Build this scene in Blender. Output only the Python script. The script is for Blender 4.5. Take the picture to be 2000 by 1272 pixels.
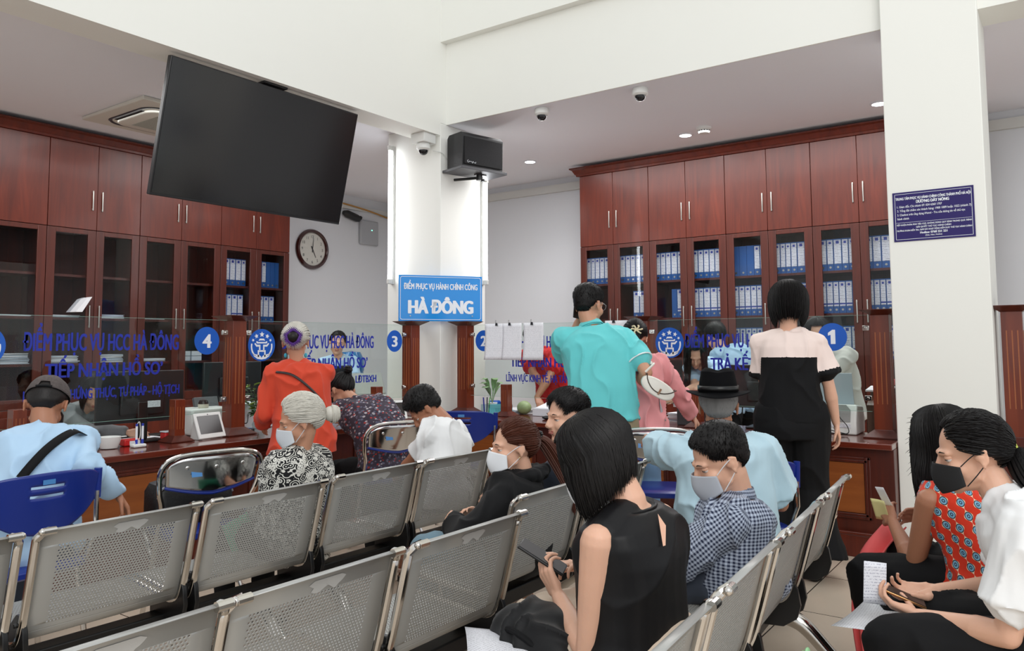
import bpy, bmesh, math, random
from math import sin, cos, pi, radians as R, sqrt, atan2
from mathutils import Vector as V, Matrix, noise as NZ
for o in list(bpy.data.objects): bpy.data.objects.remove(o)
SC = bpy.context.scene
COL = SC.collection
# ------------------------------------------------ camera
cam_d = bpy.data.cameras.new('camera'); cam = bpy.data.objects.new('camera', cam_d); COL.objects.link(cam)
cam_d.sensor_width = 36.0; cam_d.lens = 27.45; cam_d.shift_y = -0.037; cam_d.clip_start = 0.05; cam_d.clip_end = 200
cr = V((0.58161043, -0.81344634, -0.00586061)); cd = V((0.05693604, 0.0478937, -0.9972284)); cf = V((0.81147248, 0.57966476, 0.07416989))
cam.matrix_world = Matrix(((cr.x, -cd.x, -cf.x, 0), (cr.y, -cd.y, -cf.y, 0), (cr.z, -cd.z, -cf.z, 1.38), (0, 0, 0, 1)))
SC.camera = cam
SC.view_settings.view_transform = 'Standard'; SC.view_settings.look = 'None'; SC.view_settings.exposure = 0.0; SC.view_settings.gamma = 1.0
# ------------------------------------------------ world and large lights
W = bpy.data.worlds.new('world'); SC.world = W; W.use_nodes = True
bg = W.node_tree.nodes['Background']; bg.inputs[0].default_value = (0.93, 0.97, 1.0, 1); bg.inputs[1].default_value = 1.0
def area(name, loc, target, size, power, col=(1, 1, 1), sy=None):
    l = bpy.data.lights.new(name, 'AREA'); l.energy = power; l.color = col; l.size = size
    if sy: l.shape = 'RECTANGLE'; l.size_y = sy
    o = bpy.data.objects.new(name, l); COL.objects.link(o); o.location = loc
    o.rotation_euler = (V(target) - V(loc)).to_track_quat('-Z', 'Y').to_euler(); return o
area('hall_skylight', (-1.5, -2.5, 5.6), (4.6, 3.6, 2.6), 4.5, 230, (1, 0.985, 0.95), 4.5)
area('service_area_fill', (6.9, 2.8, 3.50), (6.9, 2.8, 0), 1.6, 90, (1, 1, 1), 4.0)  # unseen fill added to brighten the right service area, no fitting here
area('service_area_fill', (3.6, 6.6, 3.50), (3.6, 6.6, 0), 4.5, 90, (1, 1, 1), 1.6)  # same added fill for the left service area, stands for no real lamp
# ------------------------------------------------ materials
def lin(c): return tuple((x / 12.92 if x <= 0.04045 else ((x + 0.055) / 1.055) ** 2.4) for x in [v / 255.0 for v in c])
MATS = {}
def nd(m, t): return m.node_tree.nodes.new(t)
def lk(m, a, b): m.node_tree.links.new(a, b)
def mat(name, rgb, rough=0.5, metal=0.0, coat=0.0, var=0.0, vscale=5.0, bump=0.0, bscale=60.0, emit=None, estr=0, sss=0.0, spec=0.5, stretch=None, sheen=0.0):
    if name in MATS: return MATS[name]
    m = bpy.data.materials.new(name); m.use_nodes = True; b = m.node_tree.nodes['Principled BSDF']
    c = lin(rgb); b.inputs['Base Color'].default_value = (*c, 1); b.inputs['Roughness'].default_value = rough
    b.inputs['Metallic'].default_value = metal; b.inputs['Coat Weight'].default_value = coat; b.inputs['Specular IOR Level'].default_value = spec
    b.inputs['Coat Roughness'].default_value = 0.12
    if sss: b.inputs['Subsurface Weight'].default_value = sss; b.inputs['Subsurface Radius'].default_value = (0.02, 0.008, 0.004); b.inputs['Subsurface Scale'].default_value = 0.4
    if sheen: b.inputs['Sheen Weight'].default_value = sheen
    if emit: b.inputs['Emission Color'].default_value = (*lin(emit), 1); b.inputs['Emission Strength'].default_value = estr
    if var or bump:
        tc = nd(m, 'ShaderNodeTexCoord'); mp = nd(m, 'ShaderNodeMapping'); lk(m, tc.outputs['Object'], mp.inputs[0])
        if stretch: mp.inputs['Scale'].default_value = stretch
        if var:
            n = nd(m, 'ShaderNodeTexNoise'); n.inputs['Scale'].default_value = vscale; n.inputs['Detail'].default_value = 4; lk(m, mp.outputs[0], n.inputs[0])
            mx = nd(m, 'ShaderNodeMix'); mx.data_type = 'RGBA'; mx.inputs[6].default_value = (*[x * (1 - var) for x in c], 1); mx.inputs[7].default_value = (*[min(1, x * (1 + var)) for x in c], 1)
            lk(m, n.outputs['Fac'], mx.inputs[0]); lk(m, mx.outputs[2], b.inputs['Base Color'])
        if bump:
            n2 = nd(m, 'ShaderNodeTexNoise'); n2.inputs['Scale'].default_value = bscale; n2.inputs['Detail'].default_value = 3; lk(m, mp.outputs[0], n2.inputs[0])
            bp = nd(m, 'ShaderNodeBump'); bp.inputs['Strength'].default_value = bump; bp.inputs['Distance'].default_value = 0.01; lk(m, n2.outputs['Fac'], bp.inputs['Height']); lk(m, bp.outputs[0], b.inputs['Normal'])
    MATS[name] = m; return m
def wood(name, c1, c2, rough=0.32, coat=0.35, axis='z', sc=1.0):
    if name in MATS: return MATS[name]
    m = mat(name, c1, rough, coat=coat); b = m.node_tree.nodes['Principled BSDF']
    tc = nd(m, 'ShaderNodeTexCoord'); mp = nd(m, 'ShaderNodeMapping'); lk(m, tc.outputs['Object'], mp.inputs[0])
    mp.inputs['Scale'].default_value = {'z': (9 * sc, 9 * sc, 0.7 * sc), 'x': (0.7 * sc, 9 * sc, 9 * sc), 'y': (9 * sc, 0.7 * sc, 9 * sc)}[axis]
    n = nd(m, 'ShaderNodeTexNoise'); n.inputs['Scale'].default_value = 1.6; n.inputs['Detail'].default_value = 7; n.inputs['Roughness'].default_value = 0.62; n.inputs['Distortion'].default_value = 0.9
    lk(m, mp.outputs[0], n.inputs[0])
    r = nd(m, 'ShaderNodeValToRGB'); r.color_ramp.elements[0].position = 0.3; r.color_ramp.elements[1].position = 0.72
    r.color_ramp.elements[0].color = (*lin(c1), 1); r.color_ramp.elements[1].color = (*lin(c2), 1)
    lk(m, n.outputs['Fac'], r.inputs[0]); lk(m, r.outputs[0], b.inputs['Base Color'])
    return m
M_wood = wood('mahogany_upright', (74, 22, 10), (106, 38, 18), 0.36, 0.12)
M_woodh = wood('mahogany_top', (84, 30, 20), (116, 46, 28), 0.16, 0.7, 'x')
M_woodhy = wood('mahogany_top_cross', (84, 30, 20), (116, 46, 28), 0.16, 0.7, 'y')
M_woodfr = wood('mahogany_frame', (62, 19, 9), (90, 32, 16), 0.38, 0.1)
M_woodlt = wood('light_panel_wood', (128, 66, 26), (152, 84, 36), 0.4, 0.2, 'x')
M_post = wood('post_wood', (92, 34, 16), (124, 52, 26), 0.34, 0.2)
M_dark = mat('dark_recess', (26, 12, 10), 0.6)
M_wallw = mat('cream_wall_paint', (236, 236, 230), 0.7, var=0.015, vscale=1.5, bump=0.02, bscale=30)
M_wallg = mat('cool_wall_paint', (214, 216, 220), 0.75, var=0.02, vscale=1.2, bump=0.02, bscale=40)
M_ceil = mat('ceiling_paint', (236, 236, 242), 0.8, var=0.02, vscale=1.0)
M_trim = mat('white_trunking', (206, 206, 202), 0.5)
M_steel = mat('brushed_steel', (190, 188, 182), 0.28, 1.0)
M_chrome = mat('chrome', (214, 212, 208), 0.12, 1.0)
M_black = mat('black_plastic', (18, 18, 19), 0.35)
M_blackm = mat('black_matte', (20, 20, 22), 0.7)
M_white = mat('white_plastic', (226, 227, 224), 0.35)
M_grey = mat('grey_plastic', (150, 152, 154), 0.4)
M_paper = mat('white_paper', (232, 232, 236), 0.8)
M_blue = mat('navy_blue_plastic', (22, 44, 128), 0.28)
M_bind = mat('binder_blue', (28, 84, 150), 0.45)
M_red = mat('red_plastic', (200, 34, 34), 0.4)
M_text = mat('blue_vinyl_letters', (24, 42, 158), 0.4)
M_disc = mat('blue_vinyl_disc', (10, 86, 186), 0.35)
M_vw = mat('white_vinyl', (232, 236, 242), 0.4)
M_ink = mat('black_ink', (40, 40, 46), 0.7)
# ------------------------------------------------ mesh helpers
class MB:
    def __init__(s): s.v = []; s.f = []; s.mi = []; s.uv = None
    def add(s, vs, fs, mi=0):
        k = len(s.v); s.v += [tuple(p) for p in vs]; s.f += [tuple(i + k for i in f) for f in fs]; s.mi += [mi] * len(fs); return s
    def box(s, c, d, rot=None, mi=0, taper=1.0):
        vs = []
        for z in (-1, 1):
            t = taper if z > 0 else 1.0
            for x, y in ((-1, -1), (1, -1), (1, 1), (-1, 1)):
                p = V((x * d[0] / 2 * t, y * d[1] / 2 * t, z * d[2] / 2)); vs.append((rot @ p if rot else p) + V(c))
        return s.add(vs, [(3, 2, 1, 0), (4, 5, 6, 7), (0, 1, 5, 4), (1, 2, 6, 5), (2, 3, 7, 6), (3, 0, 4, 7)], mi)
    def bb(s, x0, x1, y0, y1, z0, z1, mi=0): return s.box(((x0 + x1) / 2, (y0 + y1) / 2, (z0 + z1) / 2), (abs(x1 - x0), abs(y1 - y0), abs(z1 - z0)), None, mi)
    def tube(s, pts, r, n=10, mi=0, caps=True, closed=False):
        pts = [V(p) for p in pts]; m = len(pts); rs = r if isinstance(r, (list, tuple)) else [r] * m
        up = None; k = len(s.v); vs = []
        for i in range(m):
            a = pts[i - 1] if (i > 0 or closed) else pts[i]; b = pts[(i + 1) % m] if (i < m - 1 or closed) else pts[i]
            t = (b - a); t = t.normalized() if t.length > 1e-9 else V((0, 0, 1))
            if up is None:
                up = V((0, 0, 1)) if abs(t.z) < 0.9 else V((0, 1, 0))
            x = up - t * up.dot(t)
            if x.length < 1e-6: x = t.orthogonal()
            x.normalize(); up = x; y = t.cross(x)
            for j in range(n): q = 2 * pi * j / n; vs.append(pts[i] + (x * cos(q) + y * sin(q)) * rs[i])
        fs = []
        for i in range(m if closed else m - 1):
            for j in range(n):
                i2 = (i + 1) % m; fs.append((i * n + j, i * n + (j + 1) % n, i2 * n + (j + 1) % n, i2 * n + j))
        if caps and not closed: fs.append(tuple(range(n - 1, -1, -1))); fs.append(tuple((m - 1) * n + j for j in range(n)))
        return s.add(vs, fs, mi)
    def lathe(s, prof, c=(0, 0, 0), n=24, mi=0, M=None, caps=True):
        vs = []; fs = []; m = len(prof)
        for (r, z) in prof:
            for j in range(n): q = 2 * pi * j / n; p = V((r * cos(q), r * sin(q), z)); vs.append((M @ p if M else p) + V(c))
        for i in range(m - 1):
            for j in range(n): fs.append((i * n + j, i * n + (j + 1) % n, (i + 1) * n + (j + 1) % n, (i + 1) * n + j))
        if caps and prof[0][0] > 1e-6: fs.append(tuple(range(n - 1, -1, -1)))
        if caps and prof[-1][0] > 1e-6: fs.append(tuple((m - 1) * n + j for j in range(n)))
        return s.add(vs, fs, mi)
    def cyl(s, a, b, r0, r1=None, n=16, mi=0): return s.tube([a, b], [r0, r0 if r1 is None else r1], n, mi)
    def ell(s, c, r, n=20, m=12, mi=0, rot=None):
        vs = [];fs = []
        for i in range(m + 1):
            th = pi * i / m
            for j in range(n):
                q = 2 * pi * j / n; p = V((r[0] * sin(th) * cos(q), r[1] * sin(th) * sin(q), -r[2] * cos(th))); vs.append((rot @ p if rot else p) + V(c))
        for i in range(m):
            for j in range(n): fs.append((i * n + j, i * n + (j + 1) % n, (i + 1) * n + (j + 1) % n, (i + 1) * n + j))
        return s.add(vs, fs, mi)
    def prism(s, poly, O, X, Y, t, mi=0):
        O = V(O); X = V(X).normalized(); Y = V(Y).normalized(); N = X.cross(Y)
        n = len(poly); a = [O + X * p[0] + Y * p[1] for p in poly]; vs = a + [p + N * t for p in a]
        fs = [tuple(range(n - 1, -1, -1)), tuple(range(n, 2 * n))] + [(i, (i + 1) % n, n + (i + 1) % n, n + i) for i in range(n)]
        return s.add(vs, fs, mi)
    def loft(s, rings, mi=0, caps=True):
        n = len(rings[0]); vs = [p for r in rings for p in r]; fs = []
        for i in range(len(rings) - 1):
            for j in range(n): fs.append((i * n + j, i * n + (j + 1) % n, (i + 1) * n + (j + 1) % n, (i + 1) * n + j))
        if caps: fs.append(tuple(range(n - 1, -1, -1))); fs.append(tuple((len(rings) - 1) * n + j for j in range(n)))
        return s.add(vs, fs, mi)
    def grid(s, fn, nu, nv, mi=0, th=0.0):
        vs = [fn(i / nu, j / nv) for j in range(nv + 1) for i in range(nu + 1)]; w = nu + 1
        fs = [(j * w + i, j * w + i + 1, (j + 1) * w + i + 1, (j + 1) * w + i) for j in range(nv) for i in range(nu)]
        return s.add(vs, fs, mi)
    def mesh(s, name, mats, smooth=True, ang=35):
        me = bpy.data.meshes.new(name); me.from_pydata([tuple(p) for p in s.v], [], s.f); me.validate()
        if not isinstance(mats, (list, tuple)): mats = [mats]
        for m in mats: me.materials.append(m)
        if len(s.mi) == len(me.polygons): me.polygons.foreach_set('material_index', s.mi)
        me.polygons.foreach_set('use_smooth', [smooth] * len(me.polygons))
        if smooth: me.set_sharp_from_angle(angle=R(ang))
        me.update(); return me
    def build(s, name, mats, parent=None, smooth=True, bevel=0, seg=2, loc=None, solid=0, ang=35):
        o = bpy.data.objects.new(name, s.mesh(name, mats, smooth, ang)); COL.objects.link(o)
        if parent: o.parent = parent
        if loc: o.location = loc
        if solid: md = o.modifiers.new('solid', 'SOLIDIFY'); md.thickness = solid; md.offset = 0
        if bevel: md = o.modifiers.new('bevel', 'BEVEL'); md.width = bevel; md.segments = seg; md.limit_method = 'ANGLE'; md.harden_normals = False
        return o
def tag(o, label=None, cat=None, group=None, kind=None):
    if label: o['label'] = label
    if cat: o['category'] = cat
    if group: o['group'] = group
    if kind: o['kind'] = kind
    return o
def thing(name, label, cat, loc=(0, 0, 0), rz=0.0, group=None):
    o = bpy.data.objects.new(name, None); COL.objects.link(o); o.location = loc; o.rotation_euler = (0, 0, rz); o.empty_display_size = 0.05
    return tag(o, label, cat, group)
def copy_tree(o, parent=None):
    c = o.copy(); COL.objects.link(c)
    if parent: c.parent = parent
    for ch in list(o.children): copy_tree(ch, c)
    return c
def struct(name, mb, m, bevel=0): return tag(mb.build(name, m, bevel=bevel), kind='structure')
def smoothpath(pts, k=6):
    P = [V(p) for p in pts]; out = []
    for i in range(len(P) - 1):
        p0 = P[max(i - 1, 0)]; p1 = P[i]; p2 = P[i + 1]; p3 = P[min(i + 2, len(P) - 1)]
        for j in range(k):
            t = j / k; out.append(0.5 * ((2 * p1) + (p2 - p0) * t + (2 * p0 - 5 * p1 + 4 * p2 - p3) * t * t + (3 * p1 - p0 - 3 * p2 + p3) * t ** 3))
    return out + [P[-1]]
def text(body, name, O, X, Y, size, m, parent=None, width=None, align='LEFT', bold=0.0, depth=0.0006, serif=False, space=1.0):
    """flat lettering: O origin (baseline left/centre), X reading direction, Y up; width scales the line to fit"""
    cu = bpy.data.curves.new('txt', 'FONT'); cu.body = body.replace('Ơ', 'O’').replace('Ờ', 'Ò’'); cu.size = 1.0; cu.align_x = 'LEFT'; cu.resolution_u = 3; cu.space_character = space
    t = bpy.data.objects.new('txt', cu); COL.objects.link(t); dg = bpy.context.evaluated_depsgraph_get(); me = bpy.data.meshes.new_from_object(t.evaluated_get(dg))
    bpy.data.objects.remove(t)
    xs = [v.co.x for v in me.vertices] or [0]; x0, x1 = min(xs), max(xs); X = V(X).normalized(); Y = V(Y).normalized(); N = X.cross(Y)
    sx = size if width is None else width / max(1e-6, x1 - x0)
    off = {'LEFT': 0, 'CENTER': (x1 - x0) / 2, 'RIGHT': x1 - x0}[align]; O = V(O)
    for v in me.vertices: c = v.co.copy(); v.co = O + X * ((c.x - x0 - off) * sx) + Y * (c.y * size) + N * (depth)
    if bold:  # heavier strokes: the outline repeated with small offsets
        vs = [v.co.copy() for v in me.vertices]; fs = [tuple(p.vertices) for p in me.polygons]; nv = len(vs); V2 = []; F2 = []; b_ = bold * size; bx = bold * sx * 1.5
        for k, (dx, dy) in enumerate(((0, 0), (1, 0), (-1, 0), (0, .7), (0, -.7), (.5, 0), (-.5, 0), (.8, .6), (-.8, .6), (.8, -.6), (-.8, -.6))):
            V2 += [v + X * dx * bx + Y * dy * b_ * .6 + N * (k * 0.00002) for v in vs]; F2 += [tuple(i + k * nv for i in f) for f in fs]
        me = bpy.data.meshes.new('txt'); me.from_pydata(V2, [], F2)
    me.materials.clear(); me.materials.append(m); me.update()
    o = bpy.data.objects.new(name, me); COL.objects.link(o)
    if parent: o.parent = parent
    return o
# ------------------------------------------------ the room
XC, YC, CZ = 5.65, 4.876, 3.54
def tile_mat():
    m = mat('cream_floor_tiles', (196, 176, 156), 0.25, coat=0.2); b = m.node_tree.nodes['Principled BSDF']
    tc = nd(m, 'ShaderNodeTexCoord'); mp = nd(m, 'ShaderNodeMapping'); mp.inputs['Location'].default_value = (0.53, 0.11, 0); lk(m, tc.outputs['Object'], mp.inputs[0])
    br = nd(m, 'ShaderNodeTexBrick'); br.offset = 0; br.inputs['Scale'].default_value = 1.0; br.inputs['Brick Width'].default_value = 0.684; br.inputs['Row Height'].default_value = 0.684
    br.inputs['Mortar Size'].default_value = 0.0035; br.inputs['Color1'].default_value = (*lin((228, 210, 190)), 1); br.inputs['Color2'].default_value = (*lin((220, 202, 182)), 1); br.inputs['Mortar'].default_value = (*lin((70, 62, 56)), 1)
    lk(m, mp.outputs[0], br.inputs[0]); n = nd(m, 'ShaderNodeTexNoise'); n.inputs['Scale'].default_value = 3; n.inputs['Detail'].default_value = 6; lk(m, tc.outputs['Object'], n.inputs[0])
    mx = nd(m, 'ShaderNodeMix'); mx.data_type = 'RGBA'; mx.blend_type = 'MULTIPLY'; mx.inputs[0].default_value = 0.12; lk(m, br.outputs[0], mx.inputs[6]); lk(m, n.outputs[0], mx.inputs[7]); lk(m, mx.outputs[2], b.inputs['Base Color'])
    return m
struct('floor', MB().bb(-5, 8.7, -5, 8.6, -0.2, 0), tile_mat())
struct('ceiling', MB().bb(-5, 8.7, YC + 0.3, 8.6, CZ, CZ + 0.2).bb(XC + 0.10, 8.7, -5, YC + 0.3, CZ, CZ + 0.2), M_ceil)
struct('wall_back_left', MB().bb(-5, 8.7, 8.33, 8.6, 0, CZ), M_wallg)
struct('wall_back_right', MB().bb(8.5, 8.7, -5, 8.33, 0, CZ), M_wallg)
# upper walls of the hall, above the two service openings
struct('wall_upper_left', MB().bb(-5, XC, YC, YC + 0.3, 3.416, 7.2).bb(XC, XC + 0.4, YC, YC + 0.3, 3.54, 7.2), M_wallw)
struct('wall_upper_right', MB().bb(XC + 0.085, XC + 0.10, 0.35, YC, 3.537, 4.344).bb(XC + 0.10, XC + 0.4, 0.35, YC, CZ + 0.21, 4.344).bb(XC, XC + 0.4, -5, YC + 0.3, 4.344, 7.2).bb(XC + 0.06, XC + 0.4, -5, 0.40, 3.52, 4.344), M_wallw, )
struct('wall_column_centre', MB().bb(XC, XC + 0.70, YC, YC + 0.70, 0, CZ), M_wallw, 0.006)
struct('wall_column_right', MB().bb(XC, XC + 0.5, 0.39, 0.955, 0, 4.4), M_wallw, 0.006)
struct('trim_1', MB().bb(8.46, 8.5, -4, 8.33, 3.36, 3.46), M_trim)
struct('trim_2', MB().bb(6.3, 8.46, 8.29, 8.33, 3.34, 3.40), M_trim)
struct('baseboard_left', MB().bb(6.3, 8.5, 8.31, 8.33, 0, 0.1), M_wallw)

# ------------------------------------------------ filing cabinets along the two back walls
def glass_mat(name, tint=(0.93, 0.97, 0.96), rough=0.0, f=1.35):
    m = bpy.data.materials.new(name); m.use_nodes = True; nt = m.node_tree; nt.nodes.clear()
    out = nt.nodes.new('ShaderNodeOutputMaterial'); mix = nt.nodes.new('ShaderNodeMixShader'); tr = nt.nodes.new('ShaderNodeBsdfTransparent'); gl = nt.nodes.new('ShaderNodeBsdfGlossy'); fr = nt.nodes.new('ShaderNodeFresnel')
    tr.inputs[0].default_value = (*tint, 1); gl.inputs['Roughness'].default_value = rough; fr.inputs[0].default_value = f
    ge = nt.nodes.new('ShaderNodeNewGeometry'); mm = nt.nodes.new('ShaderNodeMath'); mm.operation = 'SUBTRACT'; mm.use_clamp = True; nt.links.new(fr.outputs[0], mm.inputs[0]); nt.links.new(ge.outputs['Backfacing'], mm.inputs[1]); nt.links.new(mm.outputs[0], mix.inputs[0]); nt.links.new(tr.outputs[0], mix.inputs[1]); nt.links.new(gl.outputs[0], mix.inputs[2]); nt.links.new(mix.outputs[0], out.inputs[0]); return m
M_cabglass = glass_mat('smoked_door_glass', (0.90, 0.91, 0.92), 0.0, 1.45)
M_glass = glass_mat('clear_partition_glass', (0.93, 0.97, 0.955), 0.0, 1.4)
M_gedge = mat('green_glass_edge', (140, 176, 164), 0.2)
DEP = 0.44
def handle(parent, x, z0, z1, zf=0.0, name='handle'):
    mb = MB(); L = z1 - z0
    mb.box((x, -0.032, (z0 + z1) / 2), (0.012, 0.010, L)).box((x, -0.018, z0 + 0.012), (0.014, 0.034, 0.022)).box((x, -0.018, z1 - 0.012), (0.014, 0.034, 0.022))
    return mb.build(name, M_steel, parent, bevel=0.003)
def cabinet_unit(root_loc, rz, wa, wb, label, group, h=3.40, split=2.548):
    """two door bays wide; local x along the wall, local -y is the front"""
    w = wa + wb; t = thing('filing_cabinet', label, 'cabinet', root_loc, rz, group)
    c = MB(); T = 0.02
    c.bb(0, T, 0.002, DEP, 0, h).bb(w - T, w, 0.002, DEP, 0, h).bb(0, w, DEP - T, DEP, 0, h).bb(wa - T / 2, wa + T / 2, 0.004, DEP - T, 0, h)
    for z in (0.08, 0.80, split, h - 0.01): c.bb(T, w - T, 0.004, DEP - T, z - 0.012, z + 0.012)
    c.build('carcass', M_woodfr, t)
    for z in (1.235, 1.68, 2.10):
        MB().bb(T, wa - T / 2, 0.03, DEP - T, z - 0.024, z).build('shelf', M_woodfr, t); MB().bb(wa + T / 2, w - T, 0.03, DEP - T, z - 0.024, z).build('shelf', M_woodfr, t)
    for k, (x0, x1) in enumerate(((0.003, wa - 0.002), (wa + 0.002, w - 0.003))):
        d = MB().bb(x0, x1, -0.022, 0, split + 0.003, h).build('upper_door', M_wood, t, bevel=0.002)
        hx = x1 - 0.045 if k == 0 else x0 + 0.045
        handle(d, hx, 2.745, 2.945)
        fr = MB(); fw = 0.078; z0, z1 = 0.82, split - 0.003
        fr.bb(x0, x0 + fw, -0.022, 0, z0, z1).bb(x1 - fw, x1, -0.022, 0, z0, z1).bb(x0 + fw, x1 - fw, -0.022, 0, z1 - 0.045, z1).bb(x0 + fw, x1 - fw, -0.022, 0, z0, z0 + 0.09)
        g = fr.build('glass_door', M_woodfr, t, bevel=0.003)
        MB().bb(x0 + fw, x1 - fw, -0.010, -0.006, z0 + 0.09, z1 - 0.045).build('glass_pane', M_cabglass, g)
        handle(g, hx, 1.58, 1.80)
        bd = MB().bb(x0, x1, -0.022, 0, 0.09, 0.815); bd.bb(x0 + 0.06, x1 - 0.06, -0.028, -0.02, 0.16, 0.75); bd.build('base_door', M_wood, t, bevel=0.003)
    return t
def cornice(O, X, L, name, label, ends=(0, 1)):
    t = thing(name, label, 'cornice', O, atan2(X[1], X[0]))
    prof = [(0, 3.400), (-0.035, 3.404), (-0.042, 3.425), (-0.05, 3.430), (-0.075, 3.475), (-0.10, 3.488), (-0.10, 3.502), (0.0, 3.502)]
    mb = MB(); a = [V((0 + (p[0] if ends[0] else 0), p[0], p[1])) for p in prof]; b = [V((L - (p[0] if ends[1] else 0), p[0], p[1])) for p in prof]
    n = len(prof); mb.add(a + b, [(i, (i + 1) % n, n + (i + 1) % n, n + i) for i in range(n)] + [tuple(range(n - 1, -1, -1)), tuple(range(n, 2 * n))])
    mb.bb(0, L, 0, 0.40, 3.402, 3.502)
    mb.build('cornice_moulding', M_wood, t, smooth=False); return t
YL = 7.89; XR = 8.05
# left wall, bays 0.43-0.5 wide
lx = [1.62, 2.09, 2.54, 2.99, 3.445, 3.883, 4.311, 4.79, 5.291, 5.762, 6.255]
lx = [1.03, 1.5, 1.96, 2.42, 2.93, 3.42, 3.883, 4.33, 4.80, 5.29, 5.765, 6.255]
names_l = ['leftmost, mostly cut off by the frame', 'at the left picture edge behind the capped man', 'behind the glass marked 4, empty upper shelf', 'behind the glass marked 4, dark glass', 'beside the television corner, dark glass', 'next to the wall clock, with blue binders']
CAB_L = []
for i in range(0, 10, 2):
    CAB_L.append(cabinet_unit((lx[i + 1], YL, 0), 0, lx[i + 2] - lx[i + 1], lx[i + 3] - lx[i + 2], 'tall mahogany filing cabinet on the left, ' + ['', '', '', '', ''][0] + names_l[1 + i // 2], 'filing cabinets on the left wall') if i + 3 < len(lx) else None)
cornice((lx[1], YL, 0), (1, 0), lx[-1] - lx[1], 'cabinet_cornice', 'mahogany cornice along the top of the left cabinets')
# right wall: local x runs towards -Y
ry = [4.728, 4.284, 3.829, 3.383, 2.937, 2.492, 2.05, 1.613, 1.17, 0.90, 0.62]
names_r = ['first from the corner, half-empty lower shelf', 'second from the corner, behind the turquoise shirt', 'third from the corner, plain blue binders inside', 'fourth from the corner, behind the glass marked 1', 'last one, mostly behind the white column']
for i in range(0, 10, 2):
    cabinet_unit((XR, ry[i], 0), -pi / 2, ry[i] - ry[i + 1], ry[i + 1] - ry[i + 2], 'tall mahogany filing cabinet on the right, ' + names_r[i // 2], 'filing cabinets on the right wall')
cornice((XR, ry[0], 0), (0, -1), ry[0] - ry[-1], 'cabinet_cornice', 'mahogany cornice along the top of the right cabinets', (1, 0))

# ------------------------------------------------ counters
def counter(O, rz, L, label, panels, cat='counter'):
    """local x along the front, local -y towards the customers, top front edge at y=0"""
    t = thing('service_counter', label, cat, O, rz)
    b = MB(); b.bb(0, L, 0.06, 0.62, 0.10, 0.70); b.bb(0, L, 0.04, 0.07, 0.0, 0.16); b.build('counter_body', M_woodfr, t, bevel=0.003)
    MB().bb(0, L, 0.030, 0.045, 0.0, 0.14).bb(0, L, 0.024, 0.045, 0.14, 0.16).build('plinth', M_wood, t, bevel=0.004)
    for (a, c, z0, z1) in panels:
        mb = MB(); g = 0.018
        for (w0, d0) in ((0.0, 0.022), (g, 0.012)):
            mb.bb(a - 0.04 + w0, c + 0.04 - w0, 0.06 - 0.022 + d0 * 0.4, 0.065, z1 + 0.04 - g - w0, z1 + 0.04 - w0).bb(a - 0.04 + w0, c + 0.04 - w0, 0.06 - 0.022 + d0 * 0.4, 0.065, z0 - 0.04 + w0, z0 - 0.04 + g + w0)
            mb.bb(a - 0.04 + w0, a - 0.04 + g + w0, 0.06 - 0.022 + d0 * 0.4, 0.065, z0 - 0.04, z1 + 0.04).bb(c + 0.04 - g - w0, c + 0.04 - w0, 0.06 - 0.022 + d0 * 0.4, 0.065, z0 - 0.04, z1 + 0.04)
        pf = mb.build('panel_moulding', M_woodfr, t, bevel=0.003)
        MB().bb(a, c, 0.052, 0.062, z0, z1).build('inset_panel', M_woodlt, pf)
    return t
def worktop(O, rz, L, label, m, dep=0.66, name='counter_worktop'):
    o = MB().bb(0, L, 0, dep, 0.70, 0.74).build(name, m, bevel=0.006, seg=3); o.location = O; o.rotation_euler = (0, 0, rz); tag(o, label, 'worktop'); return o
YCL, XCR = 4.66, 5.472
pl = []
x = 3.088
for k in range(4): pl.append((x - 0.75 - 1.0 * k * 0.95 + 0.0 - (-1.0), x - 0.95 * k + 1.0, 0.28, 0.60)) if False else None
counter((-1.0, YCL, 0), 0, 6.2, 'long mahogany service counter under glass windows 4 and 3', [(a + 1.0, c + 1.0, 0.28, 0.60) for a, c in ((-0.45, 0.45), (0.85, 1.72), (2.13, 3.06), (3.47, 4.15), (4.45, 5.05))])
worktop((-1.0, YCL, 0), 0, 6.2, 'glossy red-brown worktop under glass windows 4 and 3', M_woodh)
yr0 = 4.62
counter((XCR, yr0, 0), -pi / 2, yr0 - 0.958, 'mahogany service counter beneath glass windows 2 and 1', [(yr0 - a, yr0 - c, 0.28, 0.60) for a, c in ((4.45, 3.75), (3.45, 2.55), (2.25, 1.14 + 0.0))])
worktop((XCR, yr0, 0), -pi / 2, yr0 - 0.958, 'glossy red-brown worktop beneath glass windows 2 and 1', M_woodh)
counter((XCR, 0.385, 0), -pi / 2, 2.3, 'short mahogany counter on the far side of the white column', [(0.25, 1.1, 0.28, 0.60)])
worktop((XCR, 0.385, 0), -pi / 2, 2.3, 'red-brown worktop at the far right picture edge', M_woodh)

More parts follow.
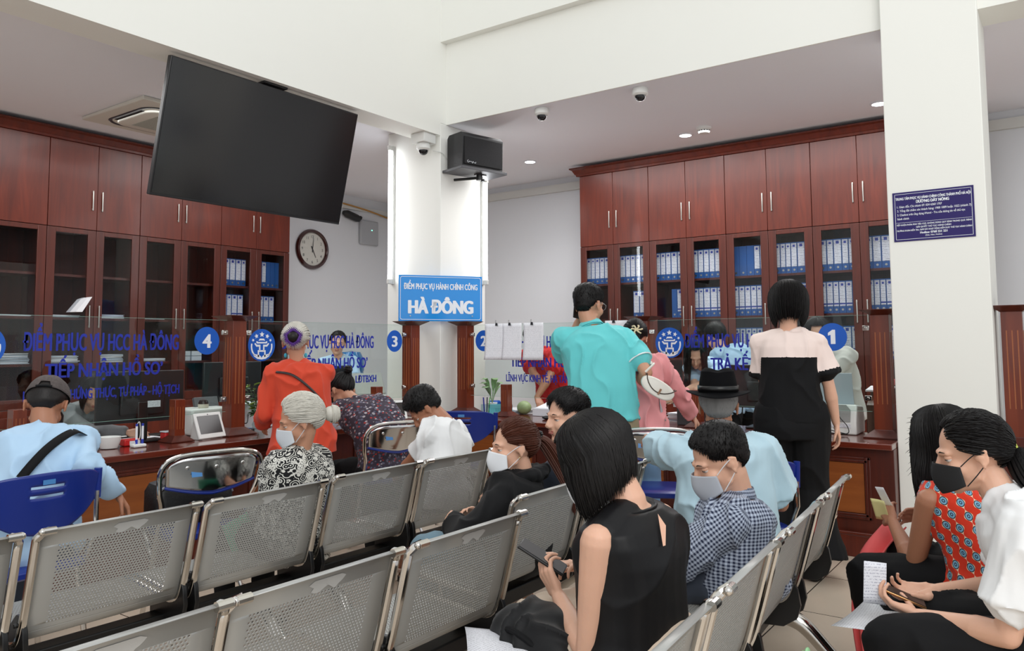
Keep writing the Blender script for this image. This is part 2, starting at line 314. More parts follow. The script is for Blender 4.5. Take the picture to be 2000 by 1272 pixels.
# ------------------------------------------------ posts
def post_proto(h=0.872, w=0.115):
    t = thing('wooden_post', '', 'post')
    prof = [(w * 1.05, 0), (w * 1.05, 0.008), (w * 0.56, 0.05), (w * 0.52, 0.055)]
    def sq(pr, mb):
        rings = [[V((sx * r, sy * r, z)) for sx, sy in ((-1, -1), (1, -1), (1, 1), (-1, 1))] for r, z in pr]; mb.loft(rings)
    b = MB(); sq(prof, b); b.build('base', M_woodfr, t, smooth=False)
    s = MB(); s.bb(-w / 2, w / 2, -w / 2, w / 2, 0.05, h - 0.035)
    sh = s.build('shaft', M_post, t, bevel=0.002)
    fl = MB()
    for k in (-1, 0, 1):
        for (dx, dy) in ((1, 0), (0, 1)):
            for sg in (-1, 1):
                c = V((k * w * 0.26, sg * (w / 2 + 0.0006), 0)) if dx else V((sg * (w / 2 + 0.0006), k * w * 0.26, 0))
                fl.box((c.x, c.y, h * 0.54), (0.007 if dx else 0.002, 0.002 if dx else 0.007, h * 0.56))
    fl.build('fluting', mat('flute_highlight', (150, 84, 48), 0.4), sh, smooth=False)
    c = MB(); sq([(w * 0.52, h - 0.04), (w * 0.62, h - 0.032), (w * 1.02, h - 0.006), (w * 1.06, h - 0.004), (w * 1.06, h)], c); c.build('cap', M_woodfr, t, smooth=False)
    return t
pp = post_proto()
for i, (x, y, lab) in enumerate((
        (3.525, 5.045, 'tall fluted wooden post between glass 4 and the emblem glass'), (5.41, 5.03, 'tall fluted wooden post under left half of the blue sign'),
        (5.85, 4.73, 'tall fluted wooden post under right half of the blue sign'), (5.87, 2.86, 'tall fluted wooden post behind the woman in pink'),
        (5.862, 1.062, 'tall fluted wooden post against the right white column'), (5.85, 0.30, 'tall fluted wooden post beyond the right white column'), (1.55, 5.045, 'tall fluted wooden post left of the capped man'))):
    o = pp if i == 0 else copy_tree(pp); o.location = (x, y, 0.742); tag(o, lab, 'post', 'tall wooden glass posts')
def small_post():
    t = thing('short_wooden_post', '', 'post'); w = 0.075; h = 0.285
    b = MB(); b.loft([[V((sx * r, sy * r, z)) for sx, sy in ((-1, -1), (1, -1), (1, 1), (-1, 1))] for r, z in ((0.085, 0), (0.085, 0.006), (0.042, 0.04), (0.0375, 0.042))]); b.build('base', M_woodfr, t, smooth=False)
    sh = MB().bb(-w / 2, w / 2, -w / 2, w / 2, 0.04, h).build('shaft', M_post, t, bevel=0.002)
    fl = MB()
    for k in (-1, 0, 1):
        for sg in (-1, 1):
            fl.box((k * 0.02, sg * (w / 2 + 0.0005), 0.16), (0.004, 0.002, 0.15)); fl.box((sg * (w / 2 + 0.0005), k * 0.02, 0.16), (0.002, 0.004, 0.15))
    fl.build('fluting', MATS['flute_highlight'], sh, smooth=False); return t
sp = small_post()
for i, (x, y, lab) in enumerate(((3.05, 5.0, 'short wooden post left of the white tablet at glass 4'), (2.05, 5.0, 'short wooden post beside the capped man'), (4.94, 5.0, 'short wooden post next to the scanner at glass 3'),
                                 (5.82, 4.228, 'short wooden post in the middle of glass 2'), (5.82, 2.39, 'short wooden post left of the black hat'))):
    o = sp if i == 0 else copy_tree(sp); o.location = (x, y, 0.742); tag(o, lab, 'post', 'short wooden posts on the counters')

# ------------------------------------------------ glass partitions with vinyl lettering
def star(cx, cy, r, rot=0): return [(cx + (r if k % 2 == 0 else r * 0.45) * cos(pi / 2 + rot + k * pi / 5), cy + (r if k % 2 == 0 else r * 0.45) * sin(pi / 2 + rot + k * pi / 5)) for k in range(10)]
def emblem(parent, O, X, r, name='emblem_sticker'):
    Y = (0, 0, 1); X = V(X); N = X.cross(V(Y)); O = V(O)
    d = MB(); d.prism([(r * cos(2 * pi * k / 48), r * 1.0 * sin(2 * pi * k / 48)) for k in range(48)], O, X, Y, 0.0008); o = d.build(name, M_disc, parent, smooth=False)
    w = MB(); O2 = O + N * 0.0008
    def pr(pl): w.prism([(a * r, b * r) for a, b in pl], O2, X, Y, 0.0006)
    for cx, cy, q, ro in ((0, 0.66, 0.19, 0), (-0.40, 0.55, 0.16, 0.3), (0.40, 0.55, 0.16, -0.3), (-0.64, 0.30, 0.11, 0.5), (0.64, 0.30, 0.11, -0.5)): pr(star(cx, cy, q, ro))
    pr([(-0.24, 0.26), (-0.16, 0.40), (0.16, 0.40), (0.24, 0.26), (0.12, 0.29), (-0.12, 0.29)])
    pr([(-0.42, 0.20), (-0.36, 0.10), (0.36, 0.10), (0.42, 0.20), (0.34, 0.25), (0.30, 0.19), (-0.30, 0.19), (-0.34, 0.25)])
    pr([(-0.55, 0.08), (-0.40, -0.10), (-0.10, -0.10), (-0.10, 0.02), (-0.36, 0.02), (-0.48, 0.13)]); pr([(0.48, 0.13), (0.36, 0.02), (0.10, 0.02), (0.10, -0.10), (0.40, -0.10), (0.55, 0.08)])
    pr([(-0.20, -0.09), (-0.20, -0.34), (-0.10, -0.34), (-0.10, -0.09)]); pr([(0.10, -0.09), (0.10, -0.34), (0.20, -0.34), (0.20, -0.09)])
    pr([(-0.29, -0.32), (-0.29, -0.42), (0.29, -0.42), (0.29, -0.32)]); pr([(-0.29, -0.42), (-0.29, -0.74), (-0.19, -0.74), (-0.19, -0.42)]); pr([(0.19, -0.42), (0.19, -0.74), (0.29, -0.74), (0.29, -0.42)])
    for s in (-1, 1):
        arc = []; 
        for k in range(11): a = pi * (0.5 + s * (0.43 + 0.33 * k / 10)); arc.append((0.80 * cos(a), 0.80 * sin(a) - 0.08 + 0.0))
        inn = []
        for k in range(11): a = pi * (0.5 + s * (0.43 + 0.33 * k / 10)); inn.append((0.70 * cos(a), 0.70 * sin(a) - 0.08))
        pl_ = arc + inn[::-1]
        if s > 0: pl_ = pl_
        else: pl_ = pl_[::-1]
        pr(pl_)
        h = [(0, -0.86), (0.30, -0.84), (0.56, -0.68), (0.74, -0.42), (0.50, -0.60), (0.44, -0.66), (0.30, -0.72), (0.48, -0.66), (0.52, -0.58), (0.18, -0.62), (0.06, -0.68), (0, -0.78)]
        h = [(0, -1.0 + 0.1), (0.30, -0.86), (0.56, -0.70), (0.74, -0.42), (0.50, -0.66), (0.30, -0.72), (0.50, -0.62), (0.48, -0.56), (0.18, -0.62), (0.06, -0.70), (0, -0.80)]
        pr([(s * a, b) for a, b in (h if s > 0 else h[::-1])])
    w.build('emblem_mark', M_vw, o, smooth=False); return o
def number_disc(parent, O, X, r, n):
    Y = V((0, 0, 1)); X = V(X); N = X.cross(Y)
    d = MB(); d.prism([(r * cos(2 * pi * k / 48), r * sin(2 * pi * k / 48)) for k in range(48)], O, X, Y, 0.0008); o = d.build('number_sticker', M_disc, parent, smooth=False)
    if n == '1':
        q = MB(); q.prism([(r * a, r * b) for a, b in ((-.12, -.50), (.20, -.50), (.20, .52), (.0, .52), (-.30, .30), (-.30, .10), (-.12, .16))], V(O) + N * 0.0009, X, Y, 0.0006); q.build('number', M_vw, o, smooth=False); return
    text(n, 'number', V(O) + N * 0.0012 - Y * r * 0.50, X, Y, r * 1.38, M_vw, o, width=r * (0.62 if n != '1' else 0.34), align='CENTER', bold=0.03 if n != '1' else 0.012)
def pane(O, X, L, label, z0=0.915, z1=1.577):
    """O lower start on the customer side, X unit direction"""
    X = V(X); Z = V((0, 0, 1)); N = X.cross(Z); O = V(O)
    t = thing('glass_partition', label, 'glass screen', (O.x, O.y, 0.742)); 
    o2 = V((0, 0, z0 - 0.742))
    g = MB(); g.prism([(0, 0), (L, 0), (L, z1 - z0), (0, z1 - z0)], o2 - N * 0.008, X, Z, 0.008, 0); 
    for i in range(6):
        pass
    gm = g.build('glass_sheet', [M_glass], t, smooth=False)
    e = MB(); e.prism([(0, 0), (L, 0), (L, 0.0016), (0, 0.0016)], o2 - N * 0.008 + Z * (z1 - z0), X, Z, 0.008)
    e.prism([(0, 0), (L, 0), (L, 0.0016), (0, 0.0016)], o2 - N * 0.008 - Z * 0.0016, X, Z, 0.008); e.build('polished_edge', M_gedge, t, smooth=False)
    for s in (0.02, L - 0.02):
        for zz in (z1 - 0.09, z0 + 0.09):
            c = o2 + X * s + Z * (zz - z0); q = MB(); Rm = Matrix((X, -N, Z)).transposed()
            q.box(c, (0.045, 0.024, 0.035), Rm); q.cyl(c + N * 0.012, c + N * 0.022, 0.009, 0.009, 12); q.build('glass_clip', M_chrome, t, bevel=0.003)
    return t, o2, X, Z, N
def letters(P, s0, z, size, width, body, bold=0.03, align='LEFT'):
    t, o2, X, Z, N = P; return text(body, 'lettering', o2 + X * s0 + Z * (z - 0.915), X, Z, size, M_text, t, width=width, align=align, bold=bold, depth=0.0012)
GY, GX = 5.02, 5.835
# window 4 : x 1.65 .. 3.44
P4 = pane((1.64, GY, 0), (1, 0, 0), 1.80, 'glass screen marked with the number 4')
# window 3 : x 3.60 .. 5.33
P3 = pane((3.60, GY, 0), (1, 0, 0), 1.73, 'glass screen marked with the number 3')
# window 2 : y 4.65 .. 2.94   window 1 : y 2.78 .. 1.13
P2 = pane((GX, 4.655, 0), (0, -1, 0), 1.72, 'glass screen marked with the number 2, papers clipped on it')
P1 = pane((GX, 2.79, 0), (0, -1, 0), 1.655, 'glass screen marked with the number 1')
P5 = pane((-0.4, GY, 0), (1, 0, 0), 1.86, 'glass screen cut off by the left picture edge')
P0 = pane((GX, 0.23, 0), (0, -1, 0), 1.6, 'glass screen at the far right beyond the column')
CH = 0.727
letters(P4, 2.075 - 1.64, 1.367, 0.108 / CH, 0.983, 'ĐIỂM PHỤC VỤ HCC HÀ ĐÔNG'); letters(P4, 2.203 - 1.64, 1.203, 0.088 / CH, 0.742, 'TIẾP NHẬN HỒ SƠ'); letters(P4, 2.086 - 1.64, 1.068, 0.063 / CH, 0.986, 'LĨNH VỰC CHỨNG THỰC, TƯ PHÁP - HỘ TỊCH')
letters(P3, 3.93 - 3.60, 1.368, 0.110 / CH, 0.984, 'ĐIỂM PHỤC VỤ HCC HÀ ĐÔNG'); letters(P3, 4.10 - 3.60, 1.198, 0.092 / CH, 0.742, 'TIẾP NHẬN HỒ SƠ'); letters(P3, 3.95 - 3.60, 1.070, 0.063 / CH, 1.0, 'LĨNH VỰC Y TẾ, NỘI VỤ, LĐTBXH')
letters(P2, 4.655 - 4.29, 1.362, 0.106 / CH, 0.98, 'ĐIỂM PHỤC VỤ HCC HÀ ĐÔNG'); letters(P2, 4.655 - 4.185, 1.190, 0.086 / CH, 0.742, 'TIẾP NHẬN HỒ SƠ'); letters(P2, 4.655 - 4.238, 1.055, 0.066 / CH, 0.98, 'LĨNH VỰC KINH TẾ, HẠ TẦNG KỸ THUẬT')
letters(P1, 2.79 - 2.489, 1.358, 0.106 / CH, 0.98, 'ĐIỂM PHỤC VỤ HCC HÀ ĐÔNG'); letters(P1, 2.79 - 2.279, 1.188, 0.094 / CH, 0.56, 'TRẢ KẾT QUẢ')
def gp(P, s0, z, dn=0.001): t, o2, X, Z, N = P; return o2 + X * s0 + Z * (z - 0.915) + N * dn
for P, x, n in ((P4, 3.277 - 1.64, '4'), (P3, 5.18 - 3.60, '3'), (P2, 4.655 - 4.497, '2'), (P1, 2.79 - 1.378, '1')): number_disc(P[0], gp(P, x, 1.428), P[2], 0.0985, n)
for P, x in ((P4, 1.86 - 1.64), (P3, 3.742 - 3.60), (P1, 2.79 - 2.62)): emblem(P[0], gp(P, x, 1.396), P[2], 0.122)
# blue sign over the corner
L = V((5.28, 5.07, 1.614)); X = V((0.67, -0.46, 0)); wd = X.length; X.normalize(); Z = V((0, 0, 1)); N = X.cross(Z)
sg = thing('office_sign', 'bright blue sign reading HÀ ĐÔNG between the two wooden posts', 'sign', L)
M_sb = mat('glossy_sign_blue', (12, 138, 220), 0.14, coat=0.6, bump=0.03, bscale=35)
SH = 0.432; MB().prism([(0, 0), (wd, 0), (wd, SH), (0, SH)], (0, 0, 0), X, Z, 0.012).build('sign_board', M_sb, sg, bevel=0.002)
bo = MB(); e = 0.014
def rr(x0, x1, z0, z1, r, k=6):
    o = []
    for cx, cz, a in ((x1 - r, z1 - r, 0), (x0 + r, z1 - r, 90), (x0 + r, z0 + r, 180), (x1 - r, z0 + r, 270)):
        for i in range(k + 1): q = R(a + 90 * i / k); o.append((cx + r * cos(q), cz + r * sin(q)))
    return o
a = rr(e, wd - e, e, SH - e, 0.02); b = rr(e + 0.004, wd - e - 0.004, e + 0.004, SH - e - 0.004, 0.017); n = len(a)
vs = [X * p[0] + Z * p[1] + N * 0.0135 for p in a + b]; bo.add(vs, [(i, (i + 1) % n, n + (i + 1) % n, n + i) for i in range(n)]); bo.build('border_line', M_vw, sg, smooth=False)
text('ĐIỂM PHỤC VỤ HÀNH CHÍNH CÔNG', 'lettering', X * wd / 2 + Z * 0.30 + N * 0.013, X, Z, 0.056 / CH, M_vw, sg, width=wd * 0.88, align='CENTER', bold=0.03)
text('HÀ ĐÔNG', 'lettering', X * wd / 2 + Z * 0.075 + N * 0.013, X, Z, 0.125 / CH, M_vw, sg, width=wd * 0.76, align='CENTER', bold=0.05)
for x in (0.11, wd - 0.10): MB().cyl(X * x + Z * 0.05 + N * 0.012, X * x + Z * 0.05 + N * 0.016, 0.006, n=10).build('screw', M_steel, sg)
# purple hotline plaque on the right column
M_pl = mat('purple_plaque', (40, 28, 96), 0.45, spec=0.3); O = V((5.65, 0.922, 2.048)); X = V((0, -1, 0)); N = V((-1, 0, 0)); PW, PH = 0.466, 0.326
pq = thing('hotline_plaque', 'dark purple hotline notice with white text on the right column', 'sign', O, 0)
MB().prism([(0, 0), (PW, 0), (PW, PH), (0, PH)], (0, 0, 0), X, Z, 0.006).build('plaque_board', M_pl, pq)
q = MB(); e = 0.012; tk = 0.0022; D = N * 0.0068
for (x0, x1, z0, z1) in ((e, PW - e, e, e + tk), (e, PW - e, PH - e - tk, PH - e), (e, e + tk, e, PH - e), (PW - e - tk, PW - e, e, PH - e), (e, PW - e, 0.123, 0.1245)):
    q.add([D + X * x0 + Z * z0, D + X * x1 + Z * z0, D + X * x1 + Z * z1, D + X * x0 + Z * z1], [(0, 1, 2, 3)])
q.build('border_line', M_vw, pq, smooth=False)
for body, z, h, w, al, bd in (('TRUNG TÂM PHỤC VỤ HÀNH CHÍNH CÔNG THÀNH PHỐ HÀ NỘI', 0.274, 0.017, 0.43, 'C', 0.03), ('ĐƯỜNG DÂY NÓNG', 0.247, 0.019, 0.19, 'C', 0.04),
        ('1. Giám đốc Chi nhánh 07: 024 6260 1707', 0.222, 0.0145, 0.262, 'L', 0.01), ('2. Tổng đài chăm sóc khách hàng: 1900 1009 hoặc 1022 (nhánh 7)', 0.196, 0.0145, 0.424, 'L', 0.01),
        ('3. Chatbot trên ứng dụng iHanoi - Tra cứu thông tin về thủ tục', 0.169, 0.0145, 0.39, 'L', 0.01), ('hành chính', 0.143, 0.0145, 0.068, 'L', 0.01),
        ('TIẾP NHẬN PHẢN ÁNH TIÊU CỰC, KHÔNG ĐÚNG QUY ĐỊNH TRONG QUÁ TRÌNH', 0.103, 0.0105, 0.43, 'C', 0.02), ('GIẢI QUYẾT THỦ TỤC HÀNH CHÍNH', 0.084, 0.0105, 0.20, 'C', 0.02),
        ('TRƯỞNG ĐOÀN KIỂM TRA, GIÁM SÁT HOẠT ĐỘNG KIỂM SOÁT THỦ TỤC HÀNH CHÍNH', 0.065, 0.0105, 0.43, 'C', 0.02), ('Hotline: 0768 221 221', 0.044, 0.014, 0.155, 'C', 0.03), ('(Zalo, Viber, Hotline)', 0.027, 0.010, 0.095, 'C', 0.01)):
    text(body, 'lettering', X * (PW / 2 if al == 'C' else 0.025) + Z * z + N * 0.0065, X, Z, h / CH, M_vw, pq, width=w, align='CENTER' if al == 'C' else 'LEFT', bold=bd)
# ------------------------------------------------ television
tv = thing('television', 'large black flat television hanging from the left ceiling beam', 'television', (3.76, 4.93, 3.385))
til = Matrix.Rotation(R(13.5), 3, 'X'); TW, TH = 1.73, 0.97
fr = MB().box(til @ V((0, 0.02, -TH / 2)), (TW, 0.045, TH), til); fr.build('tv_case', mat('tv_case', (30, 30, 32), 0.35), tv, bevel=0.006)
MB().box(til @ V((0, -0.0035, -TH / 2 + 0.004)), (TW - 0.02, 0.004, TH - 0.03), til).build('screen', mat('tv_screen', (24, 24, 25), 0.16, spec=0.6), tv)
mt = MB().box((0.0, 0.06, -0.03), (0.14, 0.05, 0.12)).box((0, 0.06, 0.022), (0.22, 0.14, 0.016)); mt.tube([(0, 0.06, 0.02), (0, 0.10, -0.3)], 0.02, 10); mt.build('ceiling_mount', M_blackm, tv, bevel=0.003)
# ------------------------------------------------ loudspeaker
spk = thing('loudspeaker', 'black box loudspeaker on the wall shelf above the blue sign', 'loudspeaker', (5.90, 4.65, 3.075), R(-14.5))
body = [(-0.245, -0.11), (0.245, -0.11), (0.245, 0.13), (-0.245, 0.13)]
bm_ = MB(); SHh = 0.335
pf = [(-0.125, 0.0), (0.12, 0.0), (0.12, SHh - 0.03), (0.09, SHh), (-0.105, SHh), (-0.135, SHh - 0.03)]
bm_.prism([(p[0], p[1]) for p in pf], (-0.245, 0, 0), (0, 1, 0), (0, 0, 1), 0.49); bm_.build('speaker_cabinet', mat('speaker_vinyl', (30, 30, 32), 0.5, bump=0.3, bscale=300), spk, bevel=0.004)
MB().box((0, -0.136, SHh / 2 - 0.012), (0.462, 0.014, SHh - 0.07)).build('grille', mat('speaker_grille', (22, 22, 25), 0.8, bump=0.8, bscale=500), spk, bevel=0.006)
lg = MB(); pts = [(-0.19 + 0.012 * k + 0.006 * sin(k * 2.1), -0.1445, 0.045 + 0.010 * cos(k * 2.4) * (1.8 if k == 0 else 1)) for k in range(9)]
lg.tube(smoothpath([(-0.185, -0.1445, 0.062), (-0.20, -0.1445, 0.05), (-0.188, -0.1445, 0.038), (-0.175, -0.1445, 0.052)] + pts[2:], 4), 0.0016, 5); lg.build('script_logo', M_vw, spk)
sb = thing('speaker_bracket', 'grey wall shelf on black bracket arm under the loudspeaker', 'bracket', (5.90, 4.65, 3.045), R(-14.5))
MB().box((0, 0, 0.015), (0.55, 0.32, 0.026)).build('shelf_board', mat('grey_shelf', (66, 66, 70), 0.5), sb, bevel=0.003)
ar = MB(); ar.box((-0.20, 0.20, -0.05), (0.02, 0.02, 0.14)); ar.tube([(-0.10, 0.22, -0.03), (0.03, -0.03, -0.035)], 0.014, 10).cyl((0.03, -0.03, -0.06), (0.03, -0.03, 0.0), 0.03, n=14).cyl((0.05, -0.06, -0.075), (0.05, -0.06, -0.05), 0.018, n=12)
ar.box((0.05, -0.02, -0.004), (0.12, 0.05, 0.008)); ar.build('bracket_arm', M_black, sb, bevel=0.002)
# ------------------------------------------------ wall clock
ck = thing('wall_clock', 'round wall clock with dark red rim showing five o\'clock', 'clock', (6.985, 8.33, 2.70)); RXf = Matrix.Rotation(R(90), 3, 'X')
MB().lathe([(0.272, 0), (0.276, 0.02), (0.262, 0.045), (0.235, 0.050), (0.222, 0.035), (0.220, 0.018)], n=64, M=RXf, caps=False).build('rim', mat('clock_rim', (58, 24, 22), 0.15, coat=0.8), ck)
MB().lathe([(0.0, 0.0), (0.222, 0.0), (0.222, 0.018), (0, 0.018)][1:] + [(0.0, 0.0181)], n=64, M=RXf).build('dial', mat('clock_dial', (206, 204, 196), 0.5), ck)
for k in range(1, 13):
    a = R(90 - 30 * k); text(str(k), 'numeral', V((0.172 * cos(a), -0.0195, 0.172 * sin(a) - 0.020)), (1, 0, 0), Z, 0.055, M_ink, ck, align='CENTER')
def hand(ang, L_, w, nm):
    a = R(90 - ang); d = V((cos(a), 0, sin(a))); p = V((-sin(a), 0, cos(a))); m = MB(); O = V((0, -0.024, 0))
    m.prism([(-0.045, -w), (L_, -w * 0.4), (L_, w * 0.4), (-0.045, w)], O, d, p, 0.002); return m.build(nm, M_ink, ck, smooth=False)
hand(6, 0.15, 0.006, 'minute_hand'); hand(153, 0.125, 0.008, 'hour_hand')
# ------------------------------------------------ tube lights
M_tube = mat('tube_glow', (255, 255, 255), 0.3, emit=(246, 250, 255), estr=18.0)
def tubelight(loc, rz, z0, z1, label):
    t = thing('tube_light', label, 'tube light', (loc[0], loc[1], z0), rz)
    h = z1 - z0; MB().bb(-0.022, 0.022, -0.03, 0, 0.0, h).build('batten', M_trim, t, bevel=0.004)
    MB().cyl((0, -0.052, 0.05), (0, -0.052, h - 0.05), 0.0165, n=16).build('glowing_tube', M_tube, t)
    for z in (0.0, h - 0.05): MB().bb(-0.018, 0.018, -0.075, -0.025, z, z + 0.05).build('end_cap', M_trim, t, bevel=0.005)
    return t
tubelight((XC, 5.50, 0), -pi / 2, 2.0, 3.40, 'vertical lit tube lamp on the left side of the middle column')
tubelight((6.30, YC, 0), 0, 2.0, 3.10, 'vertical lit tube lamp under the loudspeaker on the middle column')
# ------------------------------------------------ ceiling fittings
M_lamp = mat('downlight_glow', (255, 255, 255), 0.3, emit=(250, 252, 255), estr=14.0)
for i, ((x, y), lab) in enumerate((((7.49, 5.08), 'round recessed downlight to the right of the loudspeaker'), ((7.49, 3.14), 'round recessed downlight above the second right cabinet'), ((7.54, 1.31), 'round recessed downlight half hidden by the right column'), ((7.3, -0.8), 'round recessed downlight'),  ((6.8, 7.4), 'round recessed downlight'))[:3]):
    t = thing('downlight', lab, 'ceiling light', (x, y, CZ), 0, 'recessed downlights')
    MB().lathe([(0.062, -0.001), (0.075, -0.001), (0.078, -0.006), (0.060, -0.010), (0.060, -0.001)], n=32, caps=False).build('trim_ring', M_vw, t)
    MB().lathe([(0.0, -0.004), (0.060, -0.004), (0.060, -0.0005), (0, -0.0005)], n=32).build('diffuser', M_lamp, t)
    l = bpy.data.lights.new('downlight_beam', 'SPOT'); l.energy = 28; l.spot_size = R(120); l.spot_blend = 0.8; l.shadow_soft_size = 0.06; lo = bpy.data.objects.new('downlight_beam', l); COL.objects.link(lo); lo.parent = t; lo.location = (0, 0, -0.02)
sd = thing('smoke_detector', 'white round smoke detector beside the middle ceiling downlight', 'smoke detector', (7.34, 2.88, CZ))
MB().lathe([(0.075, 0), (0.075, -0.02), (0.062, -0.028), (0.058, -0.045), (0.05, -0.062), (0.0, -0.066)], n=32).build('housing', M_white, sd)
s_ = MB()
for k in range(14): a = 2 * pi * k / 14; s_.box((0.0585 * cos(a), 0.0585 * sin(a), -0.037), (0.004, 0.014, 0.010), Matrix.Rotation(a, 3, 'Z'))
s_.build('vents', M_ink, sd, smooth=False)
def dome(loc, label, box=False):
    t = thing('dome_camera', label, 'security camera', loc, 0, 'white dome cameras'); z = 0
    if box: MB().bb(-0.085, 0.085, -0.085, 0.085, -0.09, 0).build('mount_box', M_white, t, bevel=0.004); z = -0.09
    MB().lathe([(0.060, z), (0.066, z - 0.01), (0.068, z - 0.05), (0.052, z - 0.065), (0.048, z - 0.066), (0, z - 0.060)], n=32).build('housing', M_white, t)
    MB().lathe([(0.046, z - 0.062), (0.044, z - 0.08), (0.034, z - 0.098), (0.018, z - 0.108), (0, z - 0.111)], n=28).build('dome', mat('camera_dome', (28, 28, 30), 0.08), t)
    return t
dome((5.86, 3.84, CZ), 'white dome camera nearest the loudspeaker on the right ceiling'); dome((5.88, 2.86, CZ), 'white dome camera above the second ceiling downlight, right of the other')
dome((5.53, 4.99, 3.416), 'white dome camera on a square box left of the loudspeaker', True)
cb = MB(); cb.tube(smoothpath([(5.60, 4.93, 3.262), (5.66, 4.86, 3.24), (5.76, 4.86, 3.17), (5.80, 4.84, 3.14)], 5), 0.004, 6); tag(cb.build('camera_cable', M_trim), 'thin white cable from the boxed dome camera to the loudspeaker', 'cable')
MB_ = MB().bb(5.25, 5.70, 5.36, 5.42, 3.37, 3.44)
# air conditioner cassette
ac = thing('ceiling_air_conditioner', 'square white cassette air conditioner in the left ceiling', 'air conditioner', (4.02, 6.885, CZ)); h = 0.53
MB().bb(-h, h, -h, h, -0.035, 0).build('panel', mat('ac_panel', (214, 212, 202), 0.45), ac, bevel=0.01)
def rrz(r, z, s_, k=8): return [V((p[0], p[1], z)) for p in rr(-s_, s_, -s_, s_, r, k)]
MB().loft([rrz(0.16, -0.034, 0.41), rrz(0.16, -0.044, 0.40), rrz(0.16, -0.040, 0.385), rrz(0.16, -0.02, 0.38)]).build('outlet_ring', mat('ac_slot', (50, 52, 56), 0.4), ac)
MB().loft([rrz(0.13, -0.03, 0.345), rrz(0.13, -0.058, 0.34), rrz(0.12, -0.062, 0.33)]).build('centre_panel', MATS['ac_panel'], ac, bevel=0.004)
g_ = MB()
for k in range(24): g_.bb(-0.22, 0.22, -0.22 + k * 0.0187, -0.22 + k * 0.0187 + 0.009, -0.066, -0.060)
g_.build('return_grille', mat('ac_grille', (176, 176, 166), 0.6), ac, smooth=False)
for k in range(4):
    a = pi / 2 * k; m = Matrix.Rotation(a, 3, 'Z'); MB().box(m @ V((0, 0.365, -0.045)), (0.46, 0.03, 0.006), m).build('louvre', M_blackm, ac)
# router and cable bundle high on the back-left wall
rt = thing('network_box', 'small grey network box with green lamp high on the back wall', 'router', (8.0, 8.33, 3.10))
MB().bb(-0.16, 0.2, -0.05, 0, -0.24, 0.12).build('housing', mat('pale_grey_box', (168, 170, 174), 0.5), rt, bevel=0.02, seg=3)
MB().box((0.06, -0.052, -0.02), (0.02, 0.004, 0.01)).build('status_light', mat('green_led', (120, 255, 210), 0.3, emit=(120, 255, 210), estr=3), rt)
cbn = MB(); cbn.tube(smoothpath([(6.3, 8.30, 3.44), (7.2, 8.29, 3.42), (7.9, 8.28, 3.37), (8.4, 8.28, 3.30)], 5), 0.012, 8); tag(cbn.build('yellow_cable', mat('ochre_cable', (176, 128, 62), 0.5)), 'ochre cable run along the top of the back wall', 'cable')
pl_ = MB(); pl_.tube([(7.50, 8.27, 3.27), (7.56, 8.27, 3.26), (7.75, 8.27, 3.22), (7.80, 8.27, 3.21)], [0.03, 0.055, 0.055, 0.04], 12).tube([(7.81, 8.27, 3.235), (7.83, 8.27, 3.23)], 0.03, 12); tag(pl_.build('power_adapters', M_black), 'bundle of black power adapters on the back wall', 'adapter')
# ------------------------------------------------ perforated steel waiting chairs
def sheet_profile():
    """side profile of the one-piece sheet: (y forward, z) from seat front lip to top of back"""
    pts = [(0.455, 0.395), (0.46, 0.41), (0.44, 0.425), (0.36, 0.425), (0.22, 0.412), (0.10, 0.402), (0.05, 0.405), (0.015, 0.425), (-0.008, 0.47), (-0.035, 0.56), (-0.062, 0.66), (-0.085, 0.745), (-0.095, 0.775), (-0.112, 0.792), (-0.132, 0.790)]
    return smoothpath([(0, a, b) for a, b in pts], 10)
_pf = sheet_profile(); _len = [0]
for a, b in zip(_pf, _pf[1:]): _len.append(_len[-1] + (b - a).length)
def prof_at(d):
    d = max(0, min(_len[-1], d)); lo, hi = 0, len(_len) - 1
    while hi - lo > 1:
        m = (lo + hi) // 2
        if _len[m] <= d: lo = m
        else: hi = m
    t = (d - _len[lo]) / max(1e-9, _len[hi] - _len[lo]); return _pf[lo].lerp(_pf[hi], t)
